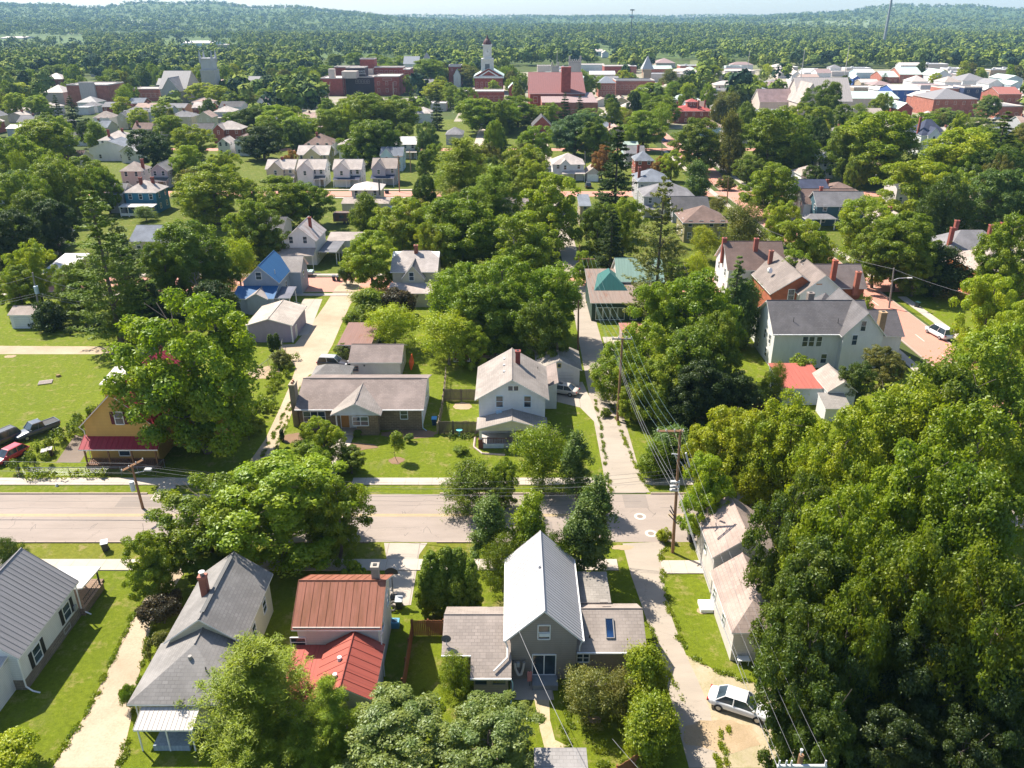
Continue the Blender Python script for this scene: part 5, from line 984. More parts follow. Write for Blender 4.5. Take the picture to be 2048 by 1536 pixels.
def crown_broad(name, seed, H0=14, R0=5.5, base=.2, lobes=9, clumps=150, per=170, card=.17, up=.25, top=.9, mat=None, cr=(.12,.2), spiky=0, droop=0, fill=.35):
    rng = np.random.default_rng(seed); zc = H0*(base+(1-base)*.44); rz = H0*(1-base)*.52
    lc = rdir(rng, lobes)*np.array([R0*.55, R0*.55, rz*.58])*rng.uniform(.5, 1.08, (lobes, 1)); lr = rng.uniform(.42, .62, lobes)*R0
    lc[0] = (0, 0, rz*.45); C_ = []; 
    while len(C_) < clumps:
        k = rng.integers(lobes); d = rdir(rng, 1, .25)[0]; p = lc[k]+d*lr[k]*np.array([1, 1, rz/R0*.85])*(rng.uniform(.82, 1.04) if rng.random() > fill*.5 else rng.uniform(.3, .8))
        inside = np.min(np.linalg.norm((p-lc)/np.array([1, 1, rz/R0*.85]), axis=1)/lr)
        if inside < .72 and rng.random() > fill: continue
        e = (p/np.array([R0, R0, rz])); L = np.linalg.norm(e)
        if L > 1.02: p = p/L*1.02
        C_.append(p)
    C_ = np.array(C_); cc, nn, ss = [], [], []
    for p in C_:
        r_ = rng.uniform(*cr)*R0; m_ = int(per*rng.uniform(.7, 1.3)); d = rdir(rng, m_, .45)
        q = p+d*r_*np.array([1.1, 1.1, .95])*rng.uniform(.55, 1.0, (m_, 1))
        if spiky: q += (d*rng.exponential(.5, (m_, 1))*r_*spiky)
        if droop: q[:, 2] -= droop*np.linalg.norm(q[:, :2]-p[:2], axis=1)**1.2
        o = p/np.array([R0, R0, rz])
        cc.append(q); nn.append(d*.8+o*.2+np.array([0, 0, up])+rng.normal(size=(m_, 3))*.5); ss.append(card*rng.uniform(.6, 1.35, m_))
    c = np.concatenate(cc); c[:, 2] += zc; n = np.concatenate(nn)
    return cards_mesh(name, c.astype('f'), n, np.concatenate(ss), .62, mat or LEAF, rng)
def crown_conifer(name, seed, H0=20, R0=4.5, base=.06, layers=26, br=13, per=70, card=.26, droop=.35, asp=.3, power=.85, irregular=.25, mat=None, tuft=0):
    rng = np.random.default_rng(seed); cc, nn, al, ss = [], [], [], []
    for i in range(layers):
        f = (i+rng.uniform(-.3, .3))/layers; f = min(max(f, 0), .99); z = H0*(base+(1-base)*f); Rl = R0*(1-f)**power*rng.uniform(1-irregular, 1+irregular*.5)+.25
        for k in range(int(br*(1-.5*f))):
            an = rng.uniform(0, 2*math.pi); L = Rl*rng.uniform(.65, 1.1); d = np.array([math.cos(an), math.sin(an), 0]); m_ = int(per*(.3+L/R0)); t = rng.uniform(.15, 1, m_)**.7
            lat = rng.normal(size=m_)*.16*L*(1.15-t); per_ = np.array([-d[1], d[0], 0])
            q = np.outer(t*L, d)+np.outer(lat, per_); q[:, 2] += z-droop*L*t+.25*L*t**2*(1 if not tuft else .9)+rng.normal(size=m_)*.10
            if tuft:
                tc = rng.integers(0, 7, m_); tt = (tc+1)/7*L; q = np.outer(tt, d)+rdir(rng, m_, .3)*tuft*rng.uniform(.2, 1, (m_, 1)); q += np.outer(np.sin(tc*2.4)*.22*L, per_); q[:, 2] += z+.12*L+(tt*.18)
            cc.append(q); a = d*.8+per_*rng.normal(size=(m_, 1))*.9+rng.normal(size=(m_, 3))*(.25 if not tuft else .8); al.append(a); nn.append(np.array([0, 0, 1.0])+rng.normal(size=(m_, 3))*.5); ss.append(card*rng.uniform(.6, 1.3, m_))
    c = np.concatenate(cc).astype('f'); return cards_mesh(name, c, np.concatenate(nn), np.concatenate(ss), asp, mat or NEEDLE, rng, np.concatenate(al))
PROTO = {}
def proto(kind, crown, H0, R0, trunk):
    co = np.empty(len(crown.vertices)*3, 'f'); crown.vertices.foreach_get('co', co); co = co.reshape(-1, 3)
    if kind not in ('spruce', 'thinpine'): R0 = float(np.percentile(np.hypot(co[:, 0], co[:, 1]), 98)); H0 = float(np.percentile(co[:, 2], 99.8))
    PROTO.setdefault(kind, []).append((crown, H0, R0, trunk))
for s_ in range(4): proto('maple', crown_broad('crown', 10+s_, 14, 5.5, .05, 13, 165, 270, .135, up=.12, cr=(.10,.18)), 14, 5.5, trunk_mesh('trunk', 12, 5, np.random.default_rng(s_), .33, 8))
for s_ in range(3): proto('oak', crown_broad('crown', 30+s_, 17, 6, .03, 16, 220, 230, .155, up=.12, cr=(.09,.155), spiky=.25), 17, 6, trunk_mesh('trunk', 15, 5.5, np.random.default_rng(50+s_), .4, 8))
for s_ in range(2): proto('locust', crown_broad('crown', 40+s_, 16, 6, .03, 18, 330, 150, .145, up=.12, cr=(.065,.12), spiky=.6, droop=.2, fill=.3), 16, 6, trunk_mesh('trunk', 14, 5.5, np.random.default_rng(60+s_), .35, 8))
for s_ in range(2): proto('airy', crown_broad('crown', 80+s_, 12, 5, .06, 11, 200, 85, .13, cr=(.08,.14), spiky=1.1, up=.1, fill=.6), 12, 5, trunk_mesh('trunk', 11, 4.6, np.random.default_rng(70+s_), .24, 12, BARK2))
for s_ in range(2): proto('slim', crown_broad('crown', 90+s_, 12, 2.4, .08, 15, 120, 150, .13, cr=(.12,.24), spiky=.9, fill=.5), 12, 2.4, trunk_mesh('trunk', 11, 2, np.random.default_rng(72+s_), .2, 8))
for s_ in range(2): proto('shrub', crown_broad('crown', 95+s_, 3.2, 2.2, .02, 7, 70, 130, .10, cr=(.16,.26)), 3.2, 2.2, trunk_mesh('stem', 2.4, 1.6, np.random.default_rng(74+s_), .08, 8))
proto('sapling', crown_broad('crown', 101, 4, 1.1, .28, 7, 60, 60, .09, cr=(.2,.32), spiky=.5), 4, 1.1, trunk_mesh('trunk', 3.6, .9, np.random.default_rng(76), .05, 6))
proto('arborvitae', crown_broad('crown', 103, 7, 1.5, .0, 8, 150, 110, .10, cr=(.2,.3), up=.6, fill=.15), 7, 1.5, trunk_mesh('trunk', 4, .6, np.random.default_rng(77), .12, 0))
for s_ in range(2): proto('spruce', crown_conifer('crown', 110+s_), 20, 4.5, trunk_mesh('trunk', 19, 1, np.random.default_rng(78), .35, 0, None, 0, True))
proto('thinpine', crown_conifer('crown', 115, 20, 5, .12, 30, 12, 60, .22, .2, .3, .62, .5), 20, 5, trunk_mesh('trunk', 19, 3, np.random.default_rng(79), .35, 8, None, 0, True))
for s_ in range(2): proto('pine', crown_conifer('crown', 120+s_, 12, 5, .05, 17, 12, 330, .17, .1, .15, .55, .35, None, .55), 12, 5, trunk_mesh('trunk', 11, 2, np.random.default_rng(80), .28, 6, None, 0, True))
proto('cedar', crown_broad('crown', 130, 10, 4.2, .02, 12, 230, 110, .15, cr=(.09,.15), spiky=1.0, droop=-.15), 10, 4.2, trunk_mesh('trunk', 7, 1, np.random.default_rng(81), .25, 0))
def bare_mesh(seed, H0=9):
    rng = np.random.default_rng(seed); a = MB()
    def br(p, d, L, r, n):
        q = p+d*L; a.tube(p, q, r, r*.65, 6, 0, False)
        if n == 0: return
        for _ in range(3): br(q, (d+Vector(rng.normal(size=3))*.55+Vector((0,0,.15))).normalized(), L*.68, r*.6, n-1)
    br(Vector((0,0,0)), Vector((0,0,1)), H0*.32, .17, 4); return a.mesh('trunk', wood((.36,.30,.24)))
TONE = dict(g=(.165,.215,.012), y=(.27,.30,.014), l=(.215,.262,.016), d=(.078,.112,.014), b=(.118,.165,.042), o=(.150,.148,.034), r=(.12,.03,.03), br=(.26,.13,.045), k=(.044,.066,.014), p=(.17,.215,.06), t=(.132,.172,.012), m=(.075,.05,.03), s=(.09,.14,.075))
TWORD = dict(g='green', y='bright yellow green', l='light green', d='dark green', b='blue green', o='olive', r='dark red', br='rust orange', k='very dark', p='pale green', t='deep green', m='reddish brown', s='silvery green')
KWORD = dict(maple='rounded tree', oak='large broad tree', locust='feathery leaved tree', airy='loose open tree', slim='slender upright tree', shrub='bush', sapling='sapling', arborvitae='columnar arborvitae', spruce='tall spruce', thinpine='thin tall pine', pine='long needled pine', cedar='spreading cedar', bare='bare dead tree')
TNAME = dict(maple='maple_tree', oak='broadleaf_tree', locust='locust_tree', airy='open_crowned_tree', slim='slender_tree', shrub='bush', sapling='sapling', arborvitae='arborvitae', spruce='spruce_tree', thinpine='pine_tree', pine='pine_tree', cedar='cedar_tree', bare='dead_tree')
TREES = []; rt = random.Random(7)
def plant(X, Y, h, rad, kind, tone, label=None, lean=0):
    cat = 'bush' if kind == 'shrub' else 'tree'
    e = empty(TNAME[kind], (X, Y, 0), label, cat, ('bushes around the yards' if cat == 'bush' else 'trees around the houses and streets'), rt.uniform(0, 6.28))
    j = rt.uniform(.88, 1.14); j2 = rt.uniform(.93, 1.07); t = TONE[tone]
    if kind == 'bare':
        o = bpy.data.objects.new('trunk', bare_mesh(rt.randint(0, 99), h)); C.objects.link(o); o.parent = e; TREES.append([e, X, Y, h, kind, tone, label]); return e
    cm, H0, R0, tm = rt.choice(PROTO[kind]); e.scale = (rad/R0*rt.uniform(.95,1.05), rad/R0*rt.uniform(.95,1.05), h/H0)
    if lean: e.rotation_euler = (R(lean), 0, e.rotation_euler.z)
    o = bpy.data.objects.new('trunk' if kind != 'shrub' else 'stem', tm); C.objects.link(o); o.parent = e
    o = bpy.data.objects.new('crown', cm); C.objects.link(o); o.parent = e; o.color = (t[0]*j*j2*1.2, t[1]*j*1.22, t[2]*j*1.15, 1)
    TREES.append([e, X, Y, h, kind, tone, label]); return e
def T(x, yt, h, w, kind, tone, label=None):
    Y = P(x, yt, h)[1]; X = P(x, yt, h)[0]; rad = w/2/PXM(Y, h*.55)*.93
    Y2 = Y-rad*.25; return plant(X*(Y2/Y)**.2, Y2, h, rad, kind, tone, label)
# --- foreground, each with its own wording
NEAR = [
 (505,1262,9.5,320,'pine','l','bushy light green long needled pine covering the lower left bungalow corner'),
 (655,1345,7,165,'pine','l','smaller long needled pine in front of the rust red metal wing'),
 (790,1405,6,270,'maple','p','pale green tree at the bottom edge left of the taupe house path'),
 (975,1412,6,260,'maple','p','pale green tree at the bottom edge directly before the taupe house'),
 (860,1102,6.5,50,'arborvitae','g',None),(888,1092,7,54,'arborvitae','g',None),(918,1096,6.8,52,'arborvitae','g',None),(941,1118,6.2,46,'arborvitae','g',None),(848,1135,5.2,40,'arborvitae','g',None),(880,1140,5,46,'arborvitae','g',None),(912,1148,5,46,'arborvitae','g',None),
 (550,905,11,320,'maple','l','big spreading street tree over the near road left of the driveway'),(420,945,9.5,250,'maple','g','left half of the leafy canopy overhanging the near road and sidewalk'),(295,1055,7,130,'maple','l','small light tree at the left end of the roadside canopy'),(662,945,9.5,150,'maple','g','tree at the right end of the roadside canopy shading the asphalt'),
 (1085,838,8.5,150,'airy','g','dense tree hiding the right half of the white house porch'),(1158,862,9,70,'slim','b','slender upright tree on the verge right of the porch tree'),(1200,950,10,84,'slim','b','slender street tree nearest the alley mouth'),(1175,1000,9,96,'slim','b','full rounded street tree behind the white metal gable, on its right'),
 (1062,975,9.5,88,'slim','g','upright street tree directly behind the white metal gable peak'),(975,990,8,90,'slim','b','upright dark street tree left of the white metal gable peak'),(1110,1065,6.5,100,'airy','g','low leafy tree between the white metal gable and the road'),(1005,1068,6,100,'airy','t','low olive tree by the left slope of the white metal gable'),
 (935,920,5.5,130,'airy','t','small spreading tree beside the far sidewalk left of the porch tree'),(1010,915,6,80,'maple','g','small tree between the white house porch and far sidewalk'),
 (638,832,6.5,100,'maple','l','young tree covering the left windows of the ranch house'),(600,880,6,130,'maple','g','leafy tree on the ranch house lawn left of the garden path'),(700,890,3.5,70,'maple','t','small low tree right of the ranch house garden path'),
 (792,862,3.9,34,'sapling','l','young staked sapling in a round mulch ring on the ranch lawn'),
 (1350,850,5,110,'cedar','b','blue green juniper clump beside the alley behind the tall wooden pole'),(1310,880,4.5,70,'cedar','g','smaller green juniper left of the blue green clump by the alley'),(1410,850,5.5,80,'locust','l','bright leafy bush right of the tall pole crossarm'),
 (1180,1330,4.5,150,'airy','o','shaggy olive bush left of the plank fence behind the taupe house'),(1290,1285,6.0,120,'cedar','l','bright green conifer at the rear corner of the taupe house right wing'),(1312,1385,5.5,130,'cedar','l','second bright green conifer along the alley, nearer the bottom edge'),(1250,1340,4,100,'airy','o','small shaggy tree between the two conifers and the taupe house'),
 (908,1305,4,85,'airy','g','straggly bush against the left wing of the taupe house'),
 (1450,812,11,170,'maple','y','light yellow green tree behind the tall wooden pole'),(1425,905,10,130,'maple','l','leafy tree overhanging the right end of the near road'),(1520,815,12,150,'locust','y','bright feathery tree below the salmon red shed'),
 (1595,790,14,170,'locust','y','bright feathery tree just right of the salmon red shed wall'),(1690,820,16,190,'locust','l','feathery tree in the big right hand grove, left part'),(1790,750,17,220,'locust','l','feathery tree in the grove behind the left part, below the dark reddish tree'),
 (1900,700,18,240,'locust','t','tall feathery tree at the top of the big right hand grove'),(2010,640,18,230,'locust','l','tall feathery tree at the right edge top of the grove'),(1965,800,18,260,'locust','g','feathery tree in the upper right body of the grove'),(1830,890,18,240,'oak','l','broad light green tree in the middle of the right hand grove'),
 (1700,960,17,220,'locust','g','feathery tree in the lower left middle of the grove'),(1600,960,15,175,'oak','d','dark green broad tree whose crown overhangs the mottled pink shingles'),(1635,1075,15,215,'oak','d','dark green broad tree right of the mottled pink shingled wing'),
 (1960,930,19,250,'oak','t','broad deep green tree low in the grove toward the right edge'),(1820,1040,18,230,'locust','t','feathery tree low in the centre of the grove with a dead bough'),(2010,1090,18,240,'locust','t','feathery tree at the lower right edge of the grove'),
 (1625,1225,13,215,'oak','d','dark green broad tree with yellow flecks beside the white sedan'),(1668,1370,10,180,'oak','d','dark green broad tree at the bottom right near the pole top'),(1710,1150,15,180,'locust','t','deep green tree between the yellow flecked tree and the grove'),(1700,1290,11,150,'maple','k','very dark shaded tree low in the bottom right corner'),(1860,1250,12,230,'maple','k','very dark shaded tree under the lower right grove'),  # the very dark crowns carry the grove's deep shade in their leaf colour
 (2030,1330,11,180,'maple','k','very dark shaded tree at the bottom right corner edge'),(1780,1400,9,200,'maple','k','very dark low tree at the bottom edge right of the pole'),(1930,1430,9,200,'maple','k','very dark low tree at the bottom edge of the far right'),  # shade under the grove painted as very dark foliage here too
 (20,1470,2.6,130,'shrub','y','rounded yellow green bush at the bottom left corner'),(320,1185,3,90,'shrub','m','reddish brown bush by the sidewalk left of the grey bungalow'),(325,1262,3.2,75,'shrub','o','yellowish bush along the left wall of the grey bungalow'),(255,1365,2.6,50,'shrub','g','small bush at the near left corner of the grey bungalow'),(415,1110,3.6,80,'arborvitae','t','dense upright bush behind the far corner of the grey bungalow'),
 (10,1070,4,70,'airy','d','dark bush cut by the left edge beside the near road'),(700,1120,2.2,60,'shrub','g','small bush by the sidewalk behind the rust red roof'),(1330,1055,1.6,40,'shrub','y',None),
 (562,858,1.6,12,'arborvitae','k','tiny dark conifer in the round mulch bed by the ranch house'),(540,668,3.2,18,'arborvitae','d','first narrow dark conifer by the gravel lane corner'),(552,666,3.2,16,'arborvitae','d','second narrow dark conifer by the gravel lane corner'),(715,860,.9,20,'shrub','g','small plant at the ranch house porch corner'),(818,866,1.2,22,'shrub','p','pale flowering plant in the bed before the ranch house'),
 (687,685,2.6,45,'shrub','p','pale green shrub between the flat rusty garage and the parked crossover'),(560,700,2.5,60,'shrub','o','scrubby bush along the wire fence by the gravel lane'),(1210,815,1.2,28,'shrub','g','little bush where the driveway meets the alley'),(1160,968,1.3,24,'shrub','t','clipped green bush on the verge by the slender trees'),
 (920,890,1,40,'shrub','g','low planting in the stone edged bed left of the white house porch'),(1040,835,1,1,'shrub','g','x')]
NEAR = [n for n in NEAR if n[6] != 'x']
MID = [
 (740,458,11,125,'maple','l'),(925,522,12,140,'locust','g'),(1010,508,13,170,'locust','g'),(1095,522,12,140,'locust','g'),(985,560,11,150,'oak','g'),(1090,600,10,110,'oak','t'),(895,615,8,130,'airy','y'),(785,602,7,120,'airy','y'),(735,575,5,90,'cedar','g'),(790,572,5,80,'shrub','m'),(710,620,3,60,'shrub','g'),(940,640,7,70,'maple','l'),
 (810,392,12,130,'maple','l'),(925,275,20,150,'pine','l'),(990,330,17,130,'pine','g'),(1035,292,15,120,'maple','l'),(1095,345,16,150,'maple','l'),(925,392,14,180,'oak','g'),(1050,420,13,150,'maple','g'),(1225,410,13,80,'spruce','k'),(1200,402,12,90,'maple','t'),(1250,400,12,90,'maple','l'),(1237,235,25,120,'spruce','k'),
 (1150,222,15,120,'oak','s'),(1190,232,14,80,'oak','g'),(975,195,14,130,'oak','g'),(1035,192,13,110,'oak','g'),(1070,250,13,80,'maple','g'),(872,172,18,36,'spruce','k'),(822,180,14,36,'spruce','d'),(720,186,18,150,'oak','t'),(665,215,15,110,'oak','g'),(790,200,15,110,'oak','g'),(735,240,14,120,'maple','t'),(560,210,14,120,'oak','l'),(505,215,12,80,'oak','d'),(525,252,12,110,'maple','k'),
 (620,165,14,75,'oak','k'),(585,232,12,80,'maple','l'),(383,248,13,90,'maple','y'),(425,325,15,160,'maple','l'),(375,290,12,80,'maple','l'),(490,400,13,110,'maple','g'),(560,350,13,140,'maple','g'),(612,362,11,110,'maple','g'),(530,420,11,120,'maple','t'),(300,258,13,95,'oak','k'),
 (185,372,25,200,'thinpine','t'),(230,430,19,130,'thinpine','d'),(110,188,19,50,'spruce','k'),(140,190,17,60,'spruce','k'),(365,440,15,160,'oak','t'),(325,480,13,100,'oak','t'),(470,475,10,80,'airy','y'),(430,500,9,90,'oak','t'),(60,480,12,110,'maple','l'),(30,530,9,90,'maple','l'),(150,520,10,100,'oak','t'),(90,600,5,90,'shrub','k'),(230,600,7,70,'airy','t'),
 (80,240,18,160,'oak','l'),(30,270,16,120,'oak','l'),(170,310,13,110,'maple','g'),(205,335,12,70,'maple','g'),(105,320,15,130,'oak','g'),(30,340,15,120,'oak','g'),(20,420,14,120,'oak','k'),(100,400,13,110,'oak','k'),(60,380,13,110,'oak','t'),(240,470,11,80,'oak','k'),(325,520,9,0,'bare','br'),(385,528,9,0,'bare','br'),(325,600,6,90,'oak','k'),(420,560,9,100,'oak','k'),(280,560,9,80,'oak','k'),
 (1400,236,16,110,'oak','t'),(1465,222,19,55,'cedar','o'),(1290,220,14,90,'maple','g'),(1320,205,14,70,'airy','g'),(1545,212,20,145,'oak','t'),(1650,163,19,80,'oak','t'),(1762,222,20,180,'oak','g'),(1700,250,16,100,'oak','t'),(1540,325,13,115,'maple','g'),(1490,398,12,100,'airy','o'),(1395,320,10,62,'cedar','b'),
 (1412,450,7,70,'airy','y'),(1610,436,12,120,'maple','l'),(1570,400,10,80,'maple','y'),(1735,392,13,135,'maple','l'),(1845,318,15,180,'maple','y'),(1810,420,14,150,'maple','g'),(1765,440,12,110,'maple','g'),(1845,465,11,90,'maple','g'),(1925,255,18,160,'oak','l'),(2010,218,22,110,'spruce','d'),(1980,290,15,120,'oak','d'),
 (2010,335,15,130,'oak','b'),(1930,340,11,80,'maple','l'),(2030,430,15,120,'oak','g'),(1885,488,9,110,'cedar','k'),(1990,545,13,130,'maple','y'),(2040,600,13,100,'maple','y'),(1730,588,4,44,'shrub','l'),(1605,708,3.6,80,'shrub','g'),(1770,690,6,90,'maple','o'),(1720,720,6,80,'maple','d'),(1555,720,6,50,'airy','t'),
 (1400,535,15,170,'maple','g'),(1330,560,13,130,'maple','l'),(1300,640,11,130,'locust','l'),(1245,680,8,110,'locust','l'),(1385,640,12,150,'locust','t'),(1440,620,12,110,'oak','t'),(1478,505,14,95,'spruce','b'),(1495,560,10,80,'cedar','b'),(1328,345,24,150,'thinpine','o'),(1320,700,9,120,'locust','l'),(1400,720,9,130,'oak','k'),(1470,740,7,110,'oak','k'),(1265,760,5,70,'locust','l'),
 (1590,300,0,0,'x','x'),(1500,180,0,0,'x','x'),(1205,290,10,50,'maple','br'),(1323,312,7,40,'maple','br'),(580,300,8,36,'maple','br'),(466,128,14,48,'oak','r'),(875,160,13,66,'maple','y'),(853,118,18,80,'oak','g'),(940,130,14,60,'oak','o'),(1370,150,15,46,'oak','d'),(1340,138,15,40,'cedar','o'),(1405,245,0,0,'x','x'),
 (1300,165,14,90,'maple','l'),(1325,190,13,80,'oak','g'),(1420,130,14,56,'oak','l'),(1500,148,14,60,'maple','y'),(1465,185,14,44,'cedar','o'),(1440,195,12,36,'cedar','o'),(1600,205,14,70,'maple','l'),(1640,212,13,70,'oak','g'),(1690,208,13,60,'maple','t'),(1725,222,11,60,'maple','g'),(1580,222,13,60,'maple','y'),(1800,222,10,60,'maple','g'),(1250,140,13,40,'maple','y'),(1180,150,13,40,'oak','g'),(1205,150,12,36,'airy','g'),(930,175,12,50,'oak','g'),(900,165,13,44,'maple','l'),(1035,165,12,30,'oak','g'),(700,190,12,60,'maple','l'),(745,188,12,70,'maple','l'),(790,190,12,60,'maple','g'),(655,196,11,50,'oak','g'),(985,160,11,34,'maple','l'),(1980,190,12,56,'oak','b'),(1765,185,12,44,'oak','g'),(1685,195,0,0,'x','x'),(1160,188,13,36,'spruce','k'),(1130,182,16,40,'spruce','k'),(1180,215,10,60,'maple','p'),(1100,205,11,60,'maple','l'),
 (245,145,14,64,'oak','t'),(225,120,14,60,'oak','d'),(280,110,16,70,'maple','y'),(150,88,20,50,'spruce','k'),(175,96,18,46,'spruce','k'),(205,102,18,50,'spruce','k'),(110,130,14,64,'oak','g'),(60,115,14,60,'oak','g'),(40,165,14,80,'maple','y'),(75,190,12,60,'oak','l'),(30,140,14,60,'oak','t'),(355,155,13,60,'oak','g'),(400,165,12,70,'maple','y'),(435,170,12,60,'maple','y'),(340,115,14,64,'oak','g'),(365,95,15,56,'oak','g'),(440,100,15,50,'oak','g'),
 (540,105,16,56,'oak','d'),(590,120,15,60,'oak','g'),(620,110,15,60,'oak','g'),(650,130,14,50,'oak','g'),(560,150,14,70,'oak','g'),(530,175,12,60,'oak','g'),(470,185,11,60,'maple','g'),(490,110,15,56,'oak','g'),(710,105,15,50,'oak','g'),(760,108,15,56,'oak','g'),(800,112,14,50,'oak','g'),(670,108,14,50,'oak','t'),
 (1620,235,13,70,'oak','k'),(1560,240,12,70,'oak','y'),(1590,170,0,0,'x','x'),(1720,205,9,40,'airy','g'),(1890,215,9,70,'maple','p'),(1960,235,10,90,'maple','p'),(1845,225,10,80,'maple','g'),(2035,250,12,70,'spruce','d'),(1630,330,8,50,'oak','d'),(1600,270,11,80,'oak','d'),(1660,260,11,70,'oak','k'),(1770,145,10,32,'spruce','d'),(1872,145,9,26,'maple','y'),
 (1345,300,9,50,'maple','y'),(1500,310,8,60,'maple','t'),(1450,350,4,40,'shrub','o'),(1370,400,3,40,'shrub','p'),(1435,390,5,50,'airy','o'),(1340,470,6,70,'airy','o'),(1345,520,6,60,'maple','g'),(1170,500,6,50,'maple','l'),(1330,480,8,60,'spruce','o'),(1395,500,8,60,'airy','y'),(1640,462,9,70,'maple','g'),(1600,500,9,80,'maple','g'),
(730,385,9,60,'cedar','g'),(850,350,14,60,'oak','d'),(860,440,11,80,'maple','l'),(760,240,14,90,'oak','t'),(850,300,9,40,'oak','t'),(700,290,8,50,'maple','g'),(690,530,4,40,'shrub','d'),(450,300,10,70,'maple','y'),(500,360,8,60,'maple','l'),(340,230,11,70,'oak','g'),(275,215,10,50,'maple','y'),(70,430,9,80,'oak','g'),(290,410,4,50,'airy','p'),
]
for t_ in NEAR: T(*t_[:6], label=t_[6])
X, Y = P(418, 905); plant(X, Y, HH(418, 905, 592), 8.9, 'maple', 'g', 'huge maple covering the right half of the yellow red roofed house')
for t_ in MID:
    if t_[4] == 'x': continue
    x, yt, h, w_, kd, tn = t_
    if kd == 'bare': X, Y = P(x, yt, h); plant(X, Y, h, 1, 'bare', 'br')
    else: k_ = 1.09 if t_[0] > 700 else 1.0; T(t_[0], t_[1], t_[2]*k_, t_[3]*k_, *t_[4:])
def hides(X, Y, h, rad):
    x, y = Q(X, Y, 0); _, yt = Q(X, Y, h); wd = rad*PXM(Y)
    for b in BOXES:
        if Y < b[4] and x+wd > b[0] and x-wd < b[2] and y > b[1] and yt < b[3]: return True
    return False
# smaller houses of the blocks behind, standing in rows along the streets
rh = random.Random(23); EXTRA = []
def free(x0, y0, x1, y1, m=2.5):
    return not any(f[0]-m < x1 and f[2]+m > x0 and f[1]-m < y1 and f[3]+m > y0 for f in FOOT) and not any(x0-2 < t_[1] < x1+2 and y0-3 < t_[2] < y1+1 for t_ in TREES)
def roadfree(x0, y0, x1, y1):
    for a, b in ((146,160),(237,249.5),(328,339)):
        if y0 < b and y1 > a: return False
    return not (x0 < 76 and x1 > 59 and y0 < 430) and not (x0 < 17 and x1 > 8.5 and y0 < 470) and not (x0 < -9 and x1 > -19 and y0 < 425)
HR = [(166,9,1),(180,9,1),(196,9,1),(213,9,1),(226,9,1),(255,10,1),(272,10,1),(290,10,1),(308,10,1),(342,10,1),(360,11,1),(380,11,1),(402,11,1),(425,12,1),(450,12,1),(476,12,1),(505,13,1),(540,14,1),(580,14,1),(625,15,1)]
def rword(c, n=None): return {'white':'white','cream':'cream','pinkish':'pale pinkish','sky':'pale blue','yellow':'yellow','grey':'grey','brick':'brick','tan':'tan','pale':'buff','ltred':'brick'}[c]
for Yr, dp, _ in HR:
    X = -.62*(Yr+20)+rh.uniform(0, 8)
    while X < .62*(Yr+20):
        W_ = rh.uniform(8, 12.5); y0 = Yr+rh.uniform(-1.5, 1.5)
        px, py = Q(X+W_/2, y0, 0)
        if free(X, y0, X+W_, y0+dp) and roadfree(X, y0, X+W_, y0+dp) and rh.random() < (.5 if Yr < 430 else .62) and not (540 < px < 860 and 330 < py < 420) and not hides(X+W_/2, y0, 8, W_/2) and not (px > 1580 and py < 240):
            wc = rh.choice(['white','white','cream','pinkish','sky','yellow','grey','brick','tan']); rc = rh.choice(['pale','tan','grey','grey','brown','slate','pink','dark','pale']); kd = rh.choice(['gable','gable','hip']); h = rh.choice([3.0,4.8,5.2,5.2]); rise = rh.uniform(1.8, 2.8)
            rdg = rh.choice(['x','y']) if W_ < 10.5 else 'x'; m_ = brick(WCOL[wc]) if wc == 'brick' else siding(WCOL[wc]); b = Bld('house', '?', 'house', X+W_/2, y0+dp/2, m_); LANDMARKS.pop()
            b.roof(X, y0, X+W_, y0+dp, h, rise, shingle(RC[rc]), kd, rdg, .35)
            for f_ in range(2 if h > 4 else 1):
                for k in range(3): b.win('f', X+W_*(k+.5)/3, 1.7+2.7*f_, .85, 1.3, rect=b.rects[0], pane=Yr < 300)
            if rh.random() < .6: b.chimney(X+W_*rh.uniform(.25,.75), y0+dp*.5, h, h+rise+.8, .7)
            if rh.random() < .5 and h > 4: b.roof(X+.3, y0-2.4, X+W_-.3, y0+.45, 2.6, .7, shingle(RC[rh.choice(['grey','tan','navy','pale'])]), 'shed', 'x', .1, walls=False, name='porch_roof'); b.posts([(X+.6,y0-2.2),(X+W_-.6,y0-2.2)], 0, 2.55, .18)
            b.done(); EXTRA.append([b.r, b.x, b.y, rword(wc)+' '+{'gable':'gabled','hip':'hip roofed'}[kd]+' house with '+{'pale':'pale','tan':'tan','grey':'grey','brown':'brown','slate':'slate','pink':'pinkish','dark':'dark'}[rc]+' roof'])
        X += W_+rh.uniform(3, 11)
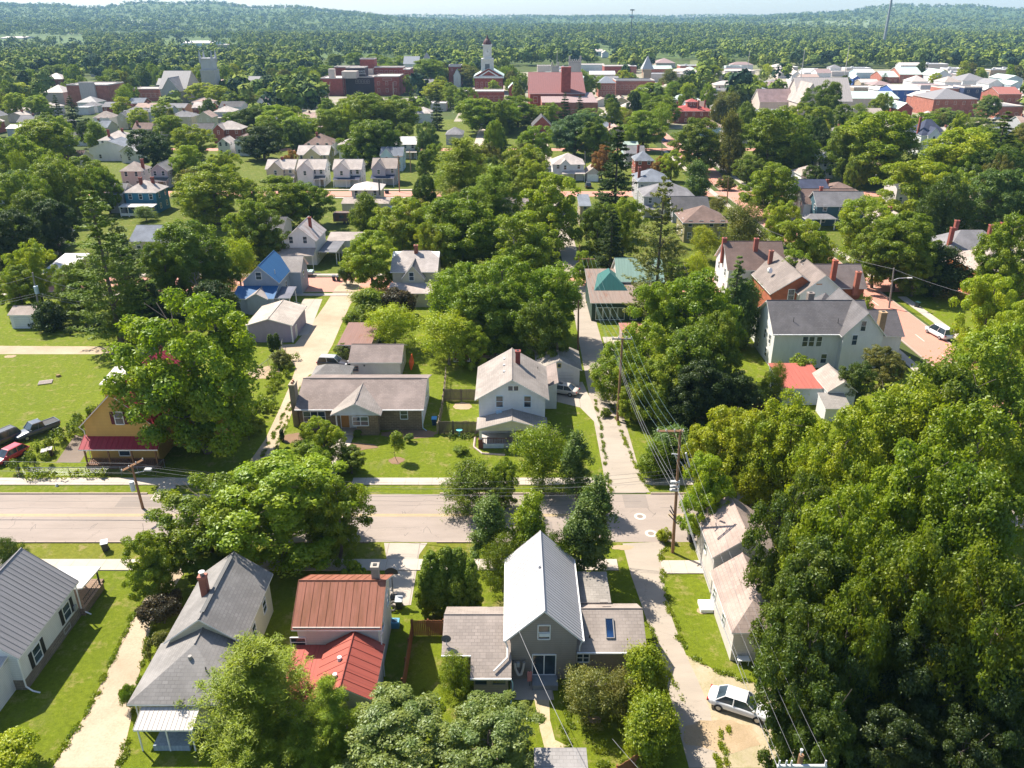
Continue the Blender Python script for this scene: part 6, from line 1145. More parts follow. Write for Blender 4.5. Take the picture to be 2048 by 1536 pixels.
for _ in range(900):       # low commercial blocks among the downtown rows
    Y = rh.uniform(470, 860); X = rh.uniform(.20, .66)*(Y+20) if rh.random() < .8 else rh.uniform(.04, .2)*(Y+20); W_ = rh.uniform(10, 26); dp = rh.uniform(10, 18); px, py = Q(X, Y, 0)
    if len([e for e in EXTRA if 'block' in e[3] or 'shed' in e[3]]) > 62: break
    if py > 245 or not free(X, Y, X+W_, Y+dp, 2) or hides(X+W_/2, Y, 7, W_/2): continue
    wc = rh.choice(['white','pinkish','tan','ltred','sky','pale']); rc = rh.choice(['cream','white','grey','mint','pale','mauve','tan']); kd = rh.choice(['flat','flat','gable','hip']); h = rh.uniform(4, 7)
    b = Bld('building', '?', 'building', X+W_/2, Y+dp/2, brick(WCOL[wc]) if wc == 'ltred' else siding(WCOL[wc])); LANDMARKS.pop()
    b.roof(X, Y, X+W_, Y+dp, h, .5 if kd == 'flat' else 2.5, plain(RC[rc]) if kd == 'flat' else metalroof(RC[rc], 0, 1.0), kd, 'x', 0 if kd == 'flat' else .4); rowwin(b, b.rects[0], 2.2, int(W_/4), 1.8, 1.6)
    if kd == 'flat': b.extra('roof_unit', plain((.5,.5,.5)), lambda a: a.box(X+W_*.3,Y+dp*.5,h,X+W_*.3+2,Y+dp*.5+2,h+1.5))
    b.done(); EXTRA.append([b.r, b.x, b.y, rword(wc)+' '+{'flat':'flat roofed block','gable':'gabled shed','hip':'hip roofed block'}[kd]+' with '+{'cream':'cream','white':'white','grey':'grey','mint':'mint','pale':'pale','mauve':'mauve','tan':'tan'}[rc]+' roof'])
# scattered trees that fill the blocks between the listed ones
rs = random.Random(11); placed = [(t_[1], t_[2], 4.5) for t_ in TREES]; nfill = 0
def clear(X, Y, rad):
    for f in FOOT:
        if f[0]-rad*.7 < X < f[2]+rad*.7 and f[1]-rad*.7 < Y < f[3]+rad*.7: return False
    for s_ in ((RY0-1.5,RY1+1.5),(147,158.5),(238.5,248.5)):
        if s_[0] < Y < s_[1]: return False
    if 62 < X < 73 and Y < 420: return False
    if AX0-1 < X < AX1+1 and Y < 470: return False
    if -18 < X < -10 and 250 < Y < 420: return False
    return True
OPEN = [(235,345,340,440),(540,430,700,530),(470,490,610,620),(770,505,880,600),(1100,300,1205,370),(1270,340,1390,400),(1360,415,1465,460),(1630,385,1740,450),(1645,300,1690,350),(0,690,255,960),(500,560,720,925),(430,540,830,570),(540,740,1210,980),(660,390,830,400),(670,395,760,450),(820,200,850,400),(1040,190,1075,260),(1640,505,1900,700),(1300,255,1345,320),(1400,340,1480,410),(1540,490,1680,560),(180,380,320,450),(640,240,680,275),(500,320,830,395)]
for _ in range(40000):
    if len(TREES) > 760: break
    u = rs.random(); Y = 165+(720-165)*u**.8; X = rs.uniform(-.68, .68)*(Y+25); h = rs.uniform(10, 17); rad = rs.uniform(3.6, 6.8)
    x, y = Q(X, Y, 0)
    if y > 560 or not clear(X, Y, rad) or hides(X, Y, h, rad): continue
    if any(o[0] < x < o[2] and o[1] < y < o[3] for o in OPEN): continue
    if any(o[0]-12 < x < o[2]+12 and y > o[1] and Q(X, Y, h)[1] < o[3] and h*PXM(Y) > (y-o[1]) for o in OPEN if (o[3]-o[1]) < 90): continue
    if any((X-p[0])**2+(Y-p[1])**2 < (rad+p[2])**2*.27 for p in placed): continue
    placed.append((X, Y, rad)); plant(X, Y, h, rad, rs.choice(['maple','oak','oak','maple','locust','airy'] if rs.random() > .12 else ['spruce','cedar']), rs.choice('gggltdyo' if rs.random() > .1 else 'bk'))
# labels for the trees that have none: what they look like and where they stand from the nearest landmark
def relword(dx, dy):
    if abs(dx) > abs(dy)*1.3: return 'right of' if dx > 0 else 'left of'
    side = '' if abs(dx) < abs(dy)*.45 else (' and right of' if dx > 0 else ' and left of')
    return ('behind' if dy > 0 else 'in front of')+side
def kind_ok(i): return i[4] != '#'
def autolabel(items, extra_groups=True):
    items = [[i[0], i[1], i[2], 0, '#', i[3], None] if len(i) == 4 else i for i in items]
    seen = {}
    used = set(o['label'] for o in C.objects if 'label' in o.keys())
    for it in items:
        e, X, Y, h, kind, tone, lab = it
        if lab: continue
        cand = sorted((l for l in LANDMARKS if len(l[2].split()) <= (4 if kind == '#' else 5)), key=lambda l: (l[0]-X)**2+((l[1]-Y))**2); best = cand[0]
        ph = best[2]; ph = ph if ph.startswith('the ') else 'the '+ph
        base = tone if kind == '#' else (('tall ' if h > 15 and kind not in ('spruce','thinpine') else ('small ' if h < 8 and kind not in ('shrub','sapling') else '')) + TWORD[tone]+' '+KWORD[kind]) if kind != 'bare' else 'bare dead tree'
        dx, dy = X-best[0], Y-best[1]; it.append(math.hypot(dx, dy)); seen.setdefault((base, relword(dx, dy), ph), []).append(it)
    ORD = ['nearest'] + [q+' nearest' for q in 'second third fourth fifth sixth seventh eighth ninth tenth eleventh twelfth'.split()]
    for (base, rel, ph), l in seen.items():
        l.sort(key=lambda i: i[7])
        for k, i in enumerate(l):
            s = '%s %s %s' % (base, rel, ph) if len(l) == 1 else '%s %s, %s %s' % (ORD[min(k, 11)], base, rel, ph)
            if len(s.split()) > 16: s = s.replace(' and right of', '').replace(' and left of', '')
            if len(s.split()) > 16: s = s.replace('pale ', '', 1)
            if len(s.split()) > 16: s = s.replace('large broad', 'broad')
            tries = [s, s.replace('nearest', 'closest', 1), 'leafy '+s if kind_ok(i) else 'small '+s, s+' indeed', 'modest '+s, 'plain '+s, 'ordinary '+s]
            s = next((q for q in tries if q not in used and len(q.split()) <= 16), s)
            used.add(s); i[0]['label'] = s
# ================================================================ vehicles
TYRE = plain((.02,.02,.02), .8)
def car(label, px, py, rz, col, kind='sedan', name=None, cat='car', glasscol=(.02,.03,.04), roofc=None):
    X, Y = P(px, py) if py else px
    e = empty(name or 'parked_car', (X, Y, .0), label, cat, 'parked cars', rz)
    L, W_, = {'sedan':(4.75,1.82),'suv':(4.7,1.86),'pickup':(5.3,1.9),'hatch':(4.3,1.78),'van':(5.2,2.0)}[kind]
    # (x, half width, z bottom, z shoulder) sections of the body; x forward
    hl = L/2; zb = .2 if kind != 'pickup' else .32; zs = {'sedan':.92,'suv':1.05,'pickup':1.08,'hatch':.95,'van':1.1}[kind]
    sec = [(-hl,.72,.42,zs-.16),(-hl+.12,.84,.3,zs-.02),(-hl+.7,.9,zb,zs+.02),(-.2,.91,zb,zs),(hl*.45,.9,zb,zs-.02),(hl-.55,.87,zb,zs-.17),(hl-.12,.78,.3,zs-.27),(hl,.62,.4,zs-.42)]
    a = MB(); ring = []
    for x, w_, z0, z1 in sec:
        w_ = w_*W_/1.82; ring.append([(x,-w_*.93,z0),(x,-w_,z0+.22),(x,-w_*.985,(z0+z1)/2+.05),(x,-w_*.93,z1-.05),(x,-w_*.8,z1),(x,w_*.8,z1),(x,w_*.93,z1-.05),(x,w_*.985,(z0+z1)/2+.05),(x,w_,z0+.22),(x,w_*.93,z0)])
    for r0, r1 in zip(ring, ring[1:]):
        for k in range(10): q = (k+1) % 10; a.face([r0[k], r1[k], r1[q], r0[q]][::-1])
    a.face(ring[0]); a.face(ring[-1][::-1])
    pm = paint(col); body = a.build('body', pm, e)
    bm = __import__('bmesh').new(); bm.from_mesh(body.data); __import__('bmesh').ops.remove_doubles(bm, verts=bm.verts, dist=.001); __import__('bmesh').ops.recalc_face_normals(bm, faces=bm.faces); bm.to_mesh(body.data); bm.free()
    body.data.polygons.foreach_set('use_smooth', [True]*len(body.data.polygons)); md = body.modifiers.new('s', 'SUBSURF'); md.levels = 1; md.render_levels = 1
    # cabin: glass body with painted roof and pillars
    zt = {'sedan':1.44,'suv':1.70,'pickup':1.78,'hatch':1.48,'van':1.95}[kind]
    x0, x1, x2, x3 = {'sedan':(-1.75,-1.05,.45,1.25),'suv':(-2.2,-1.85,.4,1.15),'pickup':(-.75,-.6,.55,1.15),'hatch':(-1.95,-1.4,.4,1.2),'van':(-2.4,-2.25,.7,1.6)}[kind]
    wb = W_/2*.86; wt = W_/2*.68; g = MB(); B = [(x0,-wb,zs-.03),(x3,-wb,zs-.06),(x3,wb,zs-.06),(x0,wb,zs-.03)]; Tt = [(x1,-wt,zt),(x2,-wt,zt),(x2,wt,zt),(x1,wt,zt)]
    for k in range(4): q = (k+1) % 4; g.face([B[k], B[q], Tt[q], Tt[k]])
    g.face(Tt); g.build('window', glass(glasscol), e)
    r = MB(); wr = wt+.02; r.face([(x1-.02,-wr,zt+.005),(x2+.02,-wr,zt+.005),(x2-.1,-wr*.8,zt+.05),(x1+.1,-wr*.8,zt+.05)]); r.face([(x1+.1,-wr*.8,zt+.05),(x2-.1,-wr*.8,zt+.05),(x2-.1,wr*.8,zt+.05),(x1+.1,wr*.8,zt+.05)]); r.face([(x2+.02,wr,zt+.005),(x1-.02,wr,zt+.005),(x1+.1,wr*.8,zt+.05),(x2-.1,wr*.8,zt+.05)])
    r.face([(x2+.02,-wr,zt+.005),(x2+.02,wr,zt+.005),(x2-.1,wr*.8,zt+.05),(x2-.1,-wr*.8,zt+.05)]); r.face([(x1-.02,wr,zt+.005),(x1-.02,-wr,zt+.005),(x1+.1,-wr*.8,zt+.05),(x1+.1,wr*.8,zt+.05)])
    for sy in (-1, 1):
        for (bx, tx) in ((x0,x1),(x3,x2),((x0+x3)/2-.15,(x1+x2)/2-.1)): r.tube((bx,sy*wb,zs-.03),(tx,sy*wt,zt+.01),.05,.04,5)
    r.build('roof', paint(roofc or col), e)
    for sx in (-1, 1):
        for sy in (-1, 1):
            wx = sx*L*.295+(.05 if sx > 0 else -.02); wy = sy*(W_/2-.1)
            we = MB(); we.tube((wx,wy-.11,.33),(wx,wy+.11,.33),.33,.33,18); wh = we.build('wheel', TYRE, e); ri = MB(); ri.tube((wx,wy+sy*.1,.33),(wx,wy+sy*.125,.33),.2,.18,12); ri.build('rim', steel((.45,.45,.46), .3), wh)
    for sy in (-1, 1):
        h_ = MB(); h_.box(hl-.28,sy*W_*.33-.2,zs-.36,hl-.06,sy*W_*.33+.16,zs-.26); h_.build('headlight', plain((.7,.72,.75), .15), e)
        t_ = MB(); t_.box(-hl+.0,sy*W_*.36-.16,zs-.26,-hl+.14,sy*W_*.36+.14,zs-.12); t_.build('tail_light', plain((.35,.02,.02), .2), e)
        m_ = MB(); m_.box(x3-.25,sy*W_*.5-.02,zs+.02,x3-.08,sy*W_*.5+.13,zs+.16); m_.build('mirror', pm, e)
    if kind == 'pickup': bb = MB(); bb.box(-hl+.12,-W_*.41,zs-.05,-.85,W_*.41,zs+.035); bb.build('bed', plain((.03,.03,.035)), e); tg = MB(); [tg.box(-hl+.02,s_*W_*.43-.05,zs-.02,-.8,s_*W_*.43+.05,zs+.1) for s_ in (-1,1)]; tg.box(-hl+.02,-W_*.43,zs-.02,-hl+.12,W_*.43,zs+.1); tg.build('bed_rail', pm, e)
    if kind == 'suv': rr_ = MB(); [rr_.tube((x1+.1,s_*wt*.85,zt+.09),(x2-.1,s_*wt*.85,zt+.09),.025) for s_ in (-1,1)]; rr_.build('roof_rail', steel(), e)
    if kind == 'sedan' and roofc is None: s_ = MB(); s_.box(-.1,-.35,zt+.051,.4,.35,zt+.056); s_.build('sunroof', glass((.02,.02,.03)), e)
    return e
car('white sedan parked on the gravel lot at lower right', 1478, 1418, R(-25), (.72,.72,.74), roofc=(.72,.72,.74))
car('silver beige sedan on the driveway of the white two car garage', 1124, 786, R(159), (.50,.46,.42))
car('black crossover with silver roof parked by the gravel lane', 667, 733, R(-6), (.05,.045,.05), 'suv', roofc=(.45,.47,.5))
car('red coupe in deep shade behind the barn red shed', 977, 708, R(0), (.35,.01,.02), roofc=(.35,.01,.02))
car('red car with black sunroof beside the ivy hedge at the left edge', 22, 918, R(248), (.42,.012,.03), 'hatch')
car('dark car cut by the left edge above the red car', 4, 888, R(240), (.04,.04,.045), 'suv', roofc=(.04,.04,.045))
car('old black pickup truck on the lawn at the left', 76, 868, R(232), (.045,.06,.09), 'pickup', 'pickup_truck', 'truck')
car('white crossover driving on the curving brick street', 1665, 546, R(112), (.62,.65,.68), 'suv', roofc=(.62,.65,.68))
car('white van on the brick street at right, partly behind leaves', 1876, 672, R(100), (.65,.65,.67), 'van', roofc=(.65,.65,.67))
car('dark car in the street far behind the arched gable house', 641, 270, R(0), (.05,.05,.05), 'hatch')
car('dark car parked in the driveway behind the small white garage', 1176, 375, R(90), (.04,.04,.045), 'suv')
for k, (px, py, c_, lb) in enumerate(((832,186,(.1,.1,.12),'dark car in the lot left of the yellow tree'),(838,191,(.6,.62,.65),'white car in the lot left of the yellow tree'),(834,198,(.3,.33,.36),'grey car in the lot left of the yellow tree'),(914,189,(.6,.6,.6),'white car right of the yellow tree'),(919,195,(.5,.55,.62),'silver car right of the yellow tree'),(1238,222,(.05,.05,.06),'dark car on the pink street right of the brick hall'),(1228,228,(.2,.25,.4),'bluish car on the pink street right of the brick hall'),(1960,230,(.05,.05,.06),'black car near the steel frame at right'),(1995,240,(.5,.55,.6),'silver car near the right edge trees'),(1940,200,(.3,.05,.05),'maroon car by the brick hall'),(1325,283,(.05,.1,.3),'blue car on the brick street beneath the red mansion'),(1500,142,(.6,.6,.6),'white truck by the pale office block'),(1420,143,(.6,.6,.6),'white lorry near the dark solar roof'),(780,425,(.2,.3,.45),'blue tank like car beside the weathered rusty roofed house'))): car(lb, px, py, R([0,90,5,92][k%4]), c_, ['sedan','suv','hatch'][k%3], roofc=c_)
# camper, boat trailer
X, Y = P(697,446); e = empty('camper_trailer', (X, Y, 0), 'rusty dark camper trailer on the grass lot', 'camper'); a = MB(); a.box(-3.6,-1.2,.6,3.0,1.2,2.7); a.box(-3.3,-1.1,2.7,2.8,1.1,2.85); a.box(3.0,-1.0,.9,3.5,1.0,2.3); a.build('shell', metalroof((.14,.10,.09), .6, .6), e); [(lambda w_: w_.build('wheel', TYRE, e))((lambda m_: (m_.tube((x_,-1.3,.35),(x_,-1.1,.35),.35,.35,14), m_)[1])(MB())) for x_ in (-.8,.2)]; a = MB(); a.box(-2,-1.23,1.5,-.8,-1.2,2.2); a.box(.6,-1.23,1.5,1.6,-1.2,2.2); a.build('window', GL, e)
X, Y = P(722,447); e = empty('scrap_pile', (X, Y, 0), 'small pile of dark scrap beside the camper trailer', 'scrap pile'); rq = random.Random(3); a = MB()
for _ in range(16): x_, y_, z_ = rq.uniform(-1.6,1.6), rq.uniform(-.8,.8), rq.uniform(0,.6); a.box(x_,y_,z_,x_+rq.uniform(.3,.9),y_+rq.uniform(.2,.7),z_+rq.uniform(.1,.5))
a.build('scrap', metalroof((.1,.07,.06), .8), e)
X, Y = P(603,552); e = empty('flatbed_trailer', (X, Y, 0), 'flat trailer with a teal covered load on the brick street', 'trailer'); a = MB(); a.box(-2.8,-1.0,.6,2.6,1.0,.75); a.box(2.6,-.05,.5,4.0,.05,.65); a.build('deck', steel(), e)
a = MB(); [a.box(-2.6+q*1.05,-.85,.75,-1.75+q*1.05,.85,1.15) for q in range(5)]; a.build('load', plain((.35,.45,.46)), e); [(lambda m_: (m_.tube((-.4,y_-.1,.35),(-.4,y_+.1,.35),.35,.35,14), m_.build('wheel', TYRE, e)))(MB()) for y_ in (-1.1,1.1)]
# ================================================================ poles and wires
POLEW = wood((.34,.19,.10)); POLEG = wood((.33,.30,.27)); INS = plain((.55,.55,.55))
def pole(label, px, pb, top, mat=POLEW, r=.17, arm=None, extra=None, name='utility_pole'):
    "pb ground pixel y, top = (pixel x, pixel y) of the head; leans as in the photo"
    X, Y = P(px, pb); z = ZAT(Y, top[1]); v = (top[1]-768)/FPX; tx = (top[0]-1024)/FPX*(CAMH-z)/(SN+v*CS)
    e = empty(name, (X, Y, 0), label, 'pole', 'utility poles'); a = MB(); a.tube((0,0,0),(tx-X,0,z),r,r*.68,10); a.build('shaft', mat, e)
    if arm:   # (x0, x1, dz, direction angle)
        ca, sa = math.cos(arm[3]), math.sin(arm[3]); b_ = MB(); q = Vector((tx-X,0,z-arm[2])); d = Vector((ca,sa,0)); n_ = Vector((-sa,ca,0))
        for s_ in (-.1, .1): b_.tube(q+d*arm[0]+n_*s_, q+d*arm[1]+n_*s_, .07, .07, 4)
        b_.tube(q+d*(arm[0]*.6+arm[1]*.0), q+Vector((0,0,-.9)), .035, None, 4); b_.build('crossarm', mat if len(arm) < 5 else arm[4], e)
        for k in range(4): i_ = MB(); p_ = q+d*(arm[0]+(arm[1]-arm[0])*k/3); i_.tube(p_, p_+Vector((0,0,.22)), .07, .05, 8); i_.build('insulator', INS, e)
    return e, Vector((tx, Y, z))
def part(e, name, mat, fn): a = MB(); a.M = Matrix.Translation((-e.location.x, -e.location.y, 0)); fn(a); return a.build(name, mat, e)
WIRE = plain((.24,.24,.25)); WIRED = plain((.09,.09,.10)); WIRET = plain((.12,.19,.20))
def wire(label, p, q, sag, r=.012, mat=WIRED, n=14, name='power_line', grp='overhead wires'):
    p, q = Vector(p), Vector(q); pts = [p.lerp(q, k/n)-Vector((0,0,sag*4*(k/n)*(1-k/n))) for k in range(n+1)]
    a = MB(); a.path(pts, r*.8, 5); return tag(a.build(name, mat), label, 'wire', grp)
eA, hA = pole('tall brown wooden utility pole at the mouth of the alley', 1345, 1105, (1361,860), arm=(-2.1,.25,.12,0))
part(eA, 'cable_bracket', INS, lambda a: (a.tube((hA.x-.3,hA.y,hA.z-2.6),(hA.x+.9,hA.y,hA.z-4.2),.05), a.tube((hA.x+.7,hA.y,hA.z-2.4),(hA.x+1.2,hA.y,hA.z-3.9),.09), a.tube((hA.x-.6,hA.y,hA.z-2.5),(hA.x+.1,hA.y,hA.z-2.6),.07)))
part(eA, 'cable_clamp', INS, lambda a: [a.box(hA.x-.45,hA.y-.2,hA.z-z_,hA.x+.4,hA.y+.1,hA.z-z_+.18) for z_ in (5.6,6.1,6.5)])
part(eA, 'splice_box', WIRED, lambda a: [a.tube((hA.x-.25-.05*k,hA.y,hA.z-8.2-.5*k),(hA.x+.1+.2*k,hA.y-.2,hA.z-8.9-.6*k),.055) for k in range(3)])
# pole B at the bottom edge, its head just in the frame
YB = 33.6; zB = 8.8; XB = (1603-1024)/FPX*(YB*CS+(CAMH-zB)*SN); eB = empty('utility_pole', (XB, YB, 0), 'utility pole whose sawn top and white crossarm show at the bottom edge', 'pole', 'utility poles')
part(eB, 'shaft', POLEW, lambda a: a.tube((XB,YB,0),(XB,YB,zB),.2,.15,12)); part(eB, 'crossarm', plain((.6,.6,.6)), lambda a: a.box(XB-1.4,YB-.3,zB-.75,XB+1.5,YB-.15,zB-.58)); part(eB, 'insulator', INS, lambda a: [a.tube((XB+q,YB-.22,zB-.6),(XB+q,YB-.22,zB-.2),.07,.05) for q in (-1.3,-.9,-.6,1.4)]); part(eB, 'pin', INS, lambda a: (a.tube((XB-.05,YB,zB),(XB-.05,YB,zB+.35),.04), a.tube((XB-.05,YB,zB+.3),(XB-.05,YB,zB+.45),.09)))
yC = 93.5; zC = ZAT(yC, 676); XC = (1245-1024)/FPX*(yC*CS+(CAMH-zC)*SN); eC = empty('utility_pole', (XC, yC, 0), 'wooden pole whose crossarm shows above the bright locust by the alley', 'pole', 'utility poles')
zC = ZAT(yC, 676); part(eC, 'shaft', POLEW, lambda a: a.tube((XC,yC,0),(XC,yC,zC),.2,.15,10)); part(eC, 'crossarm', POLEG, lambda a: a.box(XC-1.3,yC-.1,zC-.2,XC+1.2,yC+.05,zC-.02)); part(eC, 'insulator', INS, lambda a: [a.tube((XC+q,yC,zC-.05),(XC+q,yC,zC+.2),.06) for q in (-1.2,-.5,.5,1.1)])
yD = 152.; zD = ZAT(yD, 516); XD = (1177-1024)/FPX*(yD*CS+(CAMH-zD)*SN); eD = empty('utility_pole', (XD, yD, 0), 'dark pole with crossarm left of the green hipped roofs', 'pole', 'utility poles')
part(eD, 'shaft', POLEW, lambda a: a.tube((XD,yD,0),(XD,yD,zD),.2,.15,10)); part(eD, 'crossarm', POLEW, lambda a: a.box(XD-1.4,yD-.1,zD-.3,XD+1.3,yD+.05,zD-.12))
for k in range(4):
    lab = ['leftmost','second','third','rightmost'][k]; o1 = -2.0+.68*k; o2 = -1.25+.8*k
    wire('%s of the four crossarm wires from the tall pole toward the bottom edge' % lab, (hA.x+o1,hA.y,hA.z+.1), (XB-1.3+.9*k,YB-.2,zB-.25), .9, .010, WIRE)
    wire('%s of the four crossarm wires up the alley from the tall pole' % lab, (hA.x+o1,hA.y,hA.z+.1), (XC+o2,yC,zC+.2), 1.0, .012, WIRET)
    wire('%s of the four wires between the two far alley poles' % lab, (XC+o2,yC,zC+.2), (XD+o2,yD,zD-.1), 1.6, .018, WIRET)
for k, (dz, r_, lb) in enumerate(((5.4,.015,'topmost thick'),(5.9,.02,'middle thick'),(6.4,.015,'lowest thick'))):
    wire(lb+' cable running from the tall pole to the bottom edge', (hA.x+.1*k,hA.y,hA.z-dz), (XB-.35+.2*k,YB,zB-3.2-.4*k), .8, r_, WIRE); wire(lb+' cable running up the alley from the tall pole', (hA.x-.1*k,hA.y,hA.z-dz), (XC-.2,yC,zC-3.2-.4*k), 1.0, r_, WIRE)
    wire(lb+' cable between the two far alley poles', (XC-.2,yC,zC-3.2-.4*k), (XD,yD,zD-3.0-.4*k), 1.5, r_, WIRET)
gx, gy, gz = 2.0, 48.0, 5.3
wire('pale service wire from the taupe gable down to the lower right', (.55,47.9,5.3), ((1240-1024)/FPX*(29*CS+(CAMH-8)*SN),29,8), .5, .022, WIRE)
wire('thin service wire crossing above the bottom right conifers', (P(1225,1478,4)[0],P(1225,1478,4)[1],4.0), ((1395-1024)/FPX*(31*CS+(CAMH-6)*SN),31,6), .2, .014, WIRE)
wire('drop wire from the far alley pole to the white two car garage', (XC-.2,yC,zC-2.4), (9.8,104.5,3.0), .5, .016, WIRE)
for k, (y_, z_, lb) in enumerate(((hA.y+.6,5.6,'upper'),(hA.y+.9,4.6,'lower'))): wire(lb+' wire crossing the near road beside the tall pole', (hA.x,hA.y,hA.z-5.5-k), (-37,69.5,7.2-k*.4), 1.6, .014, WIRE, 24)
eL, hL = pole('leaning dark pole with crossarm and pale transformer beside the near road', 286, 1017, (263,930), arm=(-1.2,1.4,.1,R(62)), r=.16)
part(eL, 'transformer', plain((.50,.58,.62)), lambda a: a.tube((hL.x-.3,hL.y-.2,hL.z-3.0),(hL.x-.3,hL.y-.2,hL.z-1.9),.24,.24,14)); part(eL, 'lamp_arm', INS, lambda a: (a.path([(hL.x,hL.y,hL.z-1.0),(hL.x+1.0,hL.y+.2,hL.z-.9),(hL.x+1.4,hL.y+.2,hL.z-.6)],.05), a.box(hL.x+1.2,hL.y,hL.z-.75,hL.x+1.9,hL.y+.4,hL.z-.55)))
for k in range(3): wire('%s wire running left from the leaning dark pole' % ['upper','middle','lower'][k], (hL.x,hL.y+.5-.5*k,hL.z-.1-.9*k), (-110,hL.y+1.5-.5*k,7.6-.8*k), .5, .02, WIRE); wire('%s wire running right from the leaning dark pole' % ['upper','middle','lower'][k], (hL.x,hL.y+.5-.5*k,hL.z-.1-.9*k), (hA.x,hA.y,hA.z-4.2-.4*k), 1.9, .014, WIRED, 24)
eM, hM = pole('grey pole with pale blue transformer behind the left lawn', 84, 648, (65,545), POLEG, .17); part(eM, 'transformer', plain((.45,.56,.62)), lambda a: a.tube((hM.x+.1,hM.y-.3,hM.z-3.6),(hM.x+.1,hM.y-.3,hM.z-2.3),.35,.35,14))
for k in range(3): wire('%s wire running right from the pole with the pale blue transformer' % ['top','middle','bottom'][k], (hM.x,hM.y,hM.z-.6-2.6*(k>0)-.4*k), (-58,124,6.5-k*.7), 1.0, .025, WIRE); wire('%s wire running left from the pole with the pale blue transformer' % ['top','middle','bottom'][k], (hM.x,hM.y,hM.z-.6-2.6*(k>0)-.4*k), (-110,112,6.5-k*.7), 1.0, .022, WIRE)
eR, hR = pole('grey pole with a street lamp arm beside the curving brick street', 1778, 616, (1788,536), POLEG, .17); part(eR, 'lamp_arm', INS, lambda a: (a.path([(hR.x,hR.y,hR.z-2.4),(hR.x+1.2,hR.y,hR.z-1.9),(hR.x+3.0,hR.y,hR.z-1.8)],.06), a.box(hR.x+2.8,hR.y-.2,hR.z-1.95,hR.x+3.6,hR.y+.2,hR.z-1.75)))
wire('wire from the street lamp pole toward the upper left', (hR.x,hR.y,hR.z-.2), (hR.x-17,hR.y+40,hR.z), 1, .03, WIRE); wire('wire from the street lamp pole toward the right edge trees', (hR.x,hR.y,hR.z-.2), (hR.x+18,hR.y-22,hR.z-1), 1, .03, WIRE)
for (x, yb, tx, ty, m_, lb) in ((1917,432,1928,378,wood((.36,.19,.09)),'orange brown leaning wooden pole near the salmon hipped house'),(746,432,745,385,POLEG,'thin pole before the weathered rusty roofed house'),(799,384,796,310,wood((.4,.24,.15)),'wooden pole in front of the rightmost house in the row of four'),(822,345,819,298,wood((.42,.26,.16)),'wooden pole by the side lane behind the row of four'),(1098,318,1098,282,POLEG,'pole with a pale crossarm left of the hipped dormer house'),(1171,348,1170,303,POLEG,'thin pole beside the small white garage by the spruce'),(1324,310,1324,282,POLEG,'thin pole in the brick street under the red mansion'),(1332,250,1332,232,POLEG,'slim pole right of the dark conical tree by the red mansion'),(1446,350,1447,305,POLEG,'slim pole with red flag right of the big trees'),(1462,340,1464,308,POLEG,'grey pole right of the slim flag pole'),(1454,408,1457,355,POLEW,'dark pole beside the far brick street corner'),(1662,355,1668,300,POLEG,'leaning grey pole before the small white barn'),(1158,560,1159,490,POLEW,'dark pole at the far end of the alley'),(1156,700,1157,600,POLEW,'dark pole at the alley edge beside the two car garage'),(1566,895,1568,880,POLEG,'x'),(820,268,838,262,POLEG,'x'),(657,198,660,164,POLEG,'pale pole before the left block of the hospital'),(728,186,727,163,POLEG,'pale pole before the dark hospital entrance'),(787,196,786,164,POLEG,'pale pole before the right block of the hospital')):
    if lb == 'x': continue
    e_, h_ = pole(lb, x, yb, (tx,ty), m_, .17 if yb > 300 else .28, arm=(-1.2,1.2,.5,0) if (x, yb) in ((1098,318),(799,384),(1917,432)) else None)
# ================================================================ bins, fences, yard things
def bin_(label, px, py, col, lid, rz=0, tip=0):
    X, Y = P(px, py); e = empty('wheeled_bin', (X, Y, 0), label, 'bin', 'wheeled bins', rz)
    a = MB(); b0 = [(-.24,-.28,.08),(.24,-.28,.08),(.24,.24,.08),(-.24,.24,.08)]; t0 = [(-.31,-.36,1.02),(.31,-.36,1.02),(.31,.34,1.02),(-.31,.34,1.02)]
    for k in range(4): q = (k+1) % 4; a.face([b0[k], b0[q], t0[q], t0[k]])
    a.face(t0); a.face(b0[::-1]); a.build('body', plain(col, .5), e)
    l = MB(); l.face([(-.34,-.42,1.03),(.34,-.42,1.03),(.34,.36,1.12),(-.34,.36,1.12)]); l.box(-.34,-.42,.98,.34,.36,1.03); l.build('lid', plain(lid, .4), e)
    h = MB(); h.tube((-.3,.42,1.0),(.3,.42,1.0),.03); h.build('handle', plain(col), e)
    for s_ in (-1, 1): w_ = MB(); w_.tube((s_*.26-.04,.28,.13),(s_*.26+.04,.28,.13),.13,.13,12); w_.build('wheel', TYRE, e)
    return e
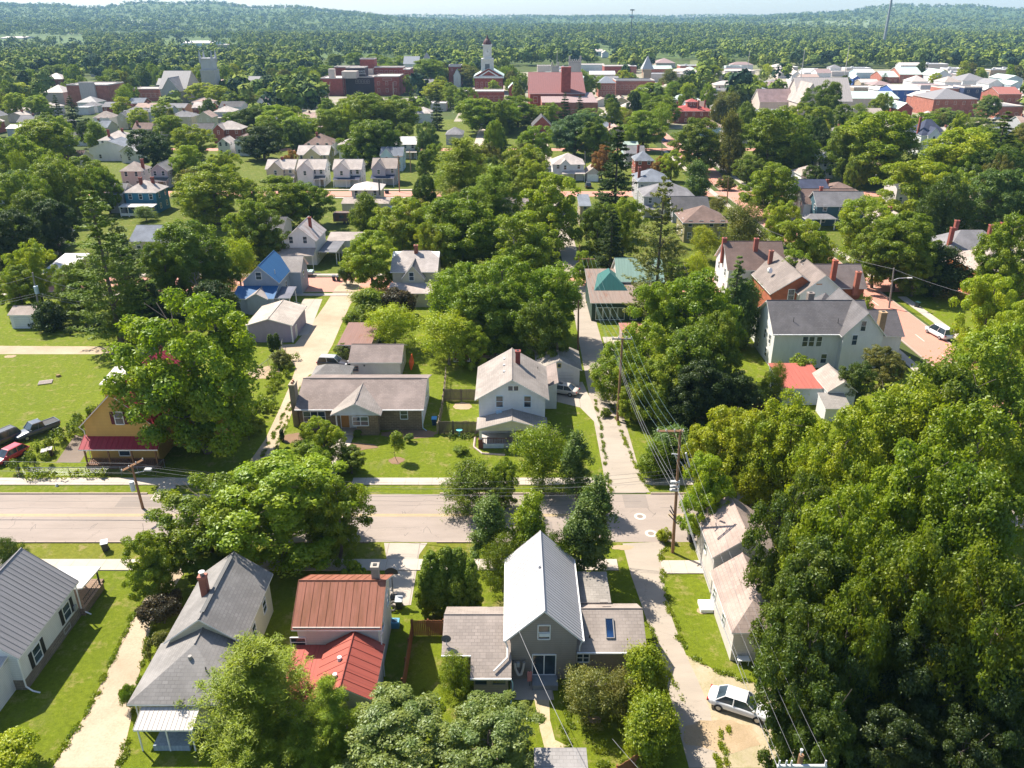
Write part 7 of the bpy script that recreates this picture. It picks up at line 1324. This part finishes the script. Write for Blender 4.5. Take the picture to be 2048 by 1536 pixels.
for a_ in (('dark grey wheeled bin on the grass by the near road at left',212,1101,(.05,.055,.06),(.35,.38,.42),.4),('black wheeled bin with pale lid at the end of the driveway by the tyres',799,1216,(.02,.02,.02),(.4,.42,.44),0),('dark bin beside the near road right of the tall wooden pole',1381,1082,(.06,.06,.07),(.12,.12,.13),.1),('dark green bin on the verge of the curving brick street',1834,615,(.02,.03,.03),(.02,.06,.06),.5),('black bin at the brick street corner left one of a pair',668,561,(.03,.03,.04),(.1,.1,.12),0),('black bin at the brick street corner right one of a pair',677,562,(.03,.03,.04),(.05,.05,.06),0),('brown wheeled bin left of the pair beside the ivy hedge',92,916,(.06,.04,.035),(.2,.18,.17),.3),('brown wheeled bin right of the pair beside the ivy hedge',102,912,(.06,.04,.035),(.25,.23,.22),.3),('teal bin in the shade of the roadside canopy',475,1093,(.02,.1,.1),(.03,.2,.2),0),('dark bin left of the pair before the row of four houses',772,387,(.02,.03,.03),(.02,.05,.04),0),('dark bin right of the pair before the row of four houses',776,387,(.02,.03,.03),(.05,.05,.05),0),('blue recycling bin between the ranch house and picket fence',869,850,(.02,.06,.12),(.05,.3,.6),0),('blue topped bin by the two car garage door',1145,768,(.5,.5,.52),(.02,.12,.4),0)): bin_(*a_)
def fence(label, pts, h, mat, name='plank_fence', gap=.02, w=.14, post=2.4):
    X, Y = pts[0]; e = empty(name, (X, Y, 0), label, 'fence', None); pk = MB(); rl = MB(); ps = []
    for (ax, ay), (bx, by) in zip(pts, pts[1:]):
        L = math.hypot(bx-ax, by-ay); dx, dy = (bx-ax)/L, (by-ay)/L; n = int(L/(w+gap)); rf = random.Random(int(L*100))
        for k in range(n):
            s = k*(w+gap); hh = h*rf.uniform(.975, 1.02); x0, y0, x1, y1 = ax+dx*s-X, ay+dy*s-Y, ax+dx*(s+w)-X, ay+dy*(s+w)-Y; nx, ny = -dy*.02, dx*.02
            pk.face([(x0-nx,y0-ny,.04),(x1-nx,y1-ny,.04),(x1-nx,y1-ny,hh),(x0-nx,y0-ny,hh)]); pk.face([(x1+nx,y1+ny,.04),(x0+nx,y0+ny,.04),(x0+nx,y0+ny,hh),(x1+nx,y1+ny,hh)]); pk.face([(x0-nx,y0-ny,hh),(x1-nx,y1-ny,hh),(x1+nx,y1+ny,hh),(x0+nx,y0+ny,hh)])
        for z in (.35, h*.82): rl.tube((ax-X-dy*.05,ay-Y+dx*.05,z),(bx-X-dy*.05,by-Y+dx*.05,z),.045,None,4)
        m_ = int(L/post)+1
        for k in range(m_+1): ps.append((ax+(bx-ax)*k/m_-X-dy*.08, ay+(by-ay)*k/m_-Y+dx*.08))
    pk.build('boards', mat, e); rl.build('rail', mat, e)
    for p in ps: q = MB(); q.box(p[0]-.06,p[1]-.06,0,p[0]+.06,p[1]+.06,h+.06); q.build('post', mat, e)
    return e
REDW = wood((.30,.12,.05)); GREYW = wood((.16,.12,.10))
fence('reddish plank fence beside the rust red roofed house', [P(808,1390), P(826,1272), P(888,1272)], 1.7, REDW)
fence('reddish plank fence corner at the bottom edge by the alley', [(3.5,36.2), P(1282,1536), P(1262,1470)], 1.7, REDW); fence('short reddish plank fence between the bushes and conifers', [P(1250,1424), P(1244,1366)], 1.7, REDW)
fence('dark plank fence between the ranch house and white house', [P(879,868), P(960,868)], 1.8, GREYW); fence('dark plank fence farther back between the two near houses', [P(888,802), P(957,802)], 1.8, GREYW); fence('long weathered rail fence running back beside the ranch house', [P(876,868), P(885,826), P(890,785), P(893,755)], 1.6, wood((.34,.27,.2)), w=.14, gap=.5)
fence('brown plank fence by the dark yard near the salmon red shed', [P(1503,822), P(1545,830), P(1548,815)], 1.9, wood((.16,.09,.05)))
def wirefence(label, pts, h=1.1, name='chain_link_fence'):
    X, Y = pts[0]; e = empty(name, (X, Y, 0), label, 'fence'); r_ = MB(); g_ = MB()
    for (ax, ay), (bx, by) in zip(pts, pts[1:]):
        L = math.hypot(bx-ax, by-ay); r_.tube((ax-X,ay-Y,h),(bx-X,by-Y,h),.03,None,5)
        for z in np.arange(.1, h, .16): g_.tube((ax-X,ay-Y,z),(bx-X,by-Y,z),.006,None,3,0,False)
        n = int(L/2.2)+1
        for k in range(n+1): p = MB(); x_, y_ = ax+(bx-ax)*k/n-X, ay+(by-ay)*k/n-Y; p.tube((x_,y_,0),(x_,y_,h+.05),.035,None,6); p.build('post', steel(), e)
        for k in range(int(L/.16)): x_, y_ = ax+(bx-ax)*k*.16/L-X, ay+(by-ay)*k*.16/L-Y; g_.tube((x_,y_,.05),(x_,y_,h),.005,None,3,0,False)
    r_.build('rail', steel(), e); g_.build('mesh', steel(), e); return e
wirefence('chain link fence in front of the yellow house', [P(36,952), P(312,950), P(330,935)]); wirefence('chain link fence by the scrubby corner of the gravel lane', [P(500,760), P(560,715), P(566,690)])
# ivy hedge by the lawn
def hedge(label, pts, wd, h, tone, seed):
    rng = np.random.default_rng(seed); cc, nn = [], []
    X0, Y0 = pts[0]
    for a, b in zip(pts, pts[1:]):
        L = math.hypot(b[0]-a[0], b[1]-a[1]); m_ = int(L*wd*1.0*130)
        cl = rng.uniform(size=(int(L*3), 2)); t = rng.uniform(size=m_); k = rng.integers(len(cl), size=m_); d = rdir(rng, m_, .5)
        cx = a[0]+(b[0]-a[0])*cl[k, 0]; cy = a[1]+(b[1]-a[1])*cl[k, 0]; off = (cl[k, 1]-.5)*wd; nx, ny = -(b[1]-a[1])/L, (b[0]-a[0])/L
        rr = .45+.25*np.sin(k*2.7); q = np.stack([cx+nx*off-X0, cy+ny*off-Y0, np.full(m_, h*.62)], 1)+d*rr[:, None]*np.array([1, 1, .9])*rng.uniform(.6, 1, (m_, 1)); q[:, 2] = np.abs(q[:, 2]*rng.uniform(.5, 1.05, m_)); cc.append(q); nn.append(d+rng.normal(size=(m_, 3))*.5)
    c = np.concatenate(cc).astype('f'); me = cards_mesh('leaves', c, np.concatenate(nn), .10*rng.uniform(.7, 1.4, len(c)), .7, LEAF, rng)
    e = empty('hedge', (X0, Y0, 0), label, 'hedge'); o = bpy.data.objects.new('foliage', me); C.objects.link(o); o.parent = e; o.color = (*TONE[tone], 1)
    s = MB(); [s.tube((p[0]-X0+.0,p[1]-Y0,0),(p[0]-X0+.1,p[1]-Y0,h*.7),.06,.03) for p in pts]; s.build('stem', BARK, e); return e
hedge('ivy covered hedge between the left lawn and the yellow house', [P(198,828), P(150,868), P(110,900), P(70,935), P(40,955)], 2.8, 2.2, 't', 1)
hedge('ivy growing over the chain link fence before the yellow house', [P(50,958), P(150,956), P(218,952)], 1.0, 1.0, 'l', 2)
hedge('overgrown strip beside the gravel lane above the big maple', [P(575,720), P(550,770), P(520,830), P(498,880)], 3.0, 1.2, 'g', 3)
hedge('low weeds against the rear fence of the salmon shed yard', [P(1350,760), P(1500,790)], 5, 1.0, 'k', 4)
hedge('shrubby border in front of the white shed and transformer pole', [P(60,655), P(130,665), P(250,660)], 3, 1.3, 'k', 5)
hedge('flower border along the long fence by the ranch house', [P(900,876), P(955,874)], .8, .5, 'p', 6)
# small things
X, Y = P(787,1198); e = empty('basketball_hoop', (X, Y, 0), 'basketball hoop with black fan board on the driveway', 'basketball hoop'); part(e, 'pole', WIRED, lambda a: a.tube((X,Y,0),(X,Y,3.2),.05)); part(e, 'backboard', plain((.03,.03,.03)), lambda a: a.face([(X+.6*math.cos(q),Y-.1,3.0+.55*math.sin(q)) for q in np.linspace(-.3,math.pi+.3,14)])); part(e, 'rim', plain((.5,.1,.03)), lambda a: a.path([(X+.23*math.cos(q),Y-.4+.23*math.sin(q),3.0) for q in np.linspace(0,6.28,13)],.015)); part(e, 'base', plain((.03,.03,.03)), lambda a: a.box(X-.3,Y-.2,0,X+.3,Y+.5,.2))
X, Y = P(785,1222)
for k in range(2):
    e = empty('tyre', (X+.15*k, Y+.5*k, 0), 'old tyre leaning by the black bin, %s one' % ['front','rear'][k], 'tyre', 'old tyres by the bin')
    a = MB()
    for q in range(16):
        t0, t1 = q*math.pi/8, (q+1)*math.pi/8; a.tube((.3*math.cos(t0),0,.34+.3*math.sin(t0)),(.3*math.cos(t1),0,.34+.3*math.sin(t1)),.1,.1,8,0,False)
    a.build('tread', plain((.12,.11,.1)), e)
X, Y = P(790,1252); e = empty('air_conditioner_unit', (X, Y, 0), 'small blue outdoor unit on the grass by the rust red house', 'air conditioner'); part(e, 'case', plain((.1,.3,.45)), lambda a: a.box(X-.4,Y-.35,0,X+.4,Y+.35,.6)); part(e, 'grille', plain((.03,.08,.12)), lambda a: a.disc((X,Y,.605),.26))
X, Y = P(1040,1362); e = empty('hammock_chair', (X, Y, 0), 'white hanging hammock chair beside the patio door', 'hammock'); part(e, 'frame', WIRED, lambda a: (a.tube((X-.7,Y,2.1),(X+.5,Y+.1,2.1),.03), a.tube((X-.7,Y,0),(X-.7,Y,2.1),.03))); part(e, 'sling', plain((.6,.55,.52)), lambda a: a.path([(X-.45,Y,1.95),(X-.38,Y,1.3),(X-.15,Y-.1,.75),(X+.1,Y-.1,.8),(X+.25,Y,1.4),(X+.3,Y,1.95)],.11,8))
X, Y = P(1059,1372); e = empty('towel', (X, Y, 0), 'pink towel hanging near the white hammock chair', 'towel'); part(e, 'line_post', WIRED, lambda a: a.tube((X,Y,0),(X,Y,1.6),.02)); part(e, 'cloth', plain((.5,.2,.2)), lambda a: a.prism([(X-.18,Y-.05),(X+.16,Y),(X+.2,Y+.06),(X-.14,Y+.03)],.5,1.5))
X, Y = P(919,872); e = empty('bird_bath', (X, Y, 0), 'turquoise bird bath before the dark plank fence', 'bird bath'); part(e, 'pedestal', plain((.1,.42,.46)), lambda a: a.tube((X,Y,0),(X,Y,.75),.14,.08,12)); part(e, 'bowl', plain((.12,.45,.5)), lambda a: a.tube((X,Y,.75),(X,Y,.9),.12,.4,18))
X, Y = P(825,740); e = empty('kayak', (X, Y, 0), 'orange kayak leaning on the white garage wall', 'kayak'); part(e, 'hull', plain((.75,.12,.02)), lambda a: (a.tube((X-.2,Y,0),(X-.1,Y+.1,1.2),.1,.42,10), a.tube((X-.1,Y+.1,1.2),(X,Y+.2,2.5),.42,.08,10)))
X, Y = P(91,766); e = empty('wood_pallet', (X, Y, 0), 'grey wooden pallet lying on the left lawn', 'pallet', rz=.35); a = MB(); [a.box(-.9,-.6+.3*k,.12,.9,-.42+.3*k,.16) for k in range(5)]; [a.box(x_,-.6,0,x_+.12,.78,.12) for x_ in (-.9,-.06,.78)]; a.build('boards', wood((.5,.42,.38)), e)
X, Y = P(117,753); e = empty('stump', (X, Y, 0), 'small brown stump on the left lawn beyond the pallet', 'stump'); part(e, 'wood', wood((.3,.2,.08)), lambda a: a.tube((X,Y,0),(X,Y,.3),.35,.28,9)); part(e, 'root_flare', wood((.25,.16,.08)), lambda a: a.tube((X,Y,0),(X+.5,Y+.1,.05),.16,.05,6))
X, Y = P(114,972); e = empty('hydrant_marker', (X, Y, 0), 'small white marker stone on the verge at left', 'marker'); part(e, 'stone', plain((.7,.68,.65)), lambda a: a.tube((X,Y,0),(X,Y,.28),.2,.12,9)); part(e, 'cap', plain((.7,.68,.65)), lambda a: a.tube((X,Y,.28),(X,Y,.34),.14,.05,9))
X, Y = P(985,722); e = empty('picnic_table', (X, Y, 0), 'pale wooden table beside the barn red shed', 'table'); part(e, 'table_top', wood((.55,.4,.28)), lambda a: a.box(X-2.2,Y-.6,.7,X+1.6,Y+.6,.78)); part(e, 'leg', wood((.4,.3,.2)), lambda a: [a.box(X+q,Y-.5,0,X+q+.1,Y+.5,.7) for q in (-1.9,-.2,1.3)])
for px, py, hh_, lb, c_ in ((430,1131,0,'x',0),):
    pass
# stone edging of the porch bed
x0_, y0_ = P(953,906); eg = MB(); pts = PP((958,858),(951,868),(948,895),(965,908),(1010,911)); [eg.tube((*a,.06),(*b,.06),.14,.14,5) for a, b in zip(pts, pts[1:])]; eg.build('garden_edging', brick((.5,.38,.34)))
tag(C.objects['garden_edging'], 'pinkish stone edging around the bed left of the white house porch', 'edging')
# ================================================================ far woods, hills, haze
rng = np.random.default_rng(5)
def hill_z(X, Y):
    Yn = np.maximum(Y, 1.); a = X/Yn
    left = 102*np.clip((Y-2500)/2200, 0, 1)**1.3*np.exp(-((a+.47)/.30)**4)*(1+.10*np.sin(a*31+1)+.06*np.sin(a*70))
    left2 = 45*np.clip((Y-2500)/2500, 0, 1)*np.exp(-((a+.12)/.18)**2)
    right = 98*np.clip((Y-3000)/2200, 0, 1)**1.2/(1+np.exp(-(a-.28)*13))*(1+.09*np.sin(a*27+2)+.05*np.sin(a*63))
    mid = 50*np.clip((Y-3500)/3000, 0, 1)*(1+.12*np.sin(a*22)+.05*np.sin(a*55+1))
    near = 9*np.clip((Y-1300)/1200, 0, 1)*(1+np.sin(X/310.)*np.cos(Y/420.))
    return np.maximum(np.maximum(left+left2*.4, right), mid)+near
na, nr = 260, 90
aa = np.linspace(-.95, .95, na); rr = np.geomspace(1150, 8500, nr)
A, RR = np.meshgrid(aa, rr); GX = A*RR; GY = RR; GZ = hill_z(GX, GY)+.3-1.2*(RR < 1160)
V = np.stack([GX, GY, GZ], -1).reshape(-1, 3); me = bpy.data.meshes.new('hills'); F = [(j*na+i, j*na+i+1, (j+1)*na+i+1, (j+1)*na+i) for j in range(nr-1) for i in range(na-1)]
me.from_pydata(V.tolist(), [], F); me.materials.append(ground_mat('wooded hillside', (.07,.11,.03), (.11,.14,.04), .004, .03)); me.polygons.foreach_set('use_smooth', [True]*len(F)); o = bpy.data.objects.new('hills', me); C.objects.link(o); tag(o, kind='structure')
# crowns of the far woods: leafy clumps of large cards, one mass
def wood_mass(name, X, Y, Z, Hh, Rr, per, mat, seed, tones, asp=.75):
    rng = np.random.default_rng(seed); N = len(X); k = np.repeat(np.arange(N), per); d = rdir(rng, N*per, .45)
    sub = rdir(rng, N*5, .5).reshape(N, 5, 3)[k, rng.integers(0, 5, N*per)]
    c = np.stack([X[k], Y[k], Z[k]+Hh[k]*.6], 1)+(sub*.62+d*.45)*np.stack([Rr[k], Rr[k], Hh[k]*.42], 1)
    me = cards_mesh(name, c.astype('f'), d+np.array([0, 0, .4])+rng.normal(size=d.shape)*.3, Rr[k]*rng.uniform(.16, .34, N*per), asp, mat, rng)
    ca = me.color_attributes.new('tone', 'FLOAT_COLOR', 'POINT'); col = np.ones((N*per, 4, 4), 'f'); tn = tones[rng.integers(0, len(tones), N)][k]*rng.uniform(.85, 1.15, (N, 1))[k]; col[:, :, :3] = tn[:, None, :]; ca.data.foreach_set('color', col.ravel())
    o = bpy.data.objects.new(name, me); C.objects.link(o); return o
FAR = NT('far foliage'); vc = FAR.n('ShaderNodeVertexColor'); vc.layer_name = 'tone'; FAR.bsdf(vc.outputs[0], .9, spec=.1)
tones = np.array([(.15,.205,.03),(.19,.24,.035),(.11,.16,.035),(.22,.26,.05),(.05,.085,.035),(.17,.22,.045),(.03,.06,.035)])
def openpx(x, y):
    o = np.zeros(len(x), bool)
    for b in ((640,120,830,200),(1010,132,1240,250),(1240,150,1320,175),(1300,122,1560,140),(1580,138,2048,245),(840,180,930,235),(925,150,1015,200),(100,158,330,215),(1190,96,1225,140),(0,74,170,92),(205,68,300,78),(320,80,470,92),(1300,125,1400,150),(1085,195,1130,260),(1055,150,1070,260)): o |= (x > b[0]) & (x < b[2]) & (y > b[1]) & (y < b[3])
    return o
def scatter(n, y0, y1, pw, seed, sp=.70):
    rng = np.random.default_rng(seed); Y = y0+(y1-y0)*rng.random(n)**pw; X = rng.uniform(-sp, sp, n)*(Y+30); Z = np.where(Y > 1150, hill_z(X, Y), 0)
    fw = Y*CS+(CAMH-Z)*SN; dn = (CAMH-Z)*CS-Y*SN; x = 1024+FPX*X/fw; y = 768+FPX*dn/fw
    dn2 = (CAMH-Z-13)*CS-Y*SN; y2 = 768+FPX*dn2/(Y*CS+(CAMH-Z-13)*SN)
    ok = ~openpx(x, y) & ~(openpx(x, y2+2) & (Y < 1500))
    for f in FOOT:
        ok &= ~((X > f[0]-7) & (X < f[2]+7) & (Y > f[1]-26) & (Y < f[3]+7))
    for p in placed: 
        if p[1] > 430: ok &= ((X-p[0])**2+(Y-p[1])**2 > 70)
    return X[ok], Y[ok], Z[ok]
def heights(X, Y, seed):
    rng = np.random.default_rng(seed); h = rng.uniform(9, 19, len(X)); r = rng.uniform(4, 8.5, len(X)); ev = rng.random(len(X)) < .08; r[ev] *= .55; h[ev] *= 1.15; return h, r
X, Y, Z = scatter(6500, 430, 1000, .9, 21); h, r = heights(X, Y, 1); o = wood_mass('woods', X, Y, Z, h, r, 120, FAR.m, 31, tones); tag(o, 'green woods between the town and the valley', 'woods', kind='stuff')
X, Y, Z = scatter(11000, 1000, 2600, .85, 22); h, r = heights(X, Y, 2); o = wood_mass('woods', X, Y, Z, h, r, 46, FAR.m, 32, tones); tag(o, 'woods filling the valley beyond the town', 'woods', kind='stuff')
X, Y, Z = scatter(15000, 2600, 6800, 1.1, 23, .72); h, r = heights(X, Y, 3); o = wood_mass('woods', X, Y, Z, h*1.25, r*1.7, 24, FAR.m, 33, tones); tag(o, 'bluish woods covering the far hills', 'woods', kind='stuff')
# rolling pale fields on the far hills
fm = MB()
for (xa, xb, Ya, Yb) in ((1230,1500,3300,3900),(1560,1740,3000,3700),(240,330,2900,3200),(1000,1030,3000,3200)):
    n_ = 10
    for i in range(n_):
        for j in range(4):
            q = []
            for (u, v) in ((i,j),(i+1,j),(i+1,j+1),(i,j+1)): Y_ = Ya+(Yb-Ya)*v/4; X_ = ((xa+(xb-xa)*u/n_)-1024)/FPX*Y_*CS*1.0; q.append((X_, Y_, float(hill_z(np.array([X_]), np.array([Y_]))[0])+9))
            fm.face(q)
tag(fm.build('field', plain((.16,.21,.08))), kind='structure')
# ragged weeds along the edges of drives, walks and fences
def weeds(pts, wd, n, seed, tone, label):
    rng = np.random.default_rng(seed); cc = []
    for a, b in zip(pts, pts[1:]):
        L = math.hypot(b[0]-a[0], b[1]-a[1]); m_ = int(L*n); t = rng.random(m_); c0 = rng.random((int(L*1.6)+2, 2)); k = rng.integers(len(c0), size=m_)
        nx, ny = -(b[1]-a[1])/L, (b[0]-a[0])/L; off = (c0[k, 1]-.5)*wd+rng.normal(size=m_)*.10; tt = c0[k, 0]+rng.normal(size=m_)*.2/L
        cc.append(np.stack([a[0]+(b[0]-a[0])*tt+nx*off, a[1]+(b[1]-a[1])*tt+ny*off, rng.random(m_)*.14+.02], 1))
    c = np.concatenate(cc).astype('f'); me = cards_mesh('weeds', c, rdir(rng, len(c), .7), .07*rng.uniform(.6, 1.5, len(c)), .5, LEAF, rng); o = bpy.data.objects.new('weeds', me); C.objects.link(o); o.color = (*TONE[tone], 1); tag(o, label, 'weeds', kind='stuff')
weeds(PP((105,1536),(165,1440),(222,1330),(262,1240),(300,1180),(340,1130)), .5, 160, 1, 'l', 'ragged grass along the left edge of the near gravel drive')
weeds(PP((240,1536),(262,1440),(272,1370),(292,1300),(312,1232),(345,1180)), .5, 160, 2, 'g', 'ragged grass along the right edge of the near gravel drive')
weeds(PP((1335,1085),(1322,1110),(1330,1180),(1345,1240),(1372,1310),(1440,1345),(1560,1380)), .5, 160, 3, 'l', 'ragged grass between the alley and the lawn by the pink shingled house')
weeds(PP((1300,985),(1268,930),(1237,850),(1205,760)), .4, 120, 4, 'l', 'ragged grass along the right edge of the far alley'); weeds(PP((1222,985),(1212,930),(1200,850),(1190,800)), .35, 100, 5, 'g', 'ragged grass along the left edge of the far alley')
weeds(PP((540,930),(562,875),(586,812),(600,775),(640,742)), .5, 90, 6, 'g', 'ragged grass along the right edge of the gravel lane'); weeds(PP((522,915),(548,868),(580,805)), .5, 110, 7, 'g', 'grass strip growing down the middle of the gravel lane')
weeds(PP((1440,1450),(1450,1536)), 1.2, 320, 8, 'y', 'weedy strip between the alley and the gravel lot'); weeds(PP((1295,1240),(1330,1330),(1362,1400)), .3, 70, 9, 'l', 'sparse weeds in the middle of the near alley'); weeds(PP((1250,1320),(1262,1420),(1282,1530)), 1.2, 260, 10, 'g', 'rough grass at the foot of the conifers by the alley')
weeds(PP((830,1385),(850,1440),(1000,1440)), 3.5, 900, 11, 'l', 'rough unmown grass behind the taupe house'); weeds(PP((1110,1420),(1180,1500),(1260,1500)), 3.0, 900, 12, 'l', 'rough unmown grass in the yard with the plank fence')
autolabel(EXTRA); autolabel(TREES)
# air
hz = MB(); hz.box(-7000, -80, -2, 7000, 9300, 260); ho = hz.build('haze', []); tag(ho, kind='stuff')
hm = bpy.data.materials.new('haze air'); hm.use_nodes = True; ht = hm.node_tree; ht.nodes.clear(); ou = ht.nodes.new('ShaderNodeOutputMaterial'); pv = ht.nodes.new('ShaderNodeVolumePrincipled')
pv.inputs['Color'].default_value = (.40,.70,1,1); pv.inputs['Density'].default_value = .00008; pv.inputs['Anisotropy'].default_value = .1; ht.links.new(pv.outputs[0], ou.inputs['Volume'])
ho.data.materials.append(hm)
# a part seen as one window or pole keeps its thing; check nothing is left over
